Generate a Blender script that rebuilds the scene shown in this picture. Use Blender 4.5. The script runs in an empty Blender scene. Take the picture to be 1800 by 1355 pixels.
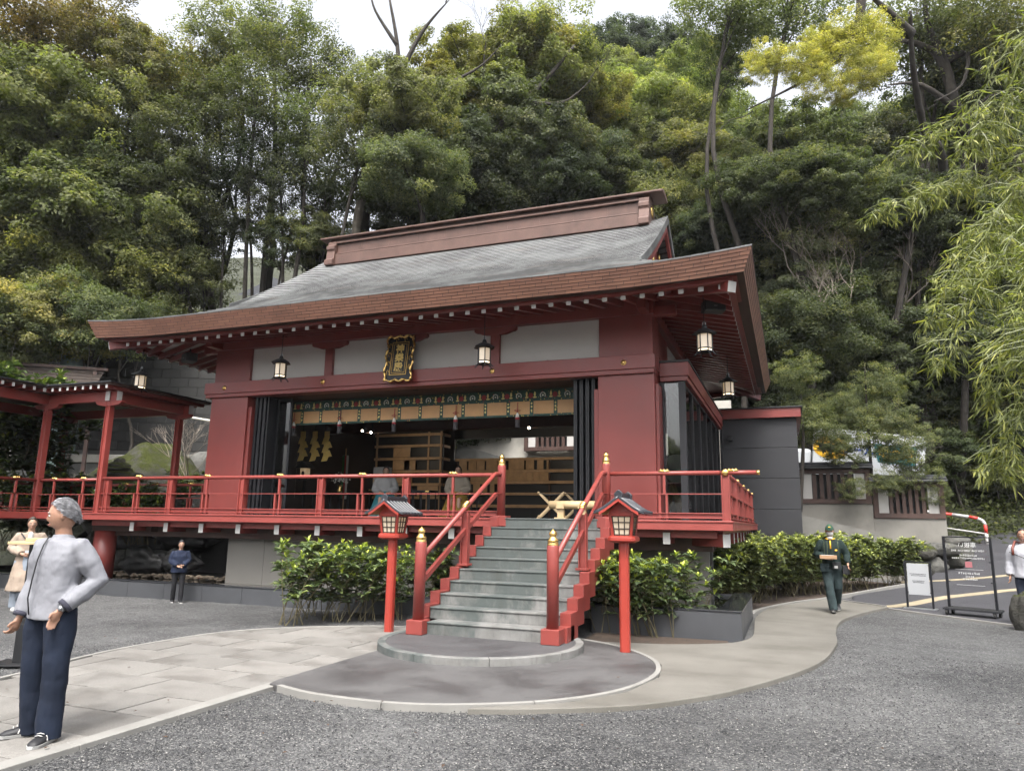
import bpy, bmesh, math, random
import numpy as np
from mathutils import Vector, Matrix
rnd = random.Random(7)
SC = bpy.context.scene
COL = SC.collection
rad = math.radians

# ---------------------------------------------------------------- camera
CX, CY, CZ = 3.8149, -12.0252, 1.6
YAW, PITCH, ROLL, FPX = .365, .1893, .0162, 1268.33
def cam_axes():
    cy, sy, cp, sp = math.cos(YAW), math.sin(YAW), math.cos(PITCH), math.sin(PITCH)
    f = Vector((-sy*cp, cy*cp, sp)); r = Vector((cy, sy, 0)); u = r.cross(f)
    cr, sr = math.cos(ROLL), math.sin(ROLL)
    return cr*r + sr*u, -sr*r + cr*u, f
RX, UX, FX = cam_axes()
cam = bpy.data.cameras.new('camera'); camo = bpy.data.objects.new('camera', cam); COL.objects.link(camo)
cam.sensor_width = 36; cam.lens = 36*FPX/1800; cam.clip_start = .05; cam.clip_end = 900
mw = Matrix((RX, UX, -FX)).transposed().to_4x4(); mw.translation = (CX, CY, CZ)
camo.matrix_world = mw; SC.camera = camo
def at(px, py, D):
    "survey helper: the point seen at px,py of the 1800x1355 photo at distance D along the view axis"
    return Vector((CX, CY, CZ)) + D*(FX + RX*((px-900)/FPX) - UX*((py-677.5)/FPX))

# ---------------------------------------------------------------- sky, sun, exposure
SUN_EL, SUN_AZ = rad(60), rad(165)          # azimuth clockwise from +Y
w = bpy.data.worlds.new('World'); SC.world = w; w.use_nodes = True
nt = w.node_tree; nt.nodes.clear()
sky = nt.nodes.new('ShaderNodeTexSky'); sky.sky_type = 'NISHITA'; sky.sun_disc = False
sky.sun_elevation = SUN_EL; sky.sun_rotation = SUN_AZ; sky.air_density = 1.0; sky.dust_density = 6.0; sky.ozone_density = 1.0
hs = nt.nodes.new('ShaderNodeHueSaturation'); hs.inputs['Saturation'].default_value = .22
bg = nt.nodes.new('ShaderNodeBackground'); bg.inputs['Strength'].default_value = .15
wo = nt.nodes.new('ShaderNodeOutputWorld')
nt.links.new(sky.outputs[0], hs.inputs['Color']); nt.links.new(hs.outputs[0], bg.inputs['Color']); nt.links.new(bg.outputs[0], wo.inputs['Surface'])
sl = bpy.data.lights.new('sun', 'SUN'); sl.energy = 1.2; sl.angle = rad(20); sl.color = (1, .96, .9)
so = bpy.data.objects.new('sun', sl); COL.objects.link(so)
sd = Vector((math.sin(SUN_AZ)*math.cos(SUN_EL), math.cos(SUN_AZ)*math.cos(SUN_EL), math.sin(SUN_EL)))
so.rotation_euler = sd.to_track_quat('Z', 'Y').to_euler(); so.location = (0, -20, 30)
vs = SC.view_settings; vs.view_transform = 'Standard'; vs.look = 'None'; vs.gamma = 1; vs.use_curve_mapping = False
vs.exposure = 1.68
SC.render.engine = 'CYCLES'
cy = SC.cycles; cy.use_denoising = True; cy.max_bounces = 6; cy.diffuse_bounces = 4; cy.use_adaptive_sampling = True; cy.adaptive_threshold = .03; cy.glossy_bounces = 3
cy.transmission_bounces = 4; cy.transparent_max_bounces = 8; cy.caustics_reflective = False; cy.caustics_refractive = False
cy.sample_clamp_indirect = 6

# ---------------------------------------------------------------- mesh builder
class MB:
    def __init__(s): s.v = []; s.f = []; s.uv = None
    def add(s, vs, fs):
        o = len(s.v); s.v += [tuple(p) for p in vs]; s.f += [tuple(i+o for i in f) for f in fs]; return s
    def box(s, x0, x1, y0, y1, z0, z1):
        return s.add([(x0,y0,z0),(x1,y0,z0),(x1,y1,z0),(x0,y1,z0),(x0,y0,z1),(x1,y0,z1),(x1,y1,z1),(x0,y1,z1)],
                     [(3,2,1,0),(4,5,6,7),(0,1,5,4),(1,2,6,5),(2,3,7,6),(3,0,4,7)])
    def beam(s, p, q, w, h, up=(0,0,1)):
        p = Vector(p); q = Vector(q); d = (q-p).normalized(); up = Vector(up)
        r = d.cross(up)
        if r.length < 1e-4: r = d.cross(Vector((0,1,0)))
        r.normalize(); u = r.cross(d)
        a = r*(w/2); b = u*(h/2)
        return s.add([p-a-b,p+a-b,p+a+b,p-a+b,q-a-b,q+a-b,q+a+b,q-a+b],
                     [(0,1,2,3),(7,6,5,4),(4,5,1,0),(5,6,2,1),(6,7,3,2),(7,4,0,3)])
    def tube(s, pts, r, n=8, cap=True, closed=False):
        pts = [Vector(p) for p in pts]; m = len(pts)
        rs = list(r) if isinstance(r, (list, tuple)) and len(r) == m and not (m == 2 and False) else [r]*m
        rings = []; prev = None
        for i in range(m):
            if closed: t = pts[(i+1) % m]-pts[i-1]
            else: t = pts[min(i+1, m-1)]-pts[max(i-1, 0)]
            t.normalize()
            if prev is None:
                a = Vector((0,0,1)) if abs(t.z) < .9 else Vector((0,1,0))
                u = (a-t*a.dot(t)).normalized()
            else:
                u = (prev-t*prev.dot(t))
                u = u.normalized() if u.length > 1e-5 else prev
            prev = u; v = t.cross(u)
            rr = rs[i]; ra, rb = rr if isinstance(rr, (list, tuple)) else (rr, rr)
            rings.append([pts[i]+u*(ra*math.cos(2*math.pi*k/n))+v*(rb*math.sin(2*math.pi*k/n)) for k in range(n)])
        fs = []
        for i in range(m if closed else m-1):
            j = (i+1) % m
            for k in range(n): fs.append((i*n+k, i*n+(k+1) % n, j*n+(k+1) % n, j*n+k))
        if cap and not closed:
            fs.append(tuple(reversed(range(n)))); fs.append(tuple((m-1)*n+k for k in range(n)))
        return s.add([p for rg in rings for p in rg], fs)
    def cyl(s, c, r, z0, z1, n=16, r2=None):
        return s.lathe([(r, z0), (r if r2 is None else r2, z1)], n, c)
    def lathe(s, prof, n=16, c=(0,0), cap=True):
        m = len(prof); cx, cy_ = c[0], c[1]; cz = c[2] if len(c) > 2 else 0
        vs = [(cx+r*math.cos(2*math.pi*k/n), cy_+r*math.sin(2*math.pi*k/n), cz+z) for r, z in prof for k in range(n)]
        fs = [(i*n+k, i*n+(k+1) % n, (i+1)*n+(k+1) % n, (i+1)*n+k) for i in range(m-1) for k in range(n)]
        if cap: fs += [tuple(reversed(range(n))), tuple((m-1)*n+k for k in range(n))]
        return s.add(vs, fs)
    def loft(s, rings, cap=True):
        n = len(rings[0]); m = len(rings)
        fs = [(i*n+k, i*n+(k+1) % n, (i+1)*n+(k+1) % n, (i+1)*n+k) for i in range(m-1) for k in range(n)]
        if cap: fs += [tuple(reversed(range(n))), tuple((m-1)*n+k for k in range(n))]
        return s.add([p for r in rings for p in r], fs)
    def prism(s, poly, z0, z1):
        n = len(poly)
        return s.add([(x,y,z0) for x,y in poly]+[(x,y,z1) for x,y in poly],
                     [tuple(reversed(range(n))), tuple(range(n, 2*n))]+[(i,(i+1) % n,n+(i+1) % n,n+i) for i in range(n)])
    def extr(s, poly, plane, a, b):
        f = {'xz': lambda p,t: (p[0],t,p[1]), 'yz': lambda p,t: (t,p[0],p[1])}[plane]; n = len(poly)
        return s.add([f(p,a) for p in poly]+[f(p,b) for p in poly],
                     [tuple(range(n)), tuple(reversed(range(n, 2*n)))]+[((i+1) % n,i,n+i,n+(i+1) % n) for i in range(n)])
    def ball(s, c, r, nu=12, nv=8):
        if not isinstance(r, (tuple, list)): r = (r,r,r)
        c = Vector(c); vs = []; fs = []
        for i in range(1, nv):
            th = math.pi*i/nv
            for k in range(nu):
                ph = 2*math.pi*k/nu
                vs.append((c.x+r[0]*math.sin(th)*math.cos(ph), c.y+r[1]*math.sin(th)*math.sin(ph), c.z+r[2]*math.cos(th)))
        vs += [(c.x,c.y,c.z+r[2]), (c.x,c.y,c.z-r[2])]; t = len(vs)-2
        for i in range(nv-2):
            for k in range(nu): fs.append((i*nu+k,(i+1)*nu+k,(i+1)*nu+(k+1) % nu,i*nu+(k+1) % nu))
        for k in range(nu):
            fs.append((t,k,(k+1) % nu)); fs.append((t+1,(nv-2)*nu+(k+1) % nu,(nv-2)*nu+k))
        return s.add(vs, fs)
    def quad(s, a, b, c, d): return s.add([a,b,c,d], [(0,1,2,3)])
    def mesh(s, name, off=(0,0,0), smooth=False, fix=True):
        me = bpy.data.meshes.new(name)
        me.from_pydata([(x-off[0], y-off[1], z-off[2]) for x,y,z in s.v], [], s.f)
        if fix:
            bm = bmesh.new(); bm.from_mesh(me); bmesh.ops.recalc_face_normals(bm, faces=bm.faces); bm.to_mesh(me); bm.free()
        if smooth: me.shade_smooth()
        return me
    def build(s, name, m, parent=None, smooth=False, bevel=0, world=True, fix=True, loc=None, origin=None):
        "vertices are world coordinates; a child's are made relative to its parent (world=False: already local)"
        off = Vector((0,0,0))
        if parent is not None and world: off = wloc(parent)
        if origin is not None: off = Vector(origin)
        me = s.mesh(name, off, smooth, fix); me.materials.append(m)
        o = bpy.data.objects.new(name, me); COL.objects.link(o)
        if parent is not None: o.parent = parent
        if origin is not None: o.location = Vector(origin)-(wloc(parent) if parent is not None and world else Vector((0,0,0)))
        if loc is not None: o.location = loc
        if bevel:
            b = o.modifiers.new('edge', 'BEVEL'); b.width = bevel; b.segments = 2; b.limit_method = 'ANGLE'; b.angle_limit = rad(40)
            b.harden_normals = False
        return o
def wloc(o):
    v = Vector(o.location)
    while o.parent is not None: o = o.parent; v = v+Vector(o.location)
    return v
def inst(src, name, parent, loc=(0,0,0), rot=(0,0,0), scale=(1,1,1), m=None):
    "another object on the same mesh data"
    o = bpy.data.objects.new(name, src.data if hasattr(src, 'data') else src); COL.objects.link(o)
    o.parent = parent; o.location = loc; o.rotation_euler = rot; o.scale = scale
    if hasattr(src, 'modifiers'):
        for b in src.modifiers:
            if b.type == 'BEVEL':
                c = o.modifiers.new('edge', 'BEVEL'); c.width = b.width; c.segments = b.segments; c.limit_method = 'ANGLE'; c.angle_limit = b.angle_limit
    return o
def tag(o, label, cat, group=None):
    o['label'] = label; o['category'] = cat
    if group: o['group'] = group
    return o
def thing(name, label, cat, loc=(0,0,0), rz=0, group=None):
    o = bpy.data.objects.new(name, None); COL.objects.link(o); o.empty_display_size = .2
    o.location = loc; o.rotation_euler = (0,0,rz)
    return tag(o, label, cat, group)
def struct(o, kind='structure'): o['kind'] = kind; return o
def copy_tree(o, parent=None):
    c = o.copy(); COL.objects.link(c); c.parent = parent
    for ch in o.children: copy_tree(ch, c)
    return c
def text_mesh(txt, size, depth, name='text', bold=0.0):
    "lettering as mesh data, flat in XY, origin at its centre"
    cu = bpy.data.curves.new('txt', 'FONT'); cu.body = txt; cu.size = size; cu.extrude = depth; cu.offset = bold
    cu.align_x = 'CENTER'; cu.align_y = 'CENTER'; cu.resolution_u = 3
    o = bpy.data.objects.new('txt', cu); COL.objects.link(o)
    me = bpy.data.meshes.new_from_object(o.evaluated_get(bpy.context.evaluated_depsgraph_get())); me.name = name
    bpy.data.objects.remove(o); bpy.data.curves.remove(cu)
    return me
def ground_pts(cs, n=6, closed=False):
    "Catmull-Rom through 2-D points"
    out = []; m = len(cs)
    rng = range(m) if closed else range(m-1)
    for i in rng:
        p0 = cs[i-1] if (closed or i > 0) else cs[0]; p1 = cs[i]; p2 = cs[(i+1) % m]; p3 = cs[(i+2) % m] if (closed or i+2 < m) else cs[-1]
        for k in range(n):
            t = k/n
            out.append(tuple(.5*((2*p1[j])+(-p0[j]+p2[j])*t+(2*p0[j]-5*p1[j]+4*p2[j]-p3[j])*t*t+(-p0[j]+3*p1[j]-3*p2[j]+p3[j])*t**3) for j in range(len(p1))))
    if not closed: out.append(tuple(cs[-1]))
    return out

# ---------------------------------------------------------------- materials
class NT:
    def __init__(s, name):
        s.m = bpy.data.materials.new(name); s.m.use_nodes = True; s.t = s.m.node_tree; s.t.nodes.clear()
        s.out = s.n('OutputMaterial'); s.b = s.n('BsdfPrincipled'); s.l(s.b.outputs[0], s.out.inputs[0])
    def n(s, t, **k):
        x = s.t.nodes.new('ShaderNode'+t)
        for a, v in k.items():
            if a in x.inputs: x.inputs[a].default_value = v
            else: setattr(x, a, v)
        return x
    def l(s, a, b): s.t.links.new(a, b)
    def pos(s, scale=1, sc3=None):
        g = s.n('NewGeometry'); mp = s.n('Mapping'); s.l(g.outputs['Position'], mp.inputs['Vector'])
        mp.inputs['Scale'].default_value = sc3 or (scale,)*3; return mp.outputs[0]
    def noise(s, vec, scale=5, detail=4, rough=.6, dist=0):
        x = s.n('TexNoise'); s.l(vec, x.inputs['Vector']); x.inputs['Scale'].default_value = scale; x.inputs['Detail'].default_value = detail
        x.inputs['Roughness'].default_value = rough; x.inputs['Distortion'].default_value = dist; return x.outputs['Fac']
    def ramp(s, fac, stops):
        r = s.n('ValToRGB'); s.l(fac, r.inputs[0]); e = r.color_ramp.elements
        while len(e) < len(stops): e.new(.5)
        for el, (p, c) in zip(e, stops): el.position = p; el.color = (*c, 1) if len(c) == 3 else c
        return r.outputs[0]
    def mix(s, f, a, b, mode='MIX'):
        x = s.n('Mix', data_type='RGBA', blend_type=mode); 
        for sock, v in ((x.inputs[0], f), (x.inputs[6], a), (x.inputs[7], b)):
            if hasattr(v, 'default_value') or hasattr(v, 'is_linked'): s.l(v, sock)
            else: sock.default_value = v if not isinstance(v, tuple) else ((*v, 1) if len(v) == 3 else v)
        return x.outputs[2]
    def math(s, op, a, b=0.0):
        x = s.n('Math', operation=op)
        for sock, v in ((x.inputs[0], a), (x.inputs[1], b)):
            if hasattr(v, 'is_linked'): s.l(v, sock)
            else: sock.default_value = v
        return x.outputs[0]
    def bump(s, h, strength=.3, dist=.01, normal=None):
        x = s.n('Bump'); s.l(h, x.inputs['Height']); x.inputs['Strength'].default_value = strength; x.inputs['Distance'].default_value = dist
        if normal is not None: s.l(normal, x.inputs['Normal'])
        return x.outputs[0]
    def set(s, color=None, rough=None, normal=None, metal=None, spec=None):
        b = s.b
        for k, v in (('Base Color', color), ('Roughness', rough), ('Normal', normal), ('Metallic', metal), ('Specular IOR Level', spec)):
            if v is None: continue
            if hasattr(v, 'is_linked'): s.l(v, b.inputs[k])
            else: b.inputs[k].default_value = (*v, 1) if isinstance(v, tuple) and len(v) == 3 else v
        return s.m
def sc_(c, f): return tuple(min(1, x*f) for x in c)
def pm(name, col, rough=.55, var=.18, scale=3, bump=.15, bscale=40, bdist=.004, metal=0, spec=.5, dirt=0, dirtcol=(.05,.045,.04), streak=False):
    t = NT(name); p = t.pos()
    n1 = t.noise(p, scale, 5); c = t.ramp(n1, [(.3, sc_(col, 1-var)), (.7, sc_(col, 1+var))])
    if dirt:
        pv = t.pos(sc3=(1,1,.12)) if streak else p
        n2 = t.noise(pv, 6 if streak else 1.7, 8, .7); f = t.math('MULTIPLY', t.ramp(n2, [(.48, (0,0,0)), (.75, (1,1,1))]), dirt); c = t.mix(f, c, dirtcol)
    n3 = t.noise(p, bscale, 4)
    r = t.math('ADD', t.math('MULTIPLY', t.math('SUBTRACT', n1, .5), .3), rough)
    return t.set(c, r, t.bump(n3, bump, bdist), metal, spec)
def emis(name, col, strength, base=(.8,.75,.65)):
    t = NT(name); t.b.inputs['Emission Color'].default_value = (*col, 1); t.b.inputs['Emission Strength'].default_value = strength; t.m.cycles.emission_sampling = 'NONE'
    return t.set(base, .5)
M = {}
RED = (.168, .032, .027)
M['red'] = pm('red_paint', RED, .42, .10, 1.2, .05, 30, .002, dirt=.25, dirtcol=(.12,.035,.03))
M['red_deck'] = pm('red_deck_paint', (.222,.042,.034), .42, .12, 1.5, .06, 30, .002, dirt=.2, dirtcol=(.14,.04,.036), streak=True)
M['vermilion'] = pm('vermilion_paint', (.29,.036,.024), .35, .08, 2, .05, 25, .002, dirt=.15, dirtcol=(.3,.05,.04), streak=True)
M['white'] = pm('white_paint', (.42,.41,.395), .6, .05, 2, .05, 30, .002, dirt=.15, dirtcol=(.5,.48,.45))
M['plaster'] = pm('white_plaster', (.43,.415,.395), .8, .05, 1.5, .1, 60, .002, dirt=.12, dirtcol=(.42,.41,.39))
M['black'] = pm('black_paint', (.007,.0075,.009), .5, .2, 3, .05, 40, .002)
M['blackmetal'] = pm('black_metal', (.010,.0105,.013), .45, .2, 6, .08, 50, .002, spec=.35)
M['charcoal'] = pm('charcoal_cladding', (.019,.0195,.023), .6, .12, 1.2, .25, 120, .002, dirt=.2, dirtcol=(.03,.03,.033))
M['gold'] = pm('gold_leaf', (.72,.48,.17), .28, .15, 12, .1, 40, .002, metal=1)
M['golddim'] = pm('dull_gold', (.55,.35,.10), .38, .25, 9, .2, 40, .003, metal=.85)
M['copper'] = pm('copper_sheet', (.098,.055,.043), .5, .22, 2.2, .08, 20, .004, metal=.25, dirt=.35, dirtcol=(.13,.07,.055), streak=True)
M['wood'] = pm('pale_wood', (.42,.27,.15), .6, .2, 5, .15, 60, .002)
M['woodlight'] = pm('light_wood', (.46,.34,.19), .5, .12, 6, .1, 60, .002)
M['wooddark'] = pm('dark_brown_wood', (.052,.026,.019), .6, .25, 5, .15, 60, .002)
M['concrete'] = pm('grey_concrete', (.30,.29,.27), .85, .15, 2.5, .35, 90, .003, dirt=.45, dirtcol=(.15,.145,.13))
M['concwall'] = pm('weathered_concrete', (.19,.18,.16), .85, .15, .9, .3, 50, .004, dirt=.55, dirtcol=(.09,.084,.072))
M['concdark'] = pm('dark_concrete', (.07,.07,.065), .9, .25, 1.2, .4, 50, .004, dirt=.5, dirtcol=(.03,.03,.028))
M['kerb'] = pm('pale_kerb', (.20,.194,.18), .8, .12, 3, .3, 90, .002, dirt=.4, dirtcol=(.22,.21,.19))
M['granite'] = pm('dark_granite', (.05,.052,.057), .5, .12, 2, .25, 140, .002, dirt=.35, dirtcol=(.03,.031,.034))
M['granitewet'] = pm('wet_black_granite', (.022,.023,.026), .12, .15, 3, .04, 60, .002)
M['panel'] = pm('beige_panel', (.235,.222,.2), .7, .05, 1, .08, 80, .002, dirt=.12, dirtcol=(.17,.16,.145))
M['steel'] = pm('grey_steel', (.30,.31,.32), .4, .15, 8, .05, 40, .002, metal=.8)
M['rubber'] = pm('black_rubber', (.02,.02,.02), .8, .1, 8, .1, 60, .002)
M['soil'] = pm('dark_soil', (.055,.038,.027), .95, .35, 5, .8, 40, .02, dirt=.4, dirtcol=(.025,.02,.015))
M['bark'] = pm('dark_bark', (.040,.034,.028), .9, .35, 4, .8, 30, .02)
M['barkpale'] = pm('pale_bark', (.17,.15,.12), .9, .3, 3, .7, 26, .02, dirt=.5, dirtcol=(.07,.065,.05))
M['twig'] = pm('bare_twig', (.26,.22,.18), .9, .2, 6, .3, 60, .003)
M['stem'] = pm('shrub_stem', (.10,.085,.045), .9, .25, 9, .3, 60, .003)
M['paper'] = emis('lit_lantern_paper', (1,.72,.42), .09, (.5,.46,.4))
M['paperdim'] = emis('lantern_paper', (1,.68,.34), .06, (.46,.40,.32))
M['bulb'] = emis('warm_bulb', (1,.6,.22), 14)
# ---------------------------------------------------------------- ground materials
def gravel_mat():
    t = NT('gravel'); p = t.pos()
    v = t.n('TexVoronoi'); t.l(p, v.inputs['Vector']); v.inputs['Scale'].default_value = 74
    sep = t.n('SeparateColor'); t.l(v.outputs['Color'], sep.inputs[0])
    c = t.ramp(sep.outputs[0], [(0, (0.0144,0.01512,0.01728)), (.35, (0.04464,0.04464,0.04752)), (.7, (0.0864,0.0864,0.0864)), (.92, (0.1584,0.1562,0.1512)), (1, (0.2448,0.2376,0.2232))])
    big = t.noise(p, .55, 4, .6); c = t.mix(t.ramp(big, [(.35, (.0,)*3), (.7, (.55,)*3)]), c, (0.0972,0.0972,0.09576))
    med = t.noise(p, 3.5, 5, .7); c = t.mix(1.0, c, t.ramp(med, [(.3, (.72,)*3), (.7, (1.22,)*3)]), 'MULTIPLY')
    wide = t.noise(p, .28, 3, .55); c = t.mix(1.0, c, t.ramp(wide, [(.36, (.78,)*3), (.62, (1.3,)*3)]), 'MULTIPLY')
    h = t.math('SUBTRACT', 1.0, t.math('MULTIPLY', v.outputs['Distance'], 1.6))
    n2 = t.noise(p, 7, 4, .6); nb = t.bump(n2, .35, .05)
    return t.set(c, .75, t.bump(h, .8, .012, nb), spec=.35)
M['gravel'] = gravel_mat()
def paving_mat():
    t = NT('stone_slab'); p0_ = t.pos(); oi = t.n('ObjectInfo'); va = t.n('VectorMath', operation='ADD'); t.l(p0_, va.inputs[0]); cb_ = t.n('CombineXYZ'); t.l(t.math('MULTIPLY', oi.outputs['Random'], 40.0), cb_.inputs[2]); t.l(cb_.outputs[0], va.inputs[1]); p = va.outputs[0]
    base = t.ramp(oi.outputs['Random'], [(0, (0.1309,0.124,0.1137)), (.5, (0.1619,0.1536,0.1412)), (1, (0.1929,0.1825,0.1674))])
    n = t.noise(p, 1.6, 7, .65); wet = t.ramp(n, [(.44, (0,0,0)), (.62, (1,1,1))])
    c = t.mix(t.math('MULTIPLY', wet, .42), base, (0.07232,0.06612,0.05786))
    sp = t.noise(p, 90, 3, .7); c = t.mix(1.0, c, t.ramp(sp, [(.3, (.75,)*3), (.7, (1.2,)*3)]), 'MULTIPLY')
    r = t.math('SUBTRACT', .8, t.math('MULTIPLY', wet, .25))
    return t.set(c, r, t.bump(sp, .25, .003))
M['slab'] = paving_mat()
def asphalt_mat(name, a, b, wetness, spots=False):
    t = NT(name); p = t.pos()
    n = t.noise(p, 1.1, 6, .6, .4); wet = t.ramp(n, [(.42, (0,0,0)), (.62, (.8,.8,.8))])
    c = t.mix(wet, a, b); sp = t.noise(p, 160, 2, .8)
    c = t.mix(1.0, c, t.ramp(sp, [(.3, (.55,)*3), (.7, (1.45,)*3)]), 'MULTIPLY')
    if spots:
        v = t.n('TexVoronoi'); t.l(p, v.inputs['Vector']); v.inputs['Scale'].default_value = 7; v.inputs['Randomness'].default_value = 1
        d = t.ramp(t.math('ADD', v.outputs['Distance'], t.math('MULTIPLY', t.noise(p, 30, 3), .12)), [(.2, (1,1,1)), (.24, (0,0,0))])
        c = t.mix(t.math('MULTIPLY', d, .35), c, (.035,.034,.034))
    r = t.math('SUBTRACT', .82, t.math('MULTIPLY', wet, wetness))
    return t.set(c, r, t.bump(sp, .35, .004))
M['asphalt_pad'] = asphalt_mat('damp_asphalt', (0.077,0.074,0.073), (0.041,0.038,0.038), .35, True)
M['asphalt_rim'] = asphalt_mat('platform_asphalt', (0.06035,0.05809,0.0596), (0.03923,0.03697,0.03847), .25, True)
M['asphalt_road'] = asphalt_mat('road_asphalt', (0.03772,0.03697,0.04225), (0.02867,0.02791,0.03244), .1)
def path_mat():
    t = NT('smooth_concrete'); p = t.pos()
    n = t.noise(p, .9, 6, .6); c = t.ramp(n, [(.3, (0.09288,0.086,0.07224)), (.5, (0.1307,0.1225,0.1066)), (.7, (0.1582,0.1493,0.1307))])
    n2 = t.noise(t.pos(sc3=(.35,1.6,1)), 1.3, 5, .65); c = t.mix(t.ramp(n2, [(.5, (0,0,0)), (.72, (0.4128,0.4128,0.4128))]), c, (0.0688,0.06467,0.05366))
    sp = t.noise(p, 120, 3, .7); c = t.mix(1.0, c, t.ramp(sp, [(.3, (.85,)*3), (.7, (1.12,)*3)]), 'MULTIPLY')
    return t.set(c, .72, t.bump(sp, .2, .003))
M['path'] = path_mat()
def step_mat():
    t = NT('stained_step_concrete'); p = t.pos()
    n = t.noise(p, 2.5, 6, .65); c = t.ramp(n, [(.3, (0.1173,0.1155,0.1083)), (.7, (0.212,0.2085,0.2004))])
    g = t.noise(t.pos(sc3=(1.083,1.083,0.6318)), 1.5, 6, .65, .3); sepx = t.n('SeparateXYZ'); t.l(t.pos(), sepx.inputs[0])
    left = t.math('SUBTRACT', .36, t.math('MULTIPLY', sepx.outputs[0], .13))     # copper-green run-off is worst on the left half
    top = t.math('MULTIPLY', sepx.outputs[2], .13)
    f = t.ramp(t.math('ADD', t.math('ADD', g, left), top), [(.86, (0,0,0)), (1.05, (.8,.8,.8))])
    c = t.mix(f, c, (0.04512,0.05956,0.05686))
    d = t.noise(t.pos(sc3=(1,1,.25)), 5, 7, .75); c = t.mix(t.ramp(d, [(.5, (0,0,0)), (.74, (0.6769,0.6769,0.6769))]), c, (0.05415,0.05235,0.04603))
    sp = t.noise(p, 70, 4, .7)
    return t.set(c, .7, t.bump(sp, .3, .004))
M['step'] = step_mat()
def ao_edge(): pass

# ---------------------------------------------------------------- ground
GZ = .05                                      # level of the raised paving above the gravel
def gravel_sheet():
    xs = np.concatenate([np.linspace(-200,-14,12), np.linspace(-13,13,105), np.linspace(14,200,12)])
    ys = np.concatenate([np.linspace(-120,-13,10), np.linspace(-12.5,6,75), np.linspace(7,260,18)])
    r = np.random.default_rng(3); nx, ny = len(xs), len(ys)
    v = []
    for y in ys:
        for x in xs:
            near = -12.6 < x < 13 and -12.5 <= y < 6
            v.append((x, y, (r.random()-.5)*.014-.004 if near else -.004))
    f = [(j*nx+i, j*nx+i+1, (j+1)*nx+i+1, (j+1)*nx+i) for j in range(ny-1) for i in range(nx-1)]
    m = MB(); m.add(v, f); return struct(m.build('ground', M['gravel'], fix=False, smooth=True))
gravel_sheet()

pad = ground_pts([(-.82,-5.98),(-.28,-6.13),(.53,-6.12),(1.18,-5.87),(1.80,-5.40),(2.22,-4.75),(2.39,-3.95),(2.30,-3.25),(2.02,-2.70),(1.55,-2.2),(1.0,-1.9),(.3,-1.72)], 6)
pad_poly = pad+[(-1.0,-1.72),(-1.02,-5.75),(-.98,-5.92)]
o = struct(MB().prism(pad_poly, -.05, GZ).build('path', M['asphalt_pad'], bevel=.004)); 
# pale edging round the asphalt pad, cut into kerb stones
def strip(pts, wd, z0, z1, name, mat, parent, every=5, gap=.006):
    n = len(pts); L = []; R_ = []
    for i in range(n):
        a = Vector(pts[max(i-1,0)]); b = Vector(pts[min(i+1,n-1)]); t = (b-a).normalized(); nr = Vector((-t.y, t.x))
        p = Vector(pts[i]); L.append(p+nr*wd/2); R_.append(p-nr*wd/2)
    for i in range(0, n-1, every):
        j = min(i+every, n-1); k = list(range(i, j+1))
        d = (Vector(pts[j])-Vector(pts[j-1])).normalized()*gap
        lp = [L[q].copy() for q in k]; rp = [R_[q].copy() for q in k]; lp[-1] -= d; rp[-1] -= d
        MB().prism([tuple(p) for p in lp]+[tuple(p) for p in reversed(rp)], z0, z1).build(name, mat, parent, bevel=.005)
pad_o = o
strip(pad[:-2], .055, -.04, GZ+.012, 'kerb_stone', M['kerb'], pad_o, 11)

# concrete walk to the right
low = ground_pts([(1.15,-6.0),(1.75,-5.72),(2.43,-5.28),(2.9,-4.75),(3.27,-4.18),(3.79,-3.06),(4.12,-2.0),(4.34,-.5),(4.39,.68),(4.56,2.24),(5.06,3.85),(5.62,5.15)], 6)
upr = ground_pts([(4.47,6.35),(3.85,5.05),(3.45,4.1),(3.27,3.3),(3.16,1.9),(3.2,.4),(3.2,-.55),(3.0,-1.16),(2.61,-1.5),(2.2,-1.72),(1.77,-1.84),(1.2,-1.95)], 6)
walk_poly = low+upr+[(1.45,-2.13),(2.07,-2.72),(2.35,-3.25),(2.44,-3.95),(2.27,-4.79),(1.85,-5.45),(1.2,-5.93)]
walk = struct(MB().prism(walk_poly, -.05, GZ-.004).build('path', M['path'], bevel=.008))

# stone-slab path on the left, each slab its own piece
edgeL = ground_pts([(-3.0,-12.5),(-3.3,-9.0),(-3.55,-6.78),(-3.85,-5.6),(-3.93,-4.7),(-3.86,-3.7),(-3.55,-3.0),(-2.95,-2.4),(-2.1,-1.86),(-1.3,-1.72),(-1.0,-1.71)], 5)
bed = struct(MB().prism([(-.93,-12.5)]+[(-.93,-1.71)]+list(reversed(edgeL)), -.06, .013).build('path', pm('path_joint', (.012,.0115,.01), .95), bevel=0))
def clip(poly, a, b):
    "keep the part of poly left of the directed line a->b"
    out = []; n = len(poly)
    sd_ = lambda p: (b[0]-a[0])*(p[1]-a[1])-(b[1]-a[1])*(p[0]-a[0])
    for i in range(n):
        p, q = poly[i], poly[(i+1) % n]; dp, dq = sd_(p), sd_(q)
        if dp >= 0: out.append(p)
        if dp*dq < 0: t = dp/(dp-dq); out.append((p[0]+(q[0]-p[0])*t, p[1]+(q[1]-p[1])*t))
    return out
row_y = [-12.4]; 
while row_y[-1] < -2: row_y.append(row_y[-1]+.575)
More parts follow.
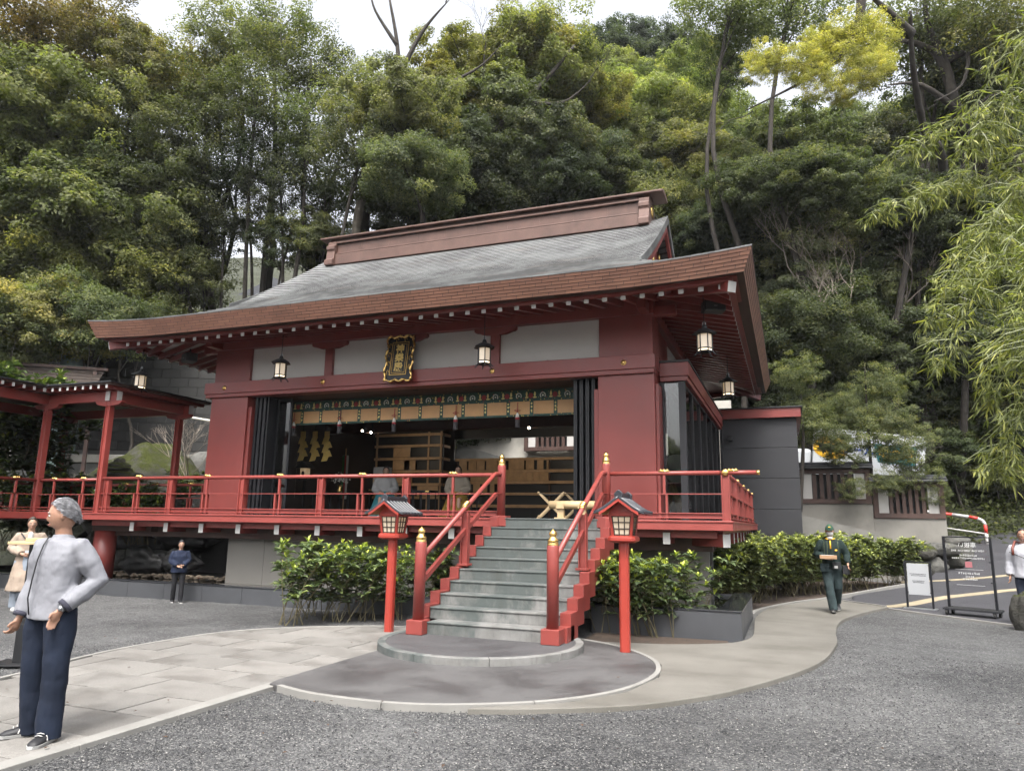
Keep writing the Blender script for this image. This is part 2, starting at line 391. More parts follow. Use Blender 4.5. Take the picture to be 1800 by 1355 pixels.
for j in range(len(row_y)-1):
    y0, y1 = row_y[j], row_y[j+1]-.015
    xs = [-1.06]; k = 0; xs[0] -= 0; x = -1.06-(.45 if j % 2 else .98)
    while x > -4.2: xs.append(x); x -= .98
    xs.append(-4.3)
    for a in range(len(xs)-1):
        x1, x0 = xs[a], xs[a+1]+.015
        poly = [(x0,y0),(x1,y0),(x1,y1),(x0,y1)]
        for i in range(len(edgeL)-1):
            A, B = edgeL[i], edgeL[i+1]
            # only clip with the edge segments near this slab, the path lies right of the left edge
            if min(A[1],B[1])-.7 <= y1 and max(A[1],B[1])+.7 >= y0 and min(A[0],B[0])-1.1 <= x1: poly = clip(poly, B, A) if len(poly) > 2 else poly
        if len(poly) > 2:
            ar = abs(sum(poly[i][0]*poly[(i+1) % len(poly)][1]-poly[(i+1) % len(poly)][0]*poly[i][1] for i in range(len(poly))))/2
            if ar > .03:
                dz = rnd.uniform(-.003,.003)
                MB().prism(poly, -.02, .026+dz).build('slab', M['slab'], bed, bevel=.003, origin=(x1,y0,0))
strip([(-.985,y) for y in np.arange(-12.4,-5.7,.22)], .14, -.03, .034, 'kerb_stone', M['kerb'], bed, 4)
strip(edgeL, .05, -.03, .036, 'edging_stone', M['kerb'], bed, 8)

# round platform the stairs stand on
PR, PC = 1.31, (.03,-3.08)
PZ = .135+GZ*.0
ring = [(PC[0]+PR*math.cos(a), PC[1]+PR*math.sin(a)) for a in np.linspace(0, 2*math.pi, 73)]
plat = struct(MB().lathe([(PR-.10,-.02),(PR-.10,PZ-.006)], 64, PC).build('pavement', M['asphalt_rim']))
segs = 9
for s_ in range(segs):
    a0 = 2*math.pi*s_/segs+.3; a1 = 2*math.pi*(s_+1)/segs+.3-.004; k = 10
    an = np.linspace(a0, a1, k)
    MB().prism([(PC[0]+PR*math.cos(a), PC[1]+PR*math.sin(a)) for a in an]+[(PC[0]+(PR-.10)*math.cos(a), PC[1]+(PR-.10)*math.sin(a)) for a in reversed(an)], -.03, PZ).build('kerb_stone', M['step'], plat, bevel=.008)

# road climbing to the right
def road_z(y): return 0 if y < 6 else (.0075*(y-6)**2 if y < 16 else .75+.15*(y-16))
def sheet(name, L, R_, mat, dz=0, nx=6, thick=0):
    v = []; n = len(L)
    for a, b in zip(L, R_):
        for k in range(nx+1):
            t = k/nx; x = a[0]+(b[0]-a[0])*t; y = a[1]+(b[1]-a[1])*t; v.append((x, y, road_z(y)+dz))
    f = [(j*(nx+1)+i, j*(nx+1)+i+1, (j+1)*(nx+1)+i+1, (j+1)*(nx+1)+i) for j in range(n-1) for i in range(nx)]
    m = MB(); m.add(v, f); return m
Lr = ground_pts([(5.05,6.0),(5.1,7.6),(6.06,9.3),(7.0,10.7),(7.6,12.5),(8.3,15.2),(9.2,18.5),(9.6,21),(11,30),(14,40)], 5)
Rr = ground_pts([(7.6,3.0),(13,-3.0),(15,6),(16,9),(16.5,11),(16.5,13.5),(16.5,17),(17,21),(20,30),(24,40)], 5)
L0 = [(4.45,6.35),(4.7,6.2)]; 
road = struct(sheet('road', [(4.55,6.42),(5.1,6.9)]+Lr[5:], [(5.64,5.2),(7.55,3.0)]+Rr[5:], M['asphalt_road'], .014, 8).build('road', M['asphalt_road'], fix=False, smooth=True))
def ribbon(name, pts, wd, mat, h=.022, parent=None):
    P3 = [Vector((x,y,0)) for x,y in pts]; m = MB(); rings = []
    for i,p in enumerate(P3):
        t = (P3[min(i+1,len(P3)-1)]-P3[max(i-1,0)]).normalized(); nr = Vector((-t.y,t.x,0)); z = road_z(p.y)
        a = p+nr*wd/2; b = p-nr*wd/2
        rings.append([(a.x,a.y,z-.02),(a.x,a.y,z+h),(b.x,b.y,z+h),(b.x,b.y,z-.02)])
    m.loft(rings); return m.build(name, mat, parent)
M['tactile'] = pm('yellow_tactile', (.28,.235,.155), .8, .15, 3, .3, 60, .004, dirt=.4, dirtcol=(.17,.15,.11))
def tactile(pts, wd):
    "rows of ribbed tactile tiles laid in the road"
    P = ground_pts(pts, 12); d = 0; last = P[0]; acc = [P[0]]
    for q in P[1:]:
        acc.append(q); d += math.dist(last, q); last = q
        if d > .3: 
            ribbon('tactile_tile', acc, wd, M['tactile'], .020+.002*rnd.random(), road); acc = [(q[0]+(q[0]-acc[-2][0])*.06, q[1]+(q[1]-acc[-2][1])*.06)]; d = 0
tactile([(5.35,5.45),(5.77,5.7),(6.19,6.4),(6.99,7.95),(7.76,8.95),(9.36,10.6),(11.5,12.2)], .3)
tactile([(6.5,11.0),(7.1,11.35),(7.69,11.6),(8.69,12.3),(10.09,13.4),(12.5,15)], .28)
ribbon('kerb_strip', ground_pts([(5.5,5.28),(6.1,4.55),(6.7,3.9),(7.5,3.05),(9,1.4),(11,-.9)], 5), .09, M['kerb'], .03, road)
ribbon('kerb_strip', ground_pts([(4.52,6.4),(5.1,5.85),(5.58,5.26)], 5), .05, M['kerb'], .062, road)
ribbon('kerb_strip', ground_pts([(3.05,2.3),(3.2,3.4),(3.78,5.1),(4.45,6.45),(5.05,7.7),(5.95,9.35),(6.9,10.75)], 6), .09, M['kerb'], .06, road)
# planting bed between walk and building
bedR = ground_pts([(3.02,2.3),(3.18,3.4),(3.75,5.1),(4.42,6.5),(5.02,7.75),(5.9,9.4),(6.9,10.8)], 5)
struct(MB().prism(bedR+[(7.5,12.0),(5,14),(3.9,14),(3.9,9),(2.2,9),(2.2,2.3)], -.05, .045).build('flower_bed', M['soil']))
struct(MB().prism([(1.0,-1.9),(1.7,-1.82),(2.2,-1.7),(2.6,-1.49),(2.95,-1.2),(2.9,-.9),(1,-.95)], -.05, .02).build('flower_bed', M['soil']))
# loose stones over the near gravel
def stones():
    r = np.random.default_rng(5); N = 46000
    def ok(x, y):
        return True
    pts = []
    lowp = np.array(low)
    def inside(poly, x, y):
        c = False; j = len(poly)-1
        for i in range(len(poly)):
            xi, yi = poly[i]; xj, yj = poly[j]
            if (yi > y) != (yj > y) and x < (xj-xi)*(y-yi)/(yj-yi)+xi: c = not c
            j = i
        return c
    bedp = [(-.9,-12.5),(-.9,-1.71)]+list(reversed(edgeL))
    polys = [pad_poly, walk_poly, bedp]
    X = []; 
    # denser near the camera
    while len(X) < N:
        d = 2.2+ (r.random()**1.2)*9; a = rad(90)+YAW+(r.random()-.5)*1.45
        x = CX+d*math.cos(a); y = CY+d*math.sin(a)
        if y > -1.0 and x > -3: continue
        if any(inside(p, x, y) for p in polys): continue
        X.append((x, y))
    X = np.array(X); n = len(X)
    base = np.array([(1,0,0),(0,1,0),(-1,0,0),(0,-1,0),(0,0,.8),(0,0,-.5)])
    fs = np.array([(0,1,4),(1,2,4),(2,3,4),(3,0,4),(1,0,5),(2,1,5),(3,2,5),(0,3,5)])
    s = r.uniform(.004,.010,(n,1,1)); jit = r.uniform(.55,1.25,(n,6,3)); ang = r.uniform(0,6.28,n)
    V = base[None]*jit*s; c, si = np.cos(ang)[:,None], np.sin(ang)[:,None]
    V = np.stack([V[...,0]*c-V[...,1]*si, V[...,0]*si+V[...,1]*c, V[...,2]], -1)
    V += np.concatenate([X, r.uniform(.001,.009,(n,1))], 1)[:,None,:]
    F = fs[None]+(np.arange(n)*6)[:,None,None]
    return V.reshape(-1,3), F.reshape(-1,3), n
def fast_mesh(name, V, F, attr=None, smooth=False):
    me = bpy.data.meshes.new(name); k = F.shape[1]
    me.vertices.add(len(V)); me.vertices.foreach_set('co', V.astype(np.float32).ravel())
    me.loops.add(F.size); me.loops.foreach_set('vertex_index', F.astype(np.int32).ravel())
    me.polygons.add(len(F)); me.polygons.foreach_set('loop_start', np.arange(0, F.size, k, dtype=np.int32))
    me.update(calc_edges=True)
    if attr is not None:
        a = me.attributes.new('lr', 'FLOAT', 'FACE'); a.data.foreach_set('value', attr.astype(np.float32))
    if smooth: me.shade_smooth()
    return me
def pebble_mat():
    t = NT('loose_gravel'); a = t.n('Attribute', attribute_name='lr')
    c = t.ramp(a.outputs['Fac'], [(0, (0.02125,0.0221,0.02465)), (.3, (0.05525,0.05525,0.0578)), (.6, (0.102,0.102,0.1003)), (.88, (0.1955,0.1913,0.1827)), (1, (0.306,0.2975,0.2805))])
    return t.set(c, .7, spec=.35)
M['pebble'] = pebble_mat()
V, F, n_ = stones(); me = fast_mesh('gravel', V, F, np.repeat(np.random.default_rng(9).random(n_), 8)); me.materials.append(M['pebble'])
o = bpy.data.objects.new('gravel', me); COL.objects.link(o); struct(o, 'stuff'); tag(o, 'loose grey gravel stones strewn over the near ground', 'gravel')

# a few fallen leaves
r_ = np.random.default_rng(31); m = MB()
for k in range(80):
    a = rad(90)+YAW+(r_.random()-.5)*1.35; d = 3+r_.random()*12; x = CX+d*math.cos(a); y = CY+d*math.sin(a)
    if y > -1.2: continue
    s_ = r_.uniform(.012,.03); t = r_.uniform(0,6.28); c, sn = math.cos(t)*s_, math.sin(t)*s_; z = .075 if (x > -1 and (x-.1)**2+(y+3.9)**2 < 9) else .045
    m.add([(x-c,y-sn,z),(x+sn*.45,y-c*.45,z+.006),(x+c,y+sn,z+.002),(x-sn*.45,y+c*.45,z+.008)], [(0,1,2,3)])
o = m.build('leaf_litter', pm('fallen_leaf', (.07,.04,.022), .8, .5, 3), fix=False); struct(o, 'stuff'); tag(o, 'scattered brown fallen leaves on the gravel and paths', 'leaves')
# ---------------------------------------------------------------- kagura hall: roof
EX0, EX1, EY0, EY1 = -10.83, 3.48, -.70, 10.86      # eave rectangle
RYC = (EY0+EY1)/2; DR = (EY1-EY0)/2; DG = 2.13      # ridge line, half depth, eave-to-gable distance
GXL, GXR = EX0+DG, EX1-DG
def prof(d): return 3.26*(max(d,0)/DR)**1.3
def lift(x, y):
    cx_ = min(x-EX0, EX1-x); cy2 = min(y-EY0, EY1-y); c = math.hypot(max(cx_,0), max(cy2,0))
    return .12*max(0, 1-c/2.4)**2
def roof_z(x, y): 
    return 5.83+prof(min(y-EY0, EY1-y))+lift(x, y)
def roof_mat():
    t = NT('grey_shingles'); p = t.pos(); uv = t.n('UVMap'); 
    bk = t.n('TexBrick'); t.l(uv.outputs[0], bk.inputs['Vector']); bk.inputs['Scale'].default_value = 1; bk.offset = .5
    bk.inputs['Brick Width'].default_value = .26; bk.inputs['Row Height'].default_value = .145; bk.inputs['Mortar Size'].default_value = .012
    bk.inputs['Color1'].default_value = (.135,.135,.138,1); bk.inputs['Color2'].default_value = (.20,.20,.203,1); bk.inputs['Mortar'].default_value = (.05,.05,.05,1)
    n = t.noise(p, 1.1, 6, .65); c = t.mix(t.ramp(n, [(.4, (0,0,0)), (.7, (.5,.5,.5))]), bk.outputs['Color'], (.235,.245,.24))
    n2 = t.noise(t.pos(sc3=(.25,1,1)), 2.4, 5, .7); c = t.mix(t.ramp(n2, [(.55, (0,0,0)), (.8, (.55,.55,.55))]), c, (.15,.125,.105))
    return t.set(c, .6, t.bump(bk.outputs['Fac'], .4, -.008), spec=.35)
M['shingle'] = roof_mat()
def fascia_mat():
    t = NT('brown_shingle_edge'); uv = t.n('UVMap'); p = t.pos()
    bk = t.n('TexBrick'); t.l(uv.outputs[0], bk.inputs['Vector']); bk.offset = .5; bk.inputs['Scale'].default_value = 1
    bk.inputs['Brick Width'].default_value = .30; bk.inputs['Row Height'].default_value = .0535; bk.inputs['Mortar Size'].default_value = .005
    bk.inputs['Color1'].default_value = (.185,.086,.054,1); bk.inputs['Color2'].default_value = (.145,.066,.043,1); bk.inputs['Mortar'].default_value = (.035,.016,.012,1)
    n = t.noise(p, 1.5, 5); c = t.mix(1.0, bk.outputs['Color'], t.ramp(n, [(.3, (.8,)*3), (.7, (1.15,)*3)]), 'MULTIPLY')
    return t.set(c, .6, t.bump(bk.outputs['Fac'], .5, -.006))
M['fascia'] = fascia_mat()

hall = thing('shrine_hall', 'large red shrine stage hall with white panels under a sweeping grey shingle roof', 'building', (-3.67, 5, 0))
def uvmesh(name, V, Fc, UV, mat, parent, smooth=False):
    off = wloc(parent); me = bpy.data.meshes.new(name)
    me.from_pydata([(x-off.x,y-off.y,z-off.z) for x,y,z in V], [], Fc)
    ul = me.uv_layers.new(name='UVMap')
    for pl in me.polygons:
        for li in pl.loop_indices: ul.data[li].uv = UV[me.loops[li].vertex_index]
    me.materials.append(mat); o = bpy.data.objects.new(name, me); COL.objects.link(o); o.parent = parent
    return o
def sst0(t): t = min(1, max(0, t/1.6)); return t*t*(3-2*t)
def slope(axis, sgn):
    "stepped shingle courses of one slope; axis 'y' = front/back, 'x' = sides"
    V = []; Fc = []; UV = []; row = .145; dmax = DR if axis == 'y' else DG+.05; nseg = 60 if axis == 'y' else 44
    d = 0.0; lip = .028
    while d < dmax-1e-4:
        d2 = min(d+row, dmax); base = len(V)
        for dd, h in ((d, 0 if d == 0 else -.012), (d, lip), (d2, 0.0)):
            for k in range(nseg+1):
                t = k/nseg
                if axis == 'y':
                    inset = dd if dd < DG else DG
                    x0, x1 = EX0+inset, EX1-inset; x = x0+(x1-x0)*t; y = EY0+dd if sgn < 0 else EY1-dd
                    if dd >= DG: # the verge curls up towards the gable edge
                        e = min(x-x0, x1-x); cu = .10*max(0,1-e/.9)**2*sst0(dd-DG)
                    else: cu = 0
                    z = 5.83+prof(dd)+lift(x,y)+h+cu; u = x
                else:
                    y0, y1 = EY0+dd, EY1-dd; y = y0+(y1-y0)*t; x = EX1-dd if sgn > 0 else EX0+dd
                    z = 5.83+prof(dd)+lift(x,y)+h; u = y
                V.append((x,y,z)); UV.append((u, dd if h != -.012 and not (dd == d) else dd+.001))
        n = nseg+1
        for r_ in range(2):
            for k in range(nseg):
                a = base+r_*n+k; Fc.append((a,a+1,a+n+1,a+n))
        d = d2
    return V, Fc, UV
roof = None
V, Fc, UV = slope('y', -1)
for ax, sg in (('y',1),('x',1),('x',-1)):
    v2, f2, u2 = slope(ax, sg); o_ = len(V); V += v2; UV += u2; Fc += [tuple(i+o_ for i in f) for f in f2]
roof = uvmesh('roof', V, Fc, UV, M['shingle'], hall)
# eave edge: courses of brown shingle, one stepped band per course
per = []
def perim(inset, n1=60, n2=44):
    x0,x1,y0,y1 = EX0+inset, EX1-inset, EY0+inset, EY1-inset; P = []
    for k in range(n1): P.append((x0+(x1-x0)*k/n1, y0))
    for k in range(n2): P.append((x1, y0+(y1-y0)*k/n2))
    for k in range(n1): P.append((x1-(x1-x0)*k/n1, y1))
    for k in range(n2): P.append((x0, y1-(y1-y0)*k/n2))
    return P
def band(name, in0, z0, in1, z1, mat, parent, step=0, uvrow=0):
    "ring of eave edging between (inset in0, drop z0) and (inset in1, drop z1), closed inward"
    A = perim(in0); B = perim(in1); Cc = perim(in1+.25); n = len(A); V = []; UV = []; Fc = []; s = 0
    for i in range(n+1):
        a = A[i % n]; b = B[i % n]; c = Cc[i % n]
        if i: s += math.dist(A[i % n], A[i-1])
        V += [(a[0],a[1],5.83+lift(*a)-z0), (b[0],b[1],5.83+lift(*a)*(1-z1*.8)-z1), (c[0],c[1],5.83+lift(*a)*(1-z1*.8)-z1+.0)]
        UV += [(s, uvrow+.05), (s, uvrow+.003), (s, uvrow+.003)]
    for i in range(n): Fc += [(i*3,i*3+1,(i+1)*3+1,(i+1)*3), (i*3+1,i*3+2,(i+1)*3+2,(i+1)*3+1)]
    return uvmesh(name, V, Fc, UV, mat, parent)
NB = 6
for k in range(NB):
    band('shingle_course', .006+.024*k, -.012 if k == 0 else .0535*k+.0, .006+.024*k+.019, .0535*(k+1), M['fascia'], roof, uvrow=.0535*k)
def eave_ring(name, in0, in1, z0, z1, mat, parent):
    "square-section eave board following the perimeter"
    A = perim(in0); B = perim(in1); n = len(A); rings = []
    for i in range(n+1):
        a = A[i % n]; b = B[i % n]; l = lift(*A[i % n])*.55
        rings.append([(a[0],a[1],z0+l),(a[0],a[1],z1+l),(b[0],b[1],z1+l),(b[0],b[1],z0+l)])
    return MB().loft(rings, cap=False).build(name, mat, parent)
eave_ring('eave_board', .26, .50, 5.515, 5.60, M['red'], roof)
eave_ring('eave_board', .20, .24, 5.50, 5.53, M['red'], roof) if False else None
eave_ring('eave_board', .33, .46, 5.41+.06, 5.52, M['red'], roof)
# soffit boards
SW = (1.15, -8.8, 1.6, 9.0)
def soffit(name, pts, mat): MB().add(pts, [(0,1,2,3)]).build(name, mat, roof, fix=False)
M['soffit'] = pm('pale_soffit', (.50,.48,.46), .8, .05, 1, .05, 50)
zf, zw = 5.575, 5.90
x0,x1,y0,y1 = EX0+.4, EX1-.4, EY0+.4, EY1-.4; wx0,wx1,wy0,wy1 = -8.8,1.55,1.2,9.0
soffit('soffit', [(x0,y0,zf),(x1,y0,zf),(wx1,wy0,zw),(wx0,wy0,zw)], M['soffit'])
soffit('soffit', [(x1,y0,zf),(x1,y1,zf),(wx1,wy1,zw),(wx1,wy0,zw)], M['red'])
soffit('soffit', [(x0,y1,zf),(x0,y0,zf),(wx0,wy0,zw),(wx0,wy1,zw)], M['soffit'])
soffit('soffit', [(x1,y1,zf),(x0,y1,zf),(wx0,wy1,zw),(wx1,wy1,zw)], M['red'])
# rafters with white ends
RW, RH = .085, .115
rl = 1.75
raf = MB().beam((0,0,0), (0,rl,rl*.225), RW, RH); raf_me = raf.mesh('rafter'); raf_me.materials.append(M['red'])
cap = MB().beam((0,-.006,0), (0,.002,0), RW*1.02, RH*1.02); cap_me = cap.mesh('rafter_end'); cap_me.materials.append(M['white'])
hl = wloc(hall)
def rafter(x, y, rz, ln=1):
    l_ = lift(x, y)*.4
    o = inst(raf_me, 'rafter', hall, Vector((x,y,5.455+l_))-hl, (0,0,rz), (1,ln,1)); inst(cap_me, 'rafter_end', o)
sp = .3245
k = 0; x = 2.96
while x > -10.5:
    cdist = min(3.02-x, x+10.37); rafter(x, -.27, 0, min(1, max(.08, cdist/1.6))); x -= sp
y = .02
while y < 10.3:
    cdist = min(y+.27, 10.43-y); ln = min(1, max(.1, cdist/1.6))
    rafter(3.05, y, math.pi/2, ln); rafter(-10.40, y, -math.pi/2, ln); y += sp
for (x,y,dx,dy) in ((3.13,-.35,-1,1),(-10.48,-.35,1,1),(3.13,10.5,-1,-1),(-10.48,10.5,1,-1)):
    q = Vector((dx,dy,.33)).normalized(); p = Vector((x,y,5.42))
    h_ = MB().beam(p, p+q*2.3, .15, .17).build('hip_rafter', M['red'], hall)
    MB().beam(p-q*.012, p+q*.002, .155, .175).build('rafter_end', M['white'] if y < 5 else M['red'], h_)
# gables
for sx, gx in ((1, GXR), (-1, GXL)):
    wx = gx-sx*.38
    pts = [(y, 5.83+prof(min(y-EY0,EY1-y))-.02) for y in np.linspace(EY0+DG-.2, EY1-DG+.2, 41)]
    zb_ = 5.83+prof(DG-.35)
    MB().extr([(pts[0][0], zb_-.2)]+pts+[(pts[-1][0], zb_-.2)], 'yz', wx-.03, wx+.03).build('gable_wall', M['red'], roof)
    # thick verge edge under the shingles and red bargeboard
    for nm, d0, d1, a0, a1, mt in (('verge', .0, .20, -.02, .02, M['shingle']), ('bargeboard', .19, .42, -.10, -.03, M['red'])):
        rings = []
        for y in np.linspace(EY0+DG-.1, EY1-DG+.1, 51):
            z = 5.83+prof(min(y-EY0,EY1-y))+.10
            rings.append([(gx+sx*a0,y,z-d0),(gx+sx*a1,y,z-d0),(gx+sx*a1,y,z-d1),(gx+sx*a0,y,z-d1)])
        MB().loft(rings).build(nm, mt, roof)
    m = MB()
    for q in range(9):
        a = q/8*math.pi; m.ball((gx-sx*.30, RYC+.55*math.cos(a), 8.3-.5*math.sin(a)), (.03,.13,.13), 8, 6)
    m.ball((gx-sx*.30, RYC, 8.55), (.04,.22,.3), 10, 8); m.ball((gx-sx*.30, RYC-.9, 7.6), (.03,.3,.18), 10, 6); m.ball((gx-sx*.30, RYC+.9, 7.6), (.03,.3,.18), 10, 6)
    m.ball((gx-sx*.30, RYC-2.2, 7.2), (.03,.22,.3), 10, 6)
    m.build('gable_ornament', M['gold'], roof, smooth=True)
# ridge
rx0, rx1 = -8.25, .80
MB().box(rx0, rx1, RYC-.26, RYC+.26, 8.95, 9.70).build('ridge', M['copper'], roof, bevel=.01)
MB().box(rx0, rx1, RYC-.36, RYC+.36, 8.90, 9.20).build('ridge_base', M['copper'], roof, bevel=.012)
MB().box(rx0, rx1, RYC-.34, RYC+.34, 9.212, 9.25).build('ridge_moulding', M['copper'], roof, bevel=.012)
MB().box(rx0, rx1, RYC-.34, RYC+.34, 9.55, 9.60).build('ridge_moulding', M['copper'], roof, bevel=.01)
MB().extr([(RYC-.40,9.70),(RYC+.40,9.70),(RYC+.40,9.75),(RYC+.1,9.84),(RYC-.1,9.84),(RYC-.40,9.75)], 'yz', -8.68, 1.31).build('ridge_cap', M['copper'], roof, bevel=.012)
for z0_, z1_, dy_ in ((9.201,9.211,.33),(9.252,9.266,.275),(9.532,9.549,.275),(9.602,9.616,.275),(9.68,9.699,.275)): MB().box(rx0+.01, rx1-.01, RYC-dy_, RYC+dy_, z0_, z1_).build('ridge_shadow_line', M['black'], roof)  # black strips painted in as shadow lines along the ridge mouldings
for k in range(1, 10):
    xx = rx0+(rx1-rx0)*k/10; MB().box(xx-.004, xx+.004, RYC-.266, RYC+.266, 9.25, 9.56).build('ridge_seam', M['copper'], roof)
for sx, rx in ((1, rx1), (-1, rx0)):
    pl = [(-.52,8.86),(-.52,9.02),(-.44,9.06),(-.40,9.3),(-.44,9.36),(-.44,9.46),(-.36,9.5),(-.36,9.6),(-.26,9.64),(-.24,9.76),(.24,9.76),(.26,9.64),(.36,9.6),(.36,9.5),(.44,9.46),(.44,9.36),(.40,9.3),(.44,9.06),(.52,9.02),(.52,8.86)]
    e = MB().extr([(RYC+a, z) for a, z in pl], 'yz', min(rx-sx*.10,rx+sx*.17), max(rx-sx*.10,rx+sx*.17)).build('ridge_end', M['copper'], roof, bevel=.02)
    MB().ball((rx+sx*.18, RYC, 9.35), (.03,.16,.16), 14, 10).build('crest', M['gold'], e, smooth=True)

# ---------------------------------------------------------------- hall: walls and frame
DZ = 1.70                                     # deck level
WY = 1.15
def hb(name, x0,x1,y0,y1,z0,z1, mat, bev=.006, par=None): return MB().box(x0,x1,y0,y1,z0,z1).build(name, mat, par or hall, bevel=bev)
for x0, x1 in ((-8.80,-7.74), (.53,1.60)):
    c_ = hb('column', x0, x1, WY, WY+.75, DZ-.4, 4.40, M['red'], .012)
    xi = x1 if x0 < -5 else x0-.09
    hb('column_batten', xi, xi+.09, WY+.05, WY+.4, DZ, 4.15, M['red'], .008, c_)
    hb('column', x0+.02, x1-.02, WY+.02, WY+.75, 4.74, 5.75, M['red'], .01)
    if x0 > -5: hb('column_batten', x1, x1+.06, WY+.08, WY+.5, DZ, 4.2, M['red'], .008, c_)
hb('lintel', -8.95, 1.63, WY-.10, WY+.25, 4.475, 4.74, M['red'], .008)
hb('lintel_strip', -8.93, 1.61, WY-.07, WY+.22, 4.39, 4.474, M['red'], .006)
hb('lintel', 1.36, 1.63, WY+.25, 9.0, 4.475, 4.74, M['red'], .008)
hb('lintel', -8.95, -8.68, WY+.25, 9.0, 4.475, 4.74, M['red'], .008)
hb('lintel_strip', 1.36, 1.61, WY+.22, 9.0, 4.39, 4.474, M['red'], .006)
hb('top_beam', -8.82, 1.62, WY-.03, WY+.25, 5.535, 5.86, M['red'], .01)
hb('top_beam', 1.36, 1.60, WY+.25, 9.0, 5.535, 5.86, M['red'], .01)
hb('top_beam', -8.82, -8.58, WY+.25, 9.0, 5.535, 5.86, M['red'], .01)
for xx in (1.45, -8.65):
    for yy in (WY-.5,): MB().beam((xx,WY+.1,5.64),(xx,WY-.42,5.64),.17,.2).build('beam_end', M['red'], hall, bevel=.012)
for s, xx in ((1,1.62),(-1,-8.82)): MB().beam((xx-s*.1,WY+.12,5.60),(xx+s*.40,WY+.12,5.60),.16,.2).build('beam_end', M['red'], hall, bevel=.02)
hb('white_panel', -7.76, .55, WY+.10, WY+.14, 4.75, 5.53, M['plaster'], 0)
for xx in (-5.61,-3.62,-1.615):
    s_ = hb('strut', xx-.10, xx+.10, WY+.02, WY+.16, 4.75, 5.53, M['red'], .006)
    pl = [(xx-.46,5.534),(xx-.46,5.47),(xx-.42,5.44),(xx-.36,5.435),(xx-.30,5.41),(xx-.22,5.385),(xx-.101,5.38),(xx+.101,5.38),(xx+.22,5.385),(xx+.30,5.41),(xx+.36,5.435),(xx+.42,5.44),(xx+.46,5.47),(xx+.46,5.534)]
    MB().extr(pl, 'xz', WY+.01, WY+.158).build('bracket', M['red'], s_, bevel=.006)
for xa, xb in ((-7.78,-5.71),(-5.51,-3.72),(-3.52,-1.715),(-1.515,.55)):
    hb('panel_frame', xa, xb, WY+.07, WY+.12, 4.742, 4.775, M['red'], .004)
    for q in (.2,.5,.8): MB().lathe([(.018,0),(.018,.012),(.01,.02)], 8).build('nail_head', M['red'], hall, world=False, loc=Vector((xa+(xb-xa)*q, WY+.02, 4.758))-hl, smooth=True).rotation_euler = (math.pi/2,0,0)
boss = MB().lathe([(.001,.035),(.022,.034),(.028,.022),(.03,.018),(.05,.016),(.055,.008),(.055,0)], 20).mesh('boss', smooth=True); boss.materials.append(M['gold'])
for xx in (-8.36,-5.64,-1.615,1.05): inst(boss, 'gold_boss', hall, Vector((xx, WY-.102, 4.60))-hl, (math.pi/2,0,0))
# side white panels high on the right and left
hb('white_panel', 1.42, 1.46, WY+.75, 9.0, 4.75, 5.53, M['plaster'], 0)
hb('white_panel', -8.70, -8.66, WY+.75, 9.0, 4.75, 5.53, M['plaster'], 0)
pl = [(1.9,5.53),(2.1,5.2),(2.5,4.95),(3.1,4.8),(3.5,4.78),(3.5,5.53)]
MB().extr(pl, 'yz', 1.40, 1.50).build('curved_brace', M['red'], hall, bevel=.01)
# interior shell
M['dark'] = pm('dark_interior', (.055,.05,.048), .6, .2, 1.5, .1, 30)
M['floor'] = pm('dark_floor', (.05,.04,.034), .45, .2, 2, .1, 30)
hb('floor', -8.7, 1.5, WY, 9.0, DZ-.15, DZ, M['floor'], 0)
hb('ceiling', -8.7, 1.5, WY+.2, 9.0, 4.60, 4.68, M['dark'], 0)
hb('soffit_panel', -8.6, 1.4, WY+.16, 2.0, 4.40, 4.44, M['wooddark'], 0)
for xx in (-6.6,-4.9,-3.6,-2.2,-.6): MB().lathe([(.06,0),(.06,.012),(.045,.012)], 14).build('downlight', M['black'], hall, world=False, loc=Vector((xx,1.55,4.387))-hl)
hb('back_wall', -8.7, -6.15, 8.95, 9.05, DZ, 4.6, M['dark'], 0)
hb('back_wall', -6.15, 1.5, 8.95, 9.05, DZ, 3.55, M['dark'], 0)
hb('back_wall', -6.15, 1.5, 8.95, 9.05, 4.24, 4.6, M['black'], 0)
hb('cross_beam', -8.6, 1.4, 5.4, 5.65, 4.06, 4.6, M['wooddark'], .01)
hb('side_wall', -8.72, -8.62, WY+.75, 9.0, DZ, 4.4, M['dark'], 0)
# rear rack of wooden votive boards, seen under the long window
rack = thing('votive_rack', 'long low rack of wooden votive boards below the rear window of the hall', 'rack', (-2.5,8.7,DZ), 0)
hbk = lambda n,x0,x1,y0,y1,z0,z1,m,p: MB().box(x0,x1,y0,y1,z0,z1).build(n,m,p,bevel=.004)
for z0,z1 in ((3.50,3.58),(3.13,3.22),(2.79,2.88),(2.45,2.53),(2.08,2.17)): hbk('rail', -5.95, .4, 8.60, 8.66, z0, z1, M['wood'], rack)
hbk('backing', -5.95, .4, 8.70, 8.73, DZ, 3.5, M['black'], rack)
for x in (-5.9,-2.85,.38): hbk('upright', x-.03, x+.03, 8.66, 8.70, DZ, 3.5, M['wooddark'], rack)
def votive(x0, x1, z0, z1): hbk('board', x0, x1, 8.605, 8.64, z0, z1, M['wood'], rack)
x = -5.8
while x < -2.9:
    wd = rnd.choice([.12,.26,.5,.36,.2]); 
    votive(x, min(x+wd,-2.86), 3.225, 3.498); x += wd+rnd.choice([.06,.1,.02])
x = -5.4
while x < -2.9: votive(x, min(x+.2,-2.86), 2.885, 3.128); x += .206
x = -5.3
while x < -4.4: wd = rnd.choice([.14,.22]); votive(x, x+wd, 2.535, 2.788); x += wd+.1
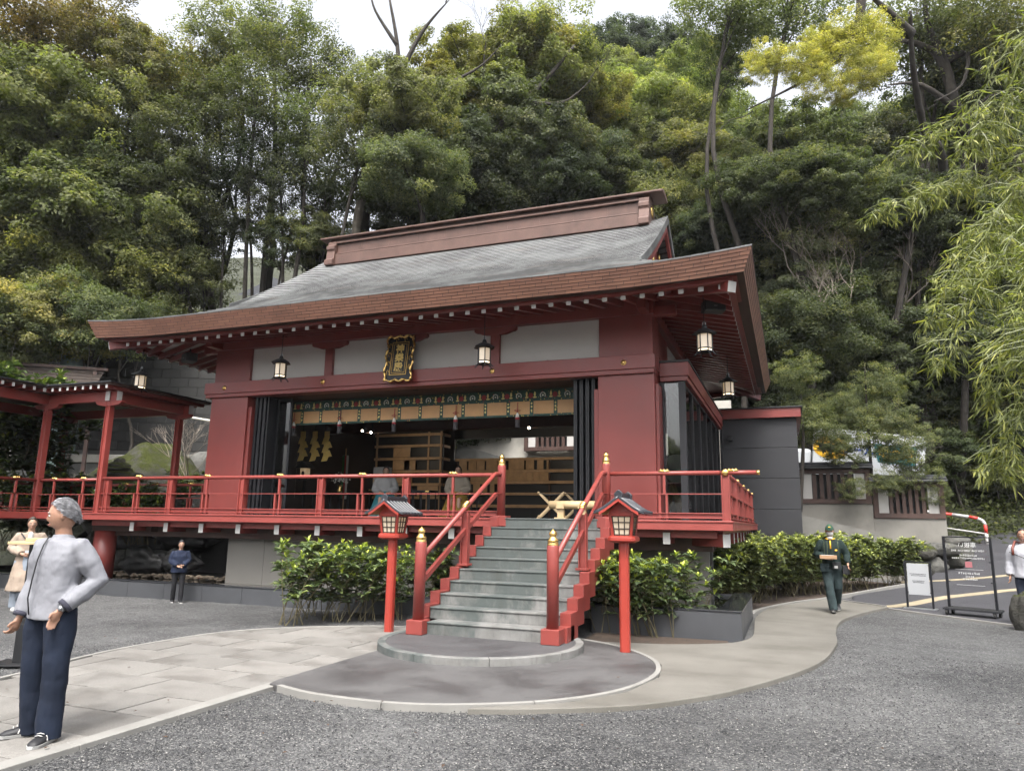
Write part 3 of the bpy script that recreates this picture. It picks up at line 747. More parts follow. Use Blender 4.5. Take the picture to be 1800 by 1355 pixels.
# left rack, stepped wall of boards
rk2 = thing('votive_wall', 'tall stepped wall of wooden votive boards on the left inside the hall', 'rack', (-7.2,7.6,DZ), 0)
for k, z in enumerate((1.95,2.35,2.75,3.15,3.55,3.95,4.3)):
    MB().beam((-8.5,8.0,z),(-6.15,8.0,z),.05,.08).build('rail', M['wood'], rk2); MB().beam((-6.14,8.0,z),(-6.14,8.6,z),.05,.08).build('rail', M['wood'], rk2)
for x0,x1,z0,z1 in ((-8.4,-7.9,2.8,3.1),(-7.85,-7.1,2.8,3.1),(-7.8,-7.2,3.2,3.5),(-7.8,-7.2,3.6,3.9),(-6.9,-6.2,2.4,2.7),(-8.3,-7.6,2.4,2.7),(-7.4,-7.0,3.2,3.5)):
    hbk('board', x0, x1, 7.96, 7.99, z0, z1, M['wood'], rk2)
for x in (-8.45,-6.6,-6.17): hbk('upright', x-.03, x+.03, 8.03, 8.06, DZ, 4.4, M['wood'], rk2)
hbk('backing', -8.6, -6.1, 8.07, 8.10, DZ, 4.4, M['black'], rk2)
# ---------------------------------------------------------------- veranda deck and railing
ver = thing('veranda', 'red timber veranda with railing running round the hall at stair-top height', 'veranda', (-3.8,0,0))
vl = wloc(ver)
def vb(name, x0,x1,y0,y1,z0,z1, mat=None, bev=.006, par=None): return MB().box(x0,x1,y0,y1,z0,z1).build(name, mat or M['red_deck'], par or ver, bevel=bev)
DX0, DX1, DY1 = -10.9, 2.98, 9.08
vb('deck_floor', DX0, DX1-.12, .02, WY, DZ-.16, DZ-.004, M['floor'], 0)
vb('deck_floor', 1.6, DX1-.12, WY, DY1, DZ-.16, DZ-.004, M['floor'], 0)
for xa_, xb_ in ((DX0,-1.10),(1.10,DX1)): vb('fascia', xa_, xb_, -.12, .02, 1.545, 1.665); vb('fascia_lip', xa_, xb_+(.012 if xb_ > 0 else 0), -.135, .03, 1.667, 1.70)
vb('fascia', DX1-.14, DX1, .022, DY1, 1.545, 1.665); vb('fascia_lip', DX1-.15, DX1+.012, .032, DY1, 1.667, 1.70)
vb('under_beam', DX0, 2.72, .10, .24, 1.42, 1.543); vb('under_beam', 2.70, 2.80, .24, DY1, 1.42, 1.543)
vb('under_beam', DX0, 2.6, .55, .75, 1.2, 1.42, M['wooddark'])
jm = MB().box(-.055,.055,0,1.3,-.09,.09).mesh('joist'); jm.materials.append(M['red']); jc = MB().box(-.057,.057,-.008,0,-.092,.092).mesh('joist_end'); jc.materials.append(M['white'])
def joist(x, y, rz):
    o = inst(jm, 'joist', ver, Vector((x,y,1.412))-vl, (0,0,rz)); inst(jc, 'joist_end', o)
for x in [-9.62+.9625*k for k in range(13)]: joist(x, .04, 0)
for y in [.62+.9625*k for k in range(9)]: joist(2.87, y, math.pi/2)
h_ = MB().beam((2.86,.06,1.39),(1.9,1.0,1.39),.13,.2).build('corner_joist', M['red'], ver, bevel=.006); MB().beam((2.868,.052,1.39),(2.858,.062,1.39),.135,.205).build('joist_end', M['white'], h_)
RZ = 2.455
# railing: top tube, thin mid rail, sill rails
def rail_run(p, q, gold=True):
    p = Vector(p); q = Vector(q); d = (q-p).normalized()
    MB().tube([p+Vector((0,0,RZ)), q+Vector((0,0,RZ))], .036, 12).build('handrail', M['red_deck'], ver, smooth=True)
    for z, w_, h2 in ((2.118,.075,.016),(1.812,.085,.016),(1.738,.10,.018)):
        MB().beam(p+Vector((0,0,z)), q+Vector((0,0,z)), w_, h2).build('rail', M['red_deck'], ver, bevel=.003)
    MB().beam(p+Vector((0,0,1.775)), q+Vector((0,0,1.775)), .02, .056).build('rail_board', M['red_deck'], ver)
rail_run((-10.58,0,0), (-1.02,0,0)); rail_run((1.02,0,0), (2.82,0,0)); rail_run((2.885,.06,0), (2.885,9.05,0))
MB().tube([(2.8,0,RZ),(3.36,0,RZ)], .036, 12).build('handrail', M['red_deck'], ver, smooth=True)
MB().tube([(3.36,0,RZ),(3.41,0,RZ)], .039, 12).build('rail_end_cap', M['gold'], ver, smooth=True)
# posts
def hpost(z0, z1, w_=.13, d_=.10):
    m = MB(); m.box(-w_/2,-w_/2+.018,-d_/2,d_/2,z0,z1); m.box(w_/2-.018,w_/2,-d_/2,d_/2,z0,z1); m.box(-w_/2+.018,w_/2-.018,-d_/2+.03,d_/2-.03,z0,z1-.02); return m
tp = hpost(1.70, 2.42); tpm = tp.mesh('post'); tpm.materials.append(M['red_deck'])
upm = MB().box(-.02,.02,-.02,.02,2.126,2.43).mesh('post'); upm.materials.append(M['red_deck'])
lpm = MB().box(-.018,.018,-.03,.03,1.70,2.110).mesh('post'); lpm.materials.append(M['red_deck'])
clasp = MB()
for k in range(3): clasp.ball((-.05+.05*k,0,.012), (.028,.045,.03), 8, 6)
clasp.box(-.09,.09,-.035,.035,-.01,.012)
clm = clasp.mesh('clasp', smooth=True); clm.materials.append(M['gold'])
def thick(x, y, rz=0): inst(tpm, 'post', ver, Vector((x,y,0))-vl, (0,0,rz))
def thin(x, y, rz=0, gold=True):
    c, s = math.cos(rz), math.sin(rz)
    inst(upm, 'post', ver, Vector((x,y,0))-vl, (0,0,rz))
    for a in (-.075,.035): inst(lpm, 'post', ver, Vector((x+a*c,y+a*s,0))-vl, (0,0,rz))
    if gold: inst(clm, 'gold_clasp', ver, Vector((x,y,RZ+.03))-vl, (0,0,rz))
for x in (-10.42,-8.58,-6.67,-4.75,-2.86): thick(x, 0)
for x in (-9.52,-7.60,-5.75,-3.82,-1.90,1.92): thin(x, 0)
thick(2.885, 0); inst(clm, 'gold_clasp', ver, Vector((3.0,0,RZ+.03))-vl)
MB().lathe([(.055,-.02),(.06,0),(.05,.02),(.02,.03)], 16).build('rail_rosette', M['gold'], ver, world=False, loc=Vector((2.885,-.03,RZ))-vl, smooth=True).rotation_euler = (math.pi/2,0,0)
for k in range(9):
    y = .96*(k+1)
    if y < 9: (thin if k % 2 == 0 else thick)(2.885, y, math.pi/2)
# panel wall and pond surround under the deck
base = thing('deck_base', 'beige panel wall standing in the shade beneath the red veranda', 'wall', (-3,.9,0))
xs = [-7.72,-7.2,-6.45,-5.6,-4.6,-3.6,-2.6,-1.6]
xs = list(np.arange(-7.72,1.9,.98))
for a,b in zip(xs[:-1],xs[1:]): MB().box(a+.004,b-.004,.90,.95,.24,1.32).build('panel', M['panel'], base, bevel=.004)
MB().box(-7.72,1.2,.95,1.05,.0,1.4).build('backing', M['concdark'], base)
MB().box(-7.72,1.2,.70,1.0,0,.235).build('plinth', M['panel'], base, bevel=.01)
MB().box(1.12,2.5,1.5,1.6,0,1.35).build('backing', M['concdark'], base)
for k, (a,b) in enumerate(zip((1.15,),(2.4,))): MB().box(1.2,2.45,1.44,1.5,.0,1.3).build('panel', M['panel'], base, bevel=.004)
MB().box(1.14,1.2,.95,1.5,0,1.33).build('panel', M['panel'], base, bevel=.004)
# granite kerb of the pond
kerb = thing('pond_kerb', 'low dark granite kerb along the pond below the veranda', 'kerb', (-6,-.3,0))
x = -14.0
while x < -1.2:
    x2 = min(x+.98,-1.2); MB().box(x,x2-.006,-.36,-.14,-.05,.30).build('kerb_stone', M['granite'], kerb, bevel=.006); x = x2
MB().box(-14,-1.2,-.37,-.12,.303,.325).build('coping', M['granitewet'], kerb, bevel=.006)
MB().box(-7.7,-1.2,-.14,.9,-.02,.22).build('ledge', M['granite'], kerb)
# water
def water_mat():
    t = NT('dark_water'); n = t.noise(t.pos(), 4, 3); return t.set((.012,.014,.012), .03, t.bump(n, .12, .01), spec=.6)
M['water'] = water_mat()
struct(MB().box(-16,-7.72,-.12,2.0,.02,.17).build('water', M['water']))
# granite planter right of the stairs
pl_ = thing('granite_planter', 'low dark granite planter with wet black rim right of the stairs', 'planter', (2.3,-.2,0))
PXa, PXb, PYa, PYb = .9, 3.10, -.85, 2.2
for (x0,x1,y0,y1) in ((PXa,PXb,PYa,PYa+.12),(PXb-.12,PXb,PYa+.12,PYb),(PXa,PXb-.12,PYb-.12,PYb)): MB().box(x0,x1,y0,y1,-.03,.40).build('side', M['granite'], pl_, bevel=.006)
MB().box(PXa,PXb+.01,PYa-.01,PYa+.30,.403,.43).build('rim', M['granitewet'], pl_, bevel=.005); MB().box(PXb-.32,PXb+.01,PYa+.302,PYb,.403,.43).build('rim', M['granitewet'], pl_, bevel=.005)
MB().box(PXa,PXb-.3,PYa+.2,PYb,.25,.36).build('water_surface', M['water'], pl_)

# ---------------------------------------------------------------- staircase
st = thing('staircase', 'concrete staircase with red stepped sides and gold-capped posts up to the hall', 'staircase', (0,-1.6,0))
TR, RI, Z0 = .3126, .1565, .135
def sy(k): return -2.63+(k-2)*TR
def szz(k): return Z0+RI*k
for k in range(1, 11):
    hw = .83 if k in (1, 10) else .95
    y1 = sy(k)+TR+.10 if k < 10 else .6
    m = MB(); e = .012
    pl = [(sy(k)+.014, szz(k)-RI-.002 if k > 1 else Z0-.02),(sy(k)+.014,szz(k)-.028),(sy(k),szz(k)-.020),(sy(k),szz(k)),(y1,szz(k)),(y1,szz(k)-RI-.002)]
    m.extr(pl, 'yz', -hw, hw).build('step', M['step'], st, bevel=.006)
for s in (-1,1):
    for k in range(1, 11):
        y0 = sy(k)-.02; top = szz(k)+.025; bot = max(szz(k)-.33, Z0-.01) 
        if k == 1: y0 = sy(1)+.12
        MB().box(*(sorted((s*.952,s*1.10))), y0+.001*k, y0+TR+.03+.001*k, bot, top-.0005*k).build('side_block', M['red_deck'], st, bevel=.005)
    # bottom newel
    X = s*.95
    MB().box(X-.12,X+.12,-3.08,-2.84,Z0-.005,.315).build('newel_base', M['red_deck'], st, bevel=.008)
    nb = MB().lathe([(.078,.31),(.078,1.32),(.07,1.345)], 20, (X,-2.96)).build('newel_post', M['red_deck'], st, smooth=True)
    gi = [(.072,1.33),(.074,1.345),(.068,1.36),(.066,1.385),(.071,1.39),(.071,1.40),(.063,1.41),(.055,1.425),(.045,1.437),(.040,1.45),(.048,1.462),(.052,1.475),(.05,1.495),(.038,1.515),(.018,1.53),(.002,1.548)]
    MB().lathe(gi, 20, (X,-2.96)).build('finial', M['gold'], nb, smooth=True)
    # top newel
    MB().box(X-.12-(.02 if s > 0 else 0),X+.12+(.02 if s < 0 else 0),-.12,.12,1.56,1.74).build('newel_base', M['red_deck'], st, bevel=.006)
    nb = MB().lathe([(.072,1.73),(.072,2.60),(.066,2.63)], 20, (X,0)).build('newel_post', M['red_deck'], st, smooth=True)
    MB().lathe([(r*.92,z+1.285) for r, z in gi], 20, (X,0)).build('finial', M['gold'], nb, smooth=True)
    # handrail
    MB().tube([(X,-2.93,1.125),(X,-.40,2.405),(X,-.30,2.445),(X,-.2,2.455),(X,-.04,2.455)], .037, 12).build('handrail', M['red_deck'], st, smooth=True)
    MB().beam((X,-2.90,.81),(X,-.27,2.10),.05,.075).build('lower_rail', M['red_deck'], st, bevel=.004)
    MB().beam((X,-.29,2.118),(X,0,2.118),.07,.018).build('lower_rail', M['red_deck'], st, bevel=.003)
    hp = hpost(0,.80,.12,.10); 
    o = hp.build('middle_post', M['red_deck'], st, world=False, loc=Vector((X,-1.50,.97))-wloc(st))
    MB().box(X-.09,X+.09,-1.60,-1.41,.953,.985).build('post_foot', M['red_deck'], st, bevel=.004)
    o = inst(clm, 'gold_clasp', st, Vector((X,-1.50,1.885))-wloc(st), (0,-.47,math.pi/2))

# ---------------------------------------------------------------- folding doors
fd = []
for i, (xa, xb, n, lab) in enumerate(((-7.66,-7.25,7,'folded black door panels stacked by the left column of the hall'),(-.02,.46,8,'folded black door panels stacked by the right column of the hall'))):
    t_ = thing('folding_door', lab, 'door', ((xa+xb)/2,1.5,DZ), 0, 'folding doors of the hall')
    for k in range(n):
        x = xa+(xb-xa)*(k+.5)/n; s = (1 if k % 2 else -1)*.012
        MB().beam((x-s,1.30,3.04),(x+s,1.95,3.04),.034,2.66).build('door_panel', M['blackmetal'], t_, bevel=.004)
    MB().box(xa-.02,xb+.02,1.28,1.97,4.375,4.40).build('track', M['black'], t_)
def glass_mat(name, tint=(.9,.92,.92), refl=1.0, dark=0.0):
    t = NT(name); t.t.nodes.remove(t.b)
    tr = t.n('BsdfTransparent'); tr.inputs[0].default_value = (*tint,1); gl = t.n('BsdfGlossy'); gl.inputs['Roughness'].default_value = .02
    fr = t.n('Fresnel'); fr.inputs['IOR'].default_value = 1.9; mx = t.n('MixShader'); f = t.math('MULTIPLY', fr.outputs[0], refl)
    t.l(f, mx.inputs[0]); t.l(tr.outputs[0], mx.inputs[1]); t.l(gl.outputs[0], mx.inputs[2]); t.l(mx.outputs[0], t.out.inputs[0]); return t.m
M['glass'] = glass_mat('window_glass', (.62,.64,.64))
M['clear'] = glass_mat('clear_acrylic', (.985,.985,.985), .25)
t_ = thing('glass_door', 'dark glass door leaf beside the left stack of folding doors', 'door', (-7.0,1.7,DZ))
MB().box(-7.22,-6.86,1.62,1.632,DZ+.05,4.3).build('pane', M['glass'], t_)
for x in (-7.23,-6.86): MB().box(x-.025,x+.025,1.60,1.65,DZ,4.37).build('frame', M['blackmetal'], t_, bevel=.004)
MB().box(-7.2,-6.89,1.60,1.65,DZ,DZ+.06).build('frame', M['blackmetal'], t_); MB().box(-7.2,-6.89,1.60,1.65,4.31,4.37).build('frame', M['blackmetal'], t_)

# ---------------------------------------------------------------- valance of bamboo blinds
def brocade():
    t = NT('green_brocade'); p = t.pos()
    v = t.n('TexVoronoi', feature='F1'); t.l(p, v.inputs['Vector']); v.inputs['Scale'].default_value = 22
    sep = t.n('SeparateColor'); t.l(v.outputs['Color'], sep.inputs[0])
    blot = t.ramp(v.outputs['Distance'], [(.22, (1,1,1)), (.3, (0,0,0))])
    pick = t.ramp(sep.outputs[0], [(.0, (.55,.42,.10)), (.28, (.55,.42,.10)), (.3, (.02,.07,.05)), (.8, (.02,.09,.05)), (.86, (.25,.03,.03))])
    pick.node.color_ramp.interpolation = 'CONSTANT'
    return t.set(t.mix(blot, (.013,.045,.035), pick), .7)
M['brocade'] = brocade()
M['bamboo'] = pm('split_bamboo', (.42,.24,.10), .55, .12, 3, .2, 80, .002)
val = thing('bamboo_blind', 'rolled bamboo blind valance edged with green brocade across the hall opening', 'blind', (-3.7,2.0,3.8))
MB().box(-7.35,-.05,1.985,2.0,4.12,4.36).build('brocade_band', M['brocade'], val)
MB().box(-7.35,-.05,1.975,1.99,3.80,3.845).build('brocade_hem', M['brocade'], val)
npan = 14; pw = (7.35-.05)/npan
for k in range(npan):
    x0 = -7.35+k*pw
    MB().box(x0+.04,x0+pw-.04,1.985,1.995,3.845,4.12).build('blind_panel', M['bamboo'], val)
    MB().box(x0-.04,x0+.04,1.98,1.998,3.845,4.12).build('brocade_strip', M['brocade'], val)
    m = MB(); 
    for q in (3.92,4.0,4.07): m.ball((x0,1.977,q), (.018,.004,.024), 8, 6)
    m.build('strip_flower', pm('pale_gold_thread', (.62,.52,.2), .6) if k == 0 else bpy.data.materials['pale_gold_thread'], val)
M['threadwhite'] = pm('white_thread', (.55,.55,.5), .7); M['threadred'] = pm('red_thread', (.23,.025,.03), .7)
for k in range(28):
    x = -7.22+k*.2655
    if k % 2 == 0:
        m = MB(); m.tube([(x+.055*math.cos(a),1.978,4.235+.06*math.sin(a)) for a in np.linspace(-.6,3.9,12)], .011, 6); m.ball((x,1.978,4.235), (.02,.006,.02), 8, 6); m.build('medallion', M['threadwhite'], val)
    else:
        m = MB(); m.ball((x,1.978,4.24), (.055,.006,.058), 12, 8); m.build('medallion', M['threadred'], val)
        m = MB()
        for sx in (-.09,.09): m.ball((x+sx,1.979,4.27), (.022,.005,.05), 8, 6); m.ball((x+sx,1.979,4.20), (.04,.005,.018), 8, 6)
        m.build('leaf_motif', bpy.data.materials['pale_gold_thread'], val)
for i, x in enumerate((-7.02,-5.75,-4.32,-2.81,-1.39)):
    t_ = thing('tassel', '%s red and white tassel from the left hanging on the bamboo blind' % ('first','second','third','fourth','fifth')[i], 'tassel', (x,1.94,3.9), 0, 'tassels on the blind')
    MB().tube([(x,1.95,4.1),(x,1.945,3.95),(x,1.94,3.86)], .008, 6).build('cord', M['threadred'], t_)
    MB().tube([(x-.07,1.94,3.93),(x,1.935,3.95),(x+.07,1.94,3.93),(x,1.935,3.90),(x-.07,1.94,3.93)], .007, 5).build('bow', M['threadred'], t_)
    MB().lathe([(.012,.0),(.035,-.05),(.045,-.10)], 10, (x,1.94,3.88)).build('tassel_top', M['threadwhite'], t_, smooth=True)
    MB().lathe([(.045,-.10),(.048,-.15)], 10, (x,1.94,3.88)).build('tassel_band', M['threadred'], t_, smooth=True)
    MB().lathe([(.048,-.15),(.05,-.31),(.045,-.32)], 10, (x,1.94,3.88)).build('tassel_fringe', M['dark'] if False else pm('grey_fringe%d' % i, (.04,.037,.04), .8), t_, smooth=True)

M['goldpaint'] = pm('gold_paint', (.62,.45,.14), .45, .1, 9, .05, 40, .002)
# ---------------------------------------------------------------- name plaque
pq = thing('name_plaque', 'black plaque with gold wavy frame and three gold characters above the opening', 'plaque', (-3.70,.95,4.98))
tilt = Matrix.Rotation(rad(-8), 3, 'X')      # leans forward at the top
def PQ(x, z, y=0): return Vector((-3.70,.98,4.98))+tilt @ Vector((x,y,z))
def pbox(name, x0,x1,z0,z1,y0,y1, mat, par=None, bev=.004):
    m = MB(); P = [PQ(x,z,y) for z in (z0,z1) for (x,y) in ((x0,y0),(x1,y0),(x1,y1),(x0,y1))]
    m.add(P, [(3,2,1,0),(4,5,6,7),(0,1,5,4),(1,2,6,5),(2,3,7,6),(3,0,4,7)]); return m.build(name, mat, par or pq, bevel=bev)
pbox('board', -.31,.31,-.48,.48,0,.04, M['black'])
pbox('inner_board', -.19,.19,-.36,.36,-.012,0, M['black'])
for (a,b,c,d) in ((-.20,.20,.355,.37),(-.20,.20,-.37,-.355),(-.20,-.185,-.354,.354),(.185,.20,-.354,.354),(-.155,.155,.315,.325),(-.155,.155,-.325,-.315),(-.155,-.147,-.314,.314),(.147,.155,-.314,.314)):
    pbox('gold_line', a,b,c,d,-.02,-.012, M['golddim'], bev=.002)
m = MB(); n = 22
def wavy(p0, p1, nrm, n):
    P = []
    for k in range(n+1):
        t = k/n; x = p0[0]+(p1[0]-p0[0])*t; z = p0[1]+(p1[1]-p0[1])*t; a = .022*math.sin(t*math.pi*6)
        P.append(PQ(x+nrm[0]*a, z+nrm[1]*a, -.015))
    return P
for p0,p1,nr,k in (((-.31,-.49),(-.31,.49),(1,0),26),((.31,-.49),(.31,.49),(1,0),26),((-.31,.49),(.31,.49),(0,1),16),((-.31,-.49),(.31,-.49),(0,1),16)):
    W = wavy(p0,p1,nr,k); MB().tube(W, [.024+.007*math.sin(i*1.9) for i in range(len(W))], 8).build('wavy_frame', M['gold'], pq, smooth=True)
for sx,z in ((-.25,.3),(-.25,.1),(-.25,-.1),(-.25,-.3),(.25,.2),(.25,0),(.25,-.2),(-.1,.42),(.1,.42)):
    MB().tube([PQ(sx+.03*math.cos(a)*(1-a/9),z+.05*math.sin(a),-.006) for a in np.linspace(0,4.5,12)], .006, 5).build('scroll', M['golddim'], pq)
for ch, z in (('神',.205),('樂',0),('殿',-.205)):
    me = text_mesh(ch, .20, .006, 'character', .006); me.materials.append(M['goldpaint'])
    o = bpy.data.objects.new('character', me); COL.objects.link(o); o.parent = pq
    o.rotation_euler = (math.pi/2+rad(-8),0,0); o.location = PQ(0,z,-.016)-wloc(pq)

# ---------------------------------------------------------------- hanging lanterns
def lantern(loc, top, lab, rz=0):
    x,y,z = loc                                # z = middle of the paper body
    L = thing('hanging_lantern', lab, 'lantern', loc, rz, 'hanging bronze lanterns under the eaves')
    B = lambda m,n,mt,p=L,sm=False: m.build(n, mt, p, smooth=sm, world=False)
    B(MB().tube([(0,0,.30),(0,0,top-z)], .008, 6), 'hanging_rod', M['blackmetal'])
    B(MB().tube([(.025*math.cos(a),0,.33+.035*math.sin(a)) for a in np.linspace(0,2*math.pi,12,endpoint=False)], .007, 6, closed=True), 'ring', M['steel'])
    B(MB().lathe([(.03,.31),(.045,.275),(.05,.25),(.11,.225),(.205,.165),(.215,.15),(.205,.145),(.10,.165)], 6), 'roof', M['blackmetal'])
    n = 6; r = .125; b = B(MB().lathe([(r-.006,-.115),(r-.006,.135)], n, (0,0)), 'paper', M['paper'])
    for k in range(n):
        a = 2*math.pi*k/n; p = (r*math.cos(a), r*math.sin(a))
        B(MB().tube([(p[0],p[1],-.17),(p[0],p[1],.15)], .011, 5), 'frame_bar', M['blackmetal'])
        f = MB(); f.tube([(p[0]*.95,p[1]*.95,-.15),(p[0]*1.15,p[1]*1.15,-.19),(p[0]*1.45,p[1]*1.45,-.225),(p[0]*1.6,p[1]*1.6,-.215)], [.016,.014,.010,.006], 6); B(f, 'foot', M['blackmetal'])
    for zz, h in ((-.12,.016),(.14,.02),(-.175,.02)): B(MB().lathe([(r+.012,zz),(r+.012,zz+h)], n), 'frame_ring', M['blackmetal'])
    B(MB().lathe([(r-.012,-.165),(r-.012,-.125)], n), 'light_slot', M['bulbdim'])
M['bulbdim'] = emis('warm_slot', (1,.78,.5), .9)
lantern((-6.19,.30,4.74), 5.60, 'bronze hanging lantern under the front eave, left of the name plaque')
lantern((-1.475,.30,4.74), 5.60, 'bronze hanging lantern under the front eave, right of the name plaque')
lantern((2.60,.42,4.72), 5.62, 'bronze hanging lantern at the right front corner of the eaves')
lantern((2.65,4.9,4.72), 5.62, 'bronze hanging lantern farther back under the right eave')
lantern((-10.22,.36,4.72), 5.55, 'bronze hanging lantern at the left corner above the walkway roof')
# eave loudspeakers
for (x,y,z,rz,lab) in ((2.72,.95,5.50,.4,'black loudspeaker box fixed under the right corner of the eaves'),(-9.25,.8,5.32,-.5,'black loudspeaker box fixed under the left corner of the eaves')):
    S_ = thing('loudspeaker', lab, 'speaker', (x,y,z), rz, 'eave loudspeakers')
    MB().box(-.19,.19,-.13,.13,-.10,.10).build('cabinet', M['black'], S_, world=False, bevel=.015)
    MB().box(-.17,.17,-.137,-.131,-.085,.085).build('grille', M['rubber'], S_, world=False, bevel=.004)
    MB().box(-.03,.03,-.141,-.138,-.02,-.012).build('badge', M['steel'], S_, world=False)
    MB().tube([(0,0,.1),(0,0,.22)], .02, 8).build('bracket', M['blackmetal'], S_, world=False)

# ---------------------------------------------------------------- glazed corridor and black annex on the right
cor = thing('glazed_corridor', 'black-framed glass corridor with red fascia along the right side of the hall', 'corridor', (2,5,DZ))
cb = lambda n,x0,x1,y0,y1,z0,z1,m,bev=.005: MB().box(x0,x1,y0,y1,z0,z1).build(n,m,cor,bevel=bev)
cb('fascia', 1.63, 2.17, 1.56, 1.72, 4.40, 4.66, M['red']); cb('fascia_strip', 1.63, 2.14, 1.60, 1.72, 4.31, 4.398, M['red'])
cb('fascia', 2.02, 2.17, 1.722, 9.05, 4.40, 4.66, M['red']); cb('fascia_strip', 2.02, 2.14, 1.722, 9.05, 4.31, 4.398, M['red'])
cb('flashing', 1.6, 2.19, 1.54, 9.05, 4.662, 4.70, M['black'], .003)
cb('corner_post', 1.97, 2.09, 1.62, 1.74, DZ, 4.30, M['charcoal'])
cb('front_pane', 1.70, 1.97, 1.665, 1.675, DZ+.05, 4.28, M['glass'], 0)
cb('frame', 1.61, 1.70, 1.64, 1.70, DZ, 4.3, M['blackmetal'])
yy = [1.74, 3.0, 4.3, 5.6, 6.9, 8.2, 9.0]
for a,b in zip(yy[:-1],yy[1:]):
    cb('side_pane', 2.025, 2.035, a+.05, b-.05, DZ+.06, 4.26, M['glass'], 0); cb('mullion', 2.0, 2.07, b-.05, b+.05, DZ, 4.30, M['blackmetal'])
cb('frame', 2.0, 2.06, 1.75, 9.0, DZ, DZ+.06, M['blackmetal']); cb('frame', 2.0, 2.06, 1.75, 9.0, 4.26, 4.31, M['blackmetal'])
cb('inner_wall', 1.45, 1.5, 3.6, 9.0, DZ, 4.4, M['dark'], 0)
cb('floor', 1.5, 2.0, 1.7, 9.0, DZ-.1, DZ, M['floor'], 0)
ann = thing('annex', 'black panelled annex with red roof fascia at the right rear of the hall', 'annex', (3.1,9.5,0))
ab = lambda n,x0,x1,y0,y1,z0,z1,m,bev=.006: MB().box(x0,x1,y0,y1,z0,z1).build(n,m,ann,bevel=bev)
zs = [-.1,.42,1.26,2.10,2.94,3.78,4.60]
for a,b in zip(zs[:-1],zs[1:]): ab('wall_panel', 2.07, 4.12, 9.12, 9.20, a+.005, b-.005, M['charcoal'])
ab('backing', 2.07, 4.09, 9.20, 13.5, -.1, 4.6, M['black'], 0)
for a,b in zip(zs[:-1],zs[1:]): ab('wall_panel', 4.092, 4.12, 9.202, 13.5, a+.005, b-.005, M['charcoal'])
ab('fascia', 2.06, 4.24, 8.98, 9.11, 4.60, 4.86, M['red']); ab('fascia', 4.12, 4.24, 9.112, 13.5, 4.60, 4.86, M['red'])
ab('flashing', 2.03, 4.29, 8.94, 13.5, 4.862, 4.90, M['black'], .004)
ab('wall_lamp', 2.28, 2.42, 8.98, 9.118, 3.98, 4.12, M['black'], .01)
ab('door_frame', 2.08, 2.15, 9.06, 9.118, DZ, 4.58, M['blackmetal'])
# drum behind the glass
dr = thing('taiko_drum', 'round taiko drum with white skin behind the corridor glass', 'drum', (1.62,3.0,2.75))
MB().tube([(-.28,0,0),(-.14,0,0),(.0,0,0),(.14,0,0),(.20,0,0)], [.24,.29,.31,.30,.29], 24).build('barrel', M['wooddark'], dr, world=False, smooth=True).rotation_euler = (0,0,-1.0)
MB().tube([(.20,0,0),(.215,0,0)], [.29,.28], 24).build('skin', pm('drum_skin', (.62,.60,.55), .6), dr, world=False).rotation_euler = (0,0,-1.0)
m = MB()
for k in range(24): a = 2*math.pi*k/24; m.ball((.17,.305*math.cos(a),.305*math.sin(a)), .014, 6, 4)
m.build('studs', M['black'], dr, world=False).rotation_euler = (0,0,-1.0)
m = MB(); m.beam((-.2,-.25,-1.05),(0,-.1,-.3),.06,.06); m.beam((.2,-.25,-1.05),(0,-.1,-.3),.06,.06); m.beam((-.2,.25,-1.05),(0,.1,-.3),.06,.06); m.beam((.2,.25,-1.05),(0,.1,-.3),.06,.06); m.box(-.3,.3,-.3,.3,-1.05,-1.0)
m.build('stand', M['wood'], dr, world=False)
from mathutils import noise as mnoise
def atY(px, py, Y):
    d = FX+RX*((px-900)/FPX)-UX*((py-677.5)/FPX); t = (Y-CY)/d.y; return Vector((CX,CY,CZ))+d*t
def atZ(px, py, Z):
    d = FX+RX*((px-900)/FPX)-UX*((py-677.5)/FPX); t = (Z-CZ)/d.z; return Vector((CX,CY,CZ))+d*t
def ico(sub):
    bm = bmesh.new(); bmesh.ops.create_icosphere(bm, subdivisions=sub, radius=1); v = [x.co.copy() for x in bm.verts]; f = [tuple(y.index for y in x.verts) for x in bm.faces]; bm.free(); return v, f
ICO = {k: ico(k) for k in (2,3,4,5)}
def rock_mb(c, r, seed, sub=4, rough=.35, flat=.0):
    v, f = ICO[sub]; c = Vector(c); o = Vector((seed*7.3, seed*3.1, seed*1.7)); out = []
    for p in v:
        n = mnoise.noise(p*1.1+o)*.9+mnoise.noise(p*2.6+o)*.4+mnoise.noise(p*6+o)*.16+(mnoise.noise(p*14+o)*.06 if sub > 3 else 0)
        s = 1+rough*n; out.append((c.x+p.x*s*r[0], c.y+p.y*s*r[1], c.z+p.z*s*r[2]))
    return MB().add(out, f)
def moss_rock_mat(name, rockc, mossc, amount):
    t = NT(name); p = t.pos(); n = t.noise(p, 3.2, 6, .65); g = t.n('NewGeometry'); s = t.n('SeparateXYZ'); t.l(g.outputs['Normal'], s.inputs[0])
    c = t.ramp(n, [(.3, sc_(rockc,.6)), (.7, sc_(rockc,1.35))])
    n2 = t.noise(p, 2.6, 8, .75); f = t.ramp(t.math('ADD', t.math('MULTIPLY', s.outputs[2], .35), n2), [(.72-amount, (0,0,0)), (.85-amount, (1,1,1))])
    n3 = t.noise(p, 25, 4, .7); mc = t.ramp(n3, [(.3, sc_(mossc,.5)), (.7, sc_(mossc,1.5))])
    return t.set(t.mix(f, c, mc), .95, spec=.15, normal=t.bump(n3, .6, .04, t.bump(n, .7, .15)))
M['mossrock'] = moss_rock_mat('mossy_rock', (.055,.053,.047), (.036,.042,.010), .08)
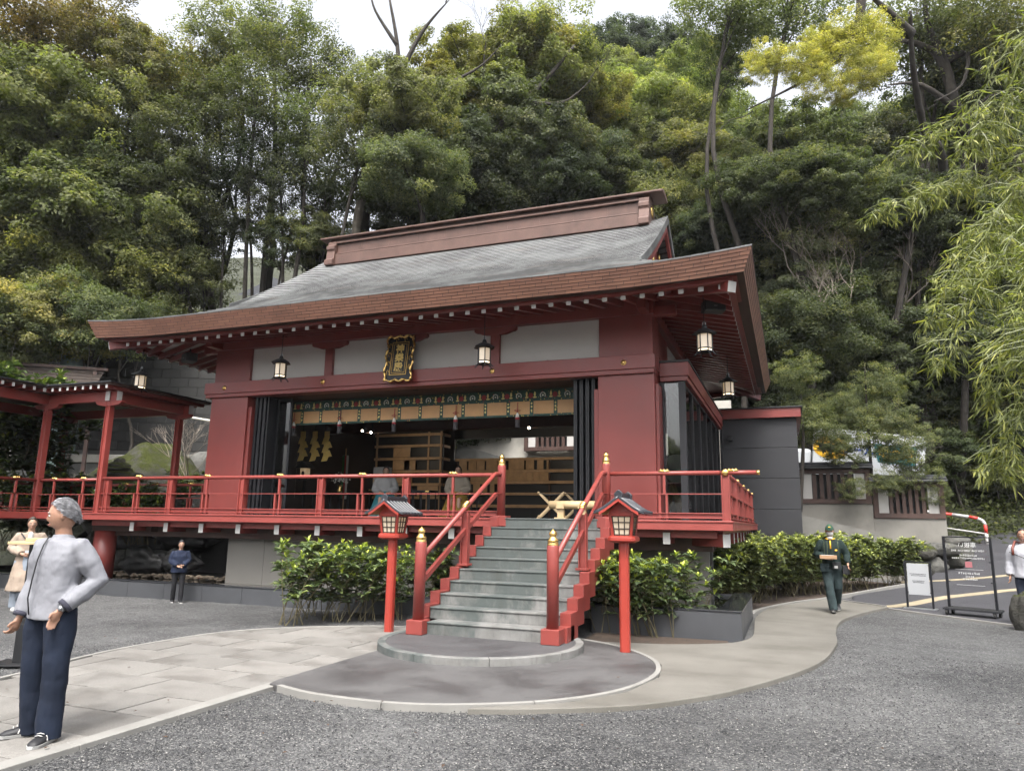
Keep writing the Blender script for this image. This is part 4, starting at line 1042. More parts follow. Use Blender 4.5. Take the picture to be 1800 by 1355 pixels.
M['rock'] = moss_rock_mat('grey_rock', (.10,.098,.09), (.05,.06,.02), -.2)
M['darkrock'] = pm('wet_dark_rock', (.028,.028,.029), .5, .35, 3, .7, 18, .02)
def rock(name, lab, c, r, seed, mat, sub=4, rough=.35, group=None):
    return tag(rock_mb(c, r, seed, sub, rough).build(name, mat, smooth=True, fix=False, origin=c), lab, 'rock', group)

# ---------------------------------------------------------------- red post lanterns
M['lattice'] = pm('dark_lattice', (.02,.012,.01), .5)
def tile_mat():
    t = NT('grey_roof_tile'); n = t.noise(t.pos(), 9, 4); return t.set(t.ramp(n, [(.3, (.014,.015,.02)), (.7, (.03,.032,.04))]), .3, spec=.7)
M['tile'] = tile_mat()
def post_lantern(loc, lab):
    L = thing('post_lantern', lab, 'lantern', loc, 0, 'red post lanterns at the foot of the stairs'); B_ = lambda m,n,mt,p=L,bev=.004,sm=False: m.build(n, mt, p, world=False, bevel=bev, smooth=sm)
    def B(m,n,mt,p=L,bev=.004,sm=False): o = B_(m,n,mt,p,bev,sm); o.scale = (1,1,1) if n == 'post' else (.87,.87,1); return o
    v = M['vermilion']
    B(MB().prism([(-.035,-.062),(.035,-.062),(.062,-.035),(.062,.035),(.035,.062),(-.035,.062),(-.062,.035),(-.062,-.035)], 0, 1.335), 'post', v)
    tr = MB(); a = .20
    oc = lambda a, b: [(-a+b,-a),(a-b,-a),(a,-a+b),(a,a-b),(a-b,a),(-a+b,a),(-a,a-b),(-a,-a+b)]
    tr.loft([[(x,y,1.335) for x,y in oc(.15,.04)],[(x,y,1.36) for x,y in oc(.205,.05)],[(x,y,1.40) for x,y in oc(.205,.05)],[(x,y,1.425) for x,y in oc(.175,.04)]]); B(tr, 'tray', v)
    r0, r1, z0, z1 = .135, .165, 1.425, 1.675
    for sx in (-1,1):
        for sy_ in (-1,1): B(MB().beam((sx*r0,sy_*r0,z0),(sx*r1,sy_*r1,z1),.04,.04,(0,1,0)), 'corner_post', v)
    for k in range(4):
        a = k*math.pi/2; R3 = Matrix.Rotation(a, 3, 'Z')
        q = MB().add([R3 @ Vector(p) for p in ((-r0+.01,-r0,z0+.01),(r0-.01,-r0,z0+.01),(r1-.01,-r1,z1),(-r1+.01,-r1,z1))], [(0,1,2,3)]); B(q, 'paper_pane', M['paperdim'], bev=0)
        m = MB()
        for t in (-.96,-.33,.33,.96):
            m.beam(R3 @ Vector((t*(r0-.022),-r0-.004,z0)), R3 @ Vector((t*(r1-.022),-r1-.004,z1)), .015, .013, R3 @ Vector((0,1,0)))
        for t in (.04,.34,.66,.96):
            rr = r0+(r1-r0)*t; zz = z0+(z1-z0)*t; m.beam(R3 @ Vector((-rr+.022,-rr-.006,zz)), R3 @ Vector((rr-.022,-rr-.006,zz)), .013, .015)
        B(m, 'lattice', M['lattice'], bev=0)
        B(MB().beam(R3 @ Vector((-r1-.02,-r1,z1+.02)), R3 @ Vector((r1+.02,-r1,z1+.02)), .045, .05), 'head_rail', v)
    B(MB().ball((0,0,1.55), .035, 10, 8), 'bulb', M['bulb'], bev=0, sm=True)
    g = MB().extr([(-.18,1.70),(.18,1.70),(.18,1.73),(.10,1.80),(0,1.865),(-.10,1.80),(-.18,1.73)], 'xz', -.17, .17); B(g, 'gable', v)
    B(MB().box(-.065,.065,-.176,-.171,1.70,1.714), 'white_strip', M['white'], bev=0)
    rp = [(0,1.905),(.06,1.87),(.13,1.825),(.21,1.775),(.29,1.735),(.37,1.712)]
    for s in (-1,1):
        n = len(rp); rings = [[(s*x,-.36,z),(s*x,.36,z),(s*x,.36,z-.018),(s*x,-.36,z-.018)] for x,z in rp]; B(MB().loft(rings), 'roof_slope', M['tile'], bev=0)
        for k in range(7):
            y = -.335+.1117*k; B(MB().tube([(s*x,y,z+.006) for x,z in rp], .019, 8), 'roof_rib', M['tile'], bev=0, sm=True)
        for y in (-.365,.335):
            rings = [[(s*x,y,z-.02),(s*x,y+.03,z-.02),(s*x,y+.03,z-.055),(s*x,y,z-.055)] for x,z in rp[:-1]]; B(MB().loft(rings), 'bargeboard', v, bev=0)
        rings = [[(s*x,-.33,z-.022),(s*x,.33,z-.022),(s*x,.33,z-.034),(s*x,-.33,z-.034)] for x,z in rp[:-1]]; B(MB().loft(rings), 'roof_underside', v, bev=0)
    B(MB().box(-.04,.04,-.33,.33,1.90,1.945), 'ridge', M['tile'], bev=.01); B(MB().box(-.028,.028,-.34,.34,1.945,1.965), 'ridge', M['tile'], bev=.008)
    for s in (-1,1): B(MB().extr([(-.06,1.89),(.06,1.89),(.065,1.95),(.03,1.985),(0,2.0),(-.03,1.985),(-.065,1.95)], 'xz', s*.33-.02, s*.33+.03), 'ridge_end', M['tile'], bev=.008)
post_lantern((-1.77,-2.31,.012), 'red post lantern with grey tiled roof left of the stairs')
post_lantern((1.80,-2.62,GZ), 'red post lantern with grey tiled roof right of the stairs')

# ---------------------------------------------------------------- things on the hall floor
def xstool(loc, rz, lab):
    t_ = thing('folding_stool', lab, 'stool', loc, rz, 'wooden folding stools at the stair top'); B = lambda m,n,mt: m.build(n, mt, t_, world=False, bevel=.004)
    for y in (-.2,.2):
        B(MB().beam((-.27,y,0),(.25,y,.52),.045,.028,(0,1,0)), 'leg', M['woodlight']); B(MB().beam((.27,y+.03,0),(-.25,y+.03,.52),.045,.028,(0,1,0)), 'leg', M['woodlight'])
    for x,z in ((-.25,.52),(.25,.52),(-.24,.06),(.24,.06)): B(MB().tube([(x,-.23,z),(x,.25,z)], .018, 8), 'bar', M['woodlight'])
    for k in range(7): B(MB().tube([(-.25,-.18+.06*k,.52),(-.1,-.18+.06*k,.48),(.1,-.18+.06*k,.48),(.25,-.18+.06*k,.52)], .010, 6), 'seat_cord', M['black'])
xstool((-.62,1.9,DZ), .25, 'pale wooden folding stool with crossed legs at the stair top, left one')
xstool((-.17,2.25,DZ), .25, 'pale wooden folding stool with crossed legs behind the bamboo trough')
lg = thing('log_stand', 'smooth pale log resting on a wooden stand at the stair top', 'log', (.08,.98,DZ))
B = lambda m,n,mt,sm=False: m.build(n, mt, lg, world=False, bevel=0 if sm else .005, smooth=sm)
B(MB().tube([(-.44,0,.26),(.42,0,.26)], .075, 20), 'log', M['woodlight'], True); B(MB().tube([(.421,0,.26),(.424,0,.26)], .05, 16), 'hollow', M['wooddark'])
for x in (-.22,.2): B(MB().box(x-.06,x+.06,-.05,.05,.03,.20), 'leg', M['woodlight']); B(MB().box(x-.11,x+.11,-.09,.09,0,.03), 'foot', M['woodlight']); B(MB().extr([(x-.08,.19),(x+.08,.19),(x+.06,.3),(x-.06,.3)], 'xz', -.09, -.078), 'cradle', M['woodlight'])
# altar furniture on the left inside
def table(loc, sx, sy_, h, lab, mat):
    t_ = thing('low_table', lab, 'table', loc, 0, 'black ritual tables in the hall'); B = lambda m,n: m.build(n, mat, t_, world=False, bevel=.006)
    B(MB().box(-sx/2,sx/2,-sy_/2,sy_/2,h-.05,h), 'top')
    for k in range(5):
        for s in (-1,1): B(MB().box(-sx/2+.04+(sx-.11)*k/4,-sx/2+.07+(sx-.11)*k/4,s*(sy_/2-.05)-.015,s*(sy_/2-.05)+.015,.04,h-.05), 'leg')
    for s in (-1,1): B(MB().box(-sx/2,sx/2,s*(sy_/2-.05)-.03,s*(sy_/2-.05)+.03,0,.04), 'foot')
    for x in (-sx/2+.1, sx/2-.1): MB().box(x-.05,x+.05,-sy_/2-.004,-sy_/2,h-.045,h-.01).build('gold_fitting', M['gold'], t_, world=False)
table((-7.3,4.2,DZ),1.2,.45,.62,'black ritual table with gold fittings farthest left in the hall', M['black']); table((-5.1,4.6,DZ),1.0,.45,.70,'black ritual table with gold fittings beside the teal-robed person', M['black'])
table((-4.2,5.2,DZ),1.0,.45,.66,'black ritual table with gold fittings in the middle of the hall', M['black']); table((-6.2,5.0,DZ),1.0,.45,.75,'black ritual table with gold fittings carrying a wooden box', M['black'])
p = atY(600,840,4.9)
bx = thing('offering_box', 'pale wooden offering box with round holes under a white block', 'box', (-6.35,4.95,DZ+.752)); 
MB().box(-.2,.2,-.15,.15,0,.26).build('box', M['woodlight'], bx, world=False, bevel=.006); MB().box(-.19,.21,-.16,.14,.262,.58).build('white_block', M['white'], bx, world=False, bevel=.006)
for x in (-.1,.09): MB().tube([(x,-.152,.15),(x,-.149,.15)], .04, 14).build('hole', M['black'], bx, world=False)
for i,(px,) in enumerate(((533,),(554,),(575,))):
    p = atY(px,765,3.3); t_ = thing('gold_streamer', '%s folded gold paper streamer hanging at the altar' % ('left','middle','right')[i], 'streamer', p, 0, 'gold paper streamers')
    z = 0; x = 0; m = MB(); m.box(-.07,.07,-.01,.01,-.06,.10); m.box(-.035,.035,-.012,.012,.02,.06)
    for k in range(5):
        s = 1 if k % 2 else -1
        m.add([(-.09,.004*k,-.06-.11*k),(.09,.004*k,-.06-.11*k+.02),(.09+s*.07,.02+.004*k,-.20-.11*k),(-.09+s*.07,.02+.004*k,-.22-.11*k)], [(0,1,2,3)])
        m.add([(-.11,.03,-.10-.11*k),(-.02,.035,-.06-.11*k),(.0,.04,-.17-.11*k),(-.09,.035,-.21-.11*k)], [(0,1,2,3)])
    m.build('folded_paper', M['goldpaint'], t_, world=False, fix=False); MB().tube([(0,0,.1),(0,0,.7)], .008, 6).build('pole', M['black'], t_, world=False)
p = atY(497,815,4.0)
al = thing('altar_lantern', 'small black altar lantern with lit paper at the far left of the hall', 'lantern', (-7.62,3.3,DZ))
for n,x0,x1,z0,z1,m in (('base',-.1,.1,0,.05,M['black']),('stem',-.025,.025,.05,.9,M['black']),('shelf',-.11,.11,.9,.94,M['black'])): MB().box(x0,x1,x0,x1,z0,z1).build(n,m,al,world=False,bevel=.004)
MB().box(-.085,.085,-.085,.085,.94,1.2).build('paper', M['paperdim'], al, world=False); MB().extr([(-.2,1.2),(.2,1.2),(.08,1.33),(0,1.36),(-.08,1.33)], 'xz', -.16,.16).build('roof', M['black'], al, world=False, bevel=.006)
MB().ball((0,-.087,1.07), (.045,.004,.06), 10, 6).build('crest', M['black'], al, world=False)
for i,(px,py,Y,hh,lab) in enumerate(((518,800,4.3,1.5,'tall green and red sacred streamer stand at the left of the altar'),(608,800,5.2,1.4,'tall green and white sacred streamer stand beside the offering box'))):
    p = atY(px,py,Y); t_ = thing('streamer_stand', lab, 'stand', (p.x,Y,DZ), 0, 'sacred streamer stands')
    MB().tube([(0,0,0),(0,0,hh+.5)], .018, 8).build('pole', M['wood'], t_, world=False); MB().box(-.14,.14,-.14,.14,0,.05).build('foot', M['black'], t_, world=False)
    for k,(c,dx) in enumerate((((.03,.10,.03),-.06),((.30,.04,.03),.03),((.5,.5,.45),.09))):
        MB().add([(dx-.035,-.02-.01*k,hh+.3),(dx+.035,-.02-.01*k,hh+.3),(dx+.04,-.03-.01*k,.5),(dx-.03,-.03-.01*k,.5)], [(0,1,2,3)]).build('ribbon', pm('ribbon%d%d' % (i,k), c, .7), t_, world=False, fix=False)
sh = thing('mirror_flowers', 'white flower arrangement in a gold vase on the altar', 'vase', (-7.2,4.25,DZ+.622))
MB().lathe([(.05,0),(.07,.06),(.04,.14),(.06,.2)], 14).build('vase', M['gold'], sh, world=False, smooth=True)
r_ = random.Random(4); m = MB()
for k in range(60):
    a = r_.uniform(0,6.28); el = r_.uniform(.3,1.5); l = r_.uniform(.15,.34); q = Vector((l*math.cos(a)*math.cos(el), l*math.sin(a)*math.cos(el), .2+l*math.sin(el))); m.ball(q, .018, 6, 4)
m.build('blossoms', M['threadwhite'], sh, world=False)

# ---------------------------------------------------------------- covered walkway on the left
wk = thing('covered_walkway', 'red covered walkway with slender posts joining the veranda on the left', 'walkway', (-12.6,1,0))
wb = lambda n,x0,x1,y0,y1,z0,z1,m=None,bev=.006,p=None: MB().box(x0,x1,y0,y1,z0,z1).build(n,m or M['red_deck'],p or wk,bevel=bev)
for (x,y) in ((-10.65,0),(-12.65,0),(-10.75,2.15),(-14.85,2.15),(-12.65,-3.4),(-14.85,-3.4),(-12.65,-6.8)):
    hp = hpost(0, 2.62, .14, .13); o = hp.build('post', M['red_deck'], wk, world=False, loc=Vector((x,y,1.6))-wloc(wk))
    pl = [(-.40,4.22),(-.40,4.19),(-.36,4.15),(-.28,4.12),(-.10,4.10),(.10,4.10),(.28,4.12),(.36,4.15),(.40,4.19),(.40,4.22)]
    MB().extr([(a+x,z) for a,z in pl], 'xz', y-.06, y+.06).build('bracket', M['red_deck'], wk, bevel=.006)
wb('beam', -12.58, -10.42, -.07, .07, 4.215, 4.44); wb('beam', -14.9, -10.42, 2.08, 2.22, 4.215, 4.44); wb('beam', -10.72, -10.58, .072, 2.078, 4.215, 4.44)
wb('beam', -12.72, -12.585, -7.5, .07, 4.215, 4.44); wb('beam', -14.92, -14.78, -7.5, 2.07, 4.215, 4.44)
for (x,y,dx,dy) in ((-10.40,0,1,0),(-10.65,-.09,0,-1),(-10.40,2.15,1,0),(-10.72,2.24,0,1)):
    MB().beam((x,y,4.33),(x+dx*.012,y+dy*.012,4.33),.135,.22,(0,0,1)).build('beam_end', M['white'], wk)
wb('roof_deck', -15.3, -10.2, -.42, 2.6, 4.53, 4.565, M['wooddark'], 0); wb('roof_deck', -15.3, -12.25, -7.6, -.422, 4.53, 4.565, M['wooddark'], 0)
wb('roof_edge', -15.3, -10.17, -.46, 2.62, 4.567, 4.60, M['black'], .004); wb('roof_edge', -15.3, -12.2, -7.6, -.462, 4.567, 4.60, M['black'], .004)
wr = MB().box(-.03,.03,0,2.9,-.04,.04).mesh('rafter'); wr.materials.append(M['red']); wc = MB().box(-.031,.031,-.006,0,-.041,.041).mesh('rafter_end'); wc.materials.append(M['white'])
x = -10.35
while x > -12.3:
    o = inst(wr, 'rafter', wk, Vector((x,-.40,4.487))-wloc(wk)); inst(wc, 'rafter_end', o); x -= .243
y = -.45
while y > -7.2:
    o = inst(wr, 'rafter', wk, Vector((-12.26,y,4.487))-wloc(wk), (0,0,math.pi/2)); inst(wc, 'rafter_end', o); y -= .243
wb('floor', -14.9, -10.91, -.05, 2.3, 1.5, 1.69, M['floor'], 0); wb('floor', -14.9, -12.6, -7.5, -.052, 1.5, 1.69, M['floor'], 0)
wb('fascia', -12.6, -10.91, -.12, -.052, 1.545, 1.70); wb('fascia', -12.6, -12.48, -7.5, -.121, 1.545, 1.70)
def wrail(p, q):
    p = Vector(p); q = Vector(q)
    MB().tube([p+Vector((0,0,2.43)), q+Vector((0,0,2.43))], .034, 10).build('handrail', M['red_deck'], wk, smooth=True)
    for z, w_, h2 in ((2.10,.06,.016),(1.80,.075,.016),(1.735,.09,.018)): MB().beam(p+Vector((0,0,z)), q+Vector((0,0,z)), w_, h2).build('rail', M['red_deck'], wk)
    n = max(1, round((q-p).length/.95)); ang = math.atan2((q-p).y,(q-p).x)
    for k in range(n):
        c = p.lerp(q, (k+.5)/n)-wloc(wk); c.z = 0
        inst(upm, 'rail_post', wk, c, (0,0,ang)); inst(lpm, 'rail_post', wk, c+Vector((.05*math.cos(ang),.05*math.sin(ang),0)), (0,0,ang)); inst(lpm, 'rail_post', wk, c-Vector((.05*math.cos(ang),.05*math.sin(ang),0)), (0,0,ang))
        inst(clm, 'gold_clasp', wk, c+Vector((0,0,2.455)), (0,0,ang))
wrail((-12.58,0,0),(-10.72,0,0)); wrail((-12.65,-7.4,0),(-12.65,-.07,0)); wrail((-14.8,2.15,0),(-10.82,2.15,0)); wrail((-14.85,-7.4,0),(-14.85,2.1,0)); wrail((-10.6,2.15,0),(-8.85,2.15,0))
for x,y in ((-8.95,2.15),(-9.7,2.15)): inst(tpm, 'rail_post', wk, Vector((x,y,0))-wloc(wk))
# stout red pillar and cross beam below the walkway
pw_ = thing('walkway_pier', 'thick round red pier standing at the pond below the walkway', 'pier', (-10.9,.5,.15))
MB().lathe([(.24,.0),(.24,1.15)], 20).build('shaft', M['red'], pw_, world=False, smooth=True); MB().box(-.28,1.5,-.14,.14,1.15,1.36).build('beam', M['wooddark'], pw_, world=False, bevel=.01)
# ---------------------------------------------------------------- rocks at the pond and behind the walkway
for i,(px,py,Y,rx,ry,rz_) in enumerate(((262,985,2.2,.62,.5,.34),(318,988,2.3,.5,.4,.28),(212,985,2.4,.34,.3,.25),(330,940,3.4,1.0,.5,.45),(250,940,3.6,1.5,.6,.6),(190,955,3.4,.6,.5,.55))):
    c = atY(px,py,Y); lab = ('humped dark wet boulder at the edge of the pond','rounded dark wet boulder right of the humped one by the pond','small pale-streaked rock beside the pier at the pond','slanting dark rock hanging over the pond in the shade','broad dark boulder in the deep shade behind the pond','upright grey rock behind the pier at the pond')[i]
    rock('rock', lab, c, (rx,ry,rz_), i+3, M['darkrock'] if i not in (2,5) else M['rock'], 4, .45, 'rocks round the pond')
m = MB(); r_ = random.Random(2)
for k in range(240):
    x = r_.uniform(-12.8,-8.3); y = 1.75+r_.uniform(0,.5); s = r_.uniform(.03,.07)
    v, f = ICO[2]; q = Vector((x,y,.19+r_.uniform(0,.05))); m.add([(q.x+p.x*s*1.2,q.y+p.y*s,q.z+p.z*s*.6) for p in v], f)
o = m.build('pebbles', pm('tan_pebble', (.30,.24,.18), .7, .3, 9), fix=False, smooth=True); struct(o,'stuff'); tag(o, 'tan pebbles along the far edge of the pond', 'pebbles')
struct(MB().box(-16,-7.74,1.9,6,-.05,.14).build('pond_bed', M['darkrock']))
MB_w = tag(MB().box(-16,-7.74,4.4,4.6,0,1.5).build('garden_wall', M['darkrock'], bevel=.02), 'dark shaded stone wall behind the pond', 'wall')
c = at(262,880,22.5); rock('boulder', 'huge rounded grey boulder covered in yellow-green moss behind the walkway', c, (2.15,1.5,1.75), 21, M['mossrock'], 5, .22, 'garden boulders')
c = at(330,880,21); rock('boulder', 'grey boulder with mossy top right of the huge mossy one', c, (.9,.8,.7), 24, M['mossrock'], 4, .3, 'garden boulders')
c = at(165,885,21.5); rock('boulder', 'flat mossy boulder left of the huge mossy one', c, (1.0,.8,.55), 28, M['mossrock'], 4, .3, 'garden boulders')
cairn = thing('stone_cairn', 'stack of flat mossy stones piled before the huge boulder', 'cairn', at(205,850,20.5))
for k,(dx,dz,rx) in enumerate(((0,0,.85),(.05,.22,.68),(-.02,.38,.48),(.0,.50,.34),(.02,.62,.16))):
    rock_mb((dx,0,dz), (rx,rx*.8,.13), 40+k, 4, .22).build('stone', M['mossrock'], cairn, world=False, smooth=True, fix=False)
for i,(px,py,D,rx) in enumerate(((360,890,19,.5),(355,830,24,.9),(120,900,20,.6),(90,870,22,.7))):
    rock('boulder', ('low grey boulder by the left column behind the railing','dark boulder in front of the retaining wall by the left column','small grey boulder under the walkway floor','grey boulder among leaves at the far left')[i], at(px,py,D), (rx,rx*.8,rx*.7), 60+i, M['rock'], 4, .35, 'garden boulders')

# lit ceiling spotlights in the hall; right one added to brighten the rack
for i,(px,py,Y) in enumerate(((637,757,5.2),(652,760,5.25),(930,752,5.2))):
    p = atY(px,py,Y); t_ = thing('spotlight', '%s small lit spotlight under the hall ceiling beam' % ('left','middle','right')[i], 'lamp', (p.x,Y,p.z), 0, 'ceiling spotlights')
    MB().tube([(0,0,0),(0,.14,.05)], .045, 12).build('can', M['black'], t_, world=False, smooth=True); MB().tube([(0,-.004,-.002),(0,.0,0)], .03, 12).build('lens', emis('spot_lens%d' % i, (1,.85,.65), 12), t_, world=False); MB().tube([(0,.07,.05),(0,.07,.35)], .012, 6).build('stem', M['black'], t_, world=False)
    l = bpy.data.lights.new('spot_lamp', 'SPOT'); l.energy = 10 if i < 2 else 30; l.spot_size = rad(120); l.spot_blend = .8; l.color = (1,.84,.62); l.shadow_soft_size = .05
    lo = bpy.data.objects.new('spot_lamp', l); COL.objects.link(lo); lo.parent = t_; lo.location = (0,.2,-.06); lo.rotation_euler = (Vector((1.2 if i < 2 else -.3,3.4,-1.6))).to_track_quat('-Z','Y').to_euler()
# ---------------------------------------------------------------- hillside
def uv_of(x, y): 
    return (x-CX)*math.cos(YAW)+(y-CY)*math.sin(YAW), -(x-CX)*math.sin(YAW)+(y-CY)*math.cos(YAW)
def xy_of(u, v): return CX+u*math.cos(YAW)-v*math.sin(YAW), CY+u*math.sin(YAW)+v*math.cos(YAW)
def sst(a, b, x): t = min(1, max(0, (x-a)/(b-a))); return t*t*(3-2*t)
def hillz_uv(u, v):
    wl = 1-sst(-13, -7, u); wr = sst(7, 11, u)
    zc = -1.5+max(0, v-29.5)*1.05 if v < 33.5 else 2.7+(v-33.5)*1.0
    zl = 7.6+max(0, v-28.6)*.42 if v > 28.6 else -1.5+.0*v
    zr = -.8+max(0, v-24.5)*.62 if v < 32 else 3.85+(v-32)*.95
    z = zc*(1-wl)*(1-wr)+zl*wl+zr*wr
    p = Vector((u*.12, v*.12, 0)); z += (mnoise.noise(p)*1.6+mnoise.noise(p*3)*.5)*sst(30, 38, v)
    return min(z, 46+mnoise.noise(p)*4)
def hillz(x, y): return hillz_uv(*uv_of(x, y))
def hill_mat():
    t = NT('hillside_earth'); p = t.pos(); n = t.noise(p, .8, 7, .7)
    c = t.ramp(n, [(.3, (.025,.028,.018)), (.55, (.045,.05,.028)), (.75, (.075,.066,.045))]); n2 = t.noise(p, 7, 5, .7)
    return t.set(c, .95, t.bump(n2, .9, .2))
M['hill'] = hill_mat()
us = np.linspace(-75, 75, 91); vs_ = np.concatenate([np.linspace(23, 40, 35), np.linspace(42, 120, 40)]); V = []
for v in vs_:
    for u in us:
        x, y = xy_of(u, v); V.append((x, y, hillz_uv(u, v)))
n = len(us); F = [(j*n+i, j*n+i+1, (j+1)*n+i+1, (j+1)*n+i) for j in range(len(vs_)-1) for i in range(n-1)]
struct(MB().add(V, F).build('hill', M['hill'], fix=False, smooth=True))
# low garden terrace behind the walkway
V = []; us2 = np.linspace(-26, -8.5, 30); vs2 = np.linspace(16.5, 29.5, 24)
for v in vs2:
    for u in us2:
        x, y = xy_of(u, v); q = Vector((u*.5,v*.5,3)); V.append((x, y, -.3+2.9*sst(17.5, 26, v)+mnoise.noise(q)*.3 if not (x > -9.0 and y > 1.0) else -.3))
n = len(us2); F = [(j*n+i, j*n+i+1, (j+1)*n+i+1, (j+1)*n+i) for j in range(len(vs2)-1) for i in range(n-1)]
def terr_keep(f): return all(not (V[i][0] > -15.6 and V[i][1] < 4.5) and not (V[i][0] > -9.2) for i in f)
struct(MB().add(V, [f for f in F if terr_keep(f)]).build('terrain', M['hill'], fix=False, smooth=True))

# ---------------------------------------------------------------- retaining wall on the left, block by block
def blocky(): 
    t = NT('grey_block'); oi = t.n('ObjectInfo'); p = t.pos(); n = t.noise(p, 2.5, 6, .7)
    c = t.mix(t.ramp(n, [(.35, (0,0,0)), (.7, (.8,.8,.8))]), t.ramp(oi.outputs['Random'], [(0, (.021,.021,.02)), (1, (.036,.035,.033))]), (.013,.013,.012))
    return t.set(c, .9, t.bump(t.noise(p, 30, 4), .5, .01))
M['block'] = blocky()
rw = thing('retaining_wall', 'tall grey block retaining wall behind the covered walkway', 'wall', (*xy_of(-17,28.4),0), YAW)
bmesh_ = MB().box(0,.72,-.15,.15,0,.35).mesh('block'); bmesh_.materials.append(M['block'])
MB().box(-11,9,.1,.5,0,8.6).build('backing', M['concdark'], rw, world=False)
for j in range(12):
    for i in range(22):
        x = -8+i*.735+(.36 if j % 2 else 0); z = 4.2+j*.362
        inst(bmesh_, 'block', rw, (x, rnd.uniform(-.012,.012), z))
MB().box(-11,9,-.12,.2,0,4.19).build('wall_base', M['concdark'], rw, world=False)
MB().box(-11,9,-.35,.2,8.56,8.75).build('coping', M['concdark'], rw, world=False, bevel=.02)
lw = thing('terrace_ledge', 'long pale concrete ledge in front of the retaining wall', 'ledge', (*xy_of(-16.5,26.6),0), YAW)
MB().box(-6.5,8,-.2,.2,3.55,3.85).build('slab', M['concwall'], lw, world=False, bevel=.02); MB().box(-6.5,8,-.1,.1,1,3.55).build('wall', M['concdark'], lw, world=False)
rf = thing('red_fence', 'low red and white fence on the concrete ledge behind the walkway', 'fence', (*xy_of(-18.5,26.6),3.85), YAW)
for z in (.55,.95,1.35): MB().box(-4,1.6,-.03,.03,z,z+.09).build('rail', M['red'] if z != .95 else M['white'], rf, world=False, bevel=.005)
for k in range(8): MB().box(-4+.78*k,-3.94+.78*k,-.05,.05,0,1.5).build('post', M['wooddark'], rf, world=False)
for k in range(5): MB().box(-3.8+1.1*k,-3.0+1.1*k,-.02,.02,.08,.5).build('panel', M['plaster'], rf, world=False)
hp_ = at(300,712,25.5)
tag(MB().tube([at(235,705,25.5), at(330,733,25.0), at(420,748,24.5)], .045, 8).build('drain_pipe', pm('pale_pipe', (.42,.40,.34), .6), smooth=True), 'long pale pipe slanting across the retaining wall behind the walkway', 'pipe')
p0 = at(122,690,27); tp_ = thing('standpipe', 'thick pale green vertical pipe beside the retaining wall', 'pipe', (p0.x,p0.y,1))
gm = pm('green_pipe', (.20,.27,.25), .5); MB().lathe([(.42,0),(.42,7.4)], 20).build('pipe', gm, tp_, world=False, smooth=True); MB().lathe([(.5,7.3),(.5,7.5)], 20).build('collar', gm, tp_, world=False)
p0 = at(95,668,25); bh = thing('bark_roof', 'small dark bark-shingled roof of a hut seen above the walkway', 'roof', p0, YAW+.3)
for k in range(9):
    m = MB(); m.add([(-1.5,-1.0+k*.2,-.75+k*.15),(1.35,-1.0+k*.2,-.75+k*.15),(1.3,-.75+k*.2,-.62+k*.15),(-1.5,-.75+k*.2,-.62+k*.15),(-1.5,-1.0+k*.2,-.80+k*.15),(1.35,-1.0+k*.2,-.80+k*.15)], [(0,1,2,3),(4,5,1,0)]); m.build('shingle_course', pm('bark_shingle', (.036,.026,.021), .9, .3, 6, .5, 30, .01) if k == 0 else bpy.data.materials['bark_shingle'], bh, world=False, fix=False)
MB().box(-1.6,1.45,.75,.95,.58,.68).build('ridge', M['wooddark'], bh, world=False); 
for x in (-1.3,1.1): MB().box(x-.06,x+.06,.5,.62,-4,.5).build('post', M['wooddark'], bh, world=False)
# distant pale houses glimpsed through the trees on the left
for i,(px,py,D,w_,h2,lab,c) in enumerate(((110,560,60,7,7,'pinkish distant house glimpsed through leaves at far left',(.30,.23,.2)),(478,560,62,6,6,'pale distant house glimpsed between trunks left of the roof',(.30,.295,.285)))):
    p = at(px,py,D); t_ = thing('distant_house', lab, 'house', (p.x,p.y,0), YAW, 'far houses')
    MB().box(-w_/2,w_/2,0,5,0,p.z+h2*.3).build('wall', pm('house_wall%d' % i, c, .8), t_, world=False)
    MB().extr([(-w_/2-.4,p.z+h2*.3),(w_/2+.4,p.z+h2*.3),(0,p.z+h2*.3+1.8)], 'xz', -.3, 5.3).build('roof', M['tile'], t_, world=False)
    for k in range(3):
        for z in (p.z-1.2, p.z+1): MB().box(-w_/2+.8+k*w_/3,-w_/2+2.0+k*w_/3,-.05,-.004,z,z+1.2).build('window', M['glass'], t_, world=False)

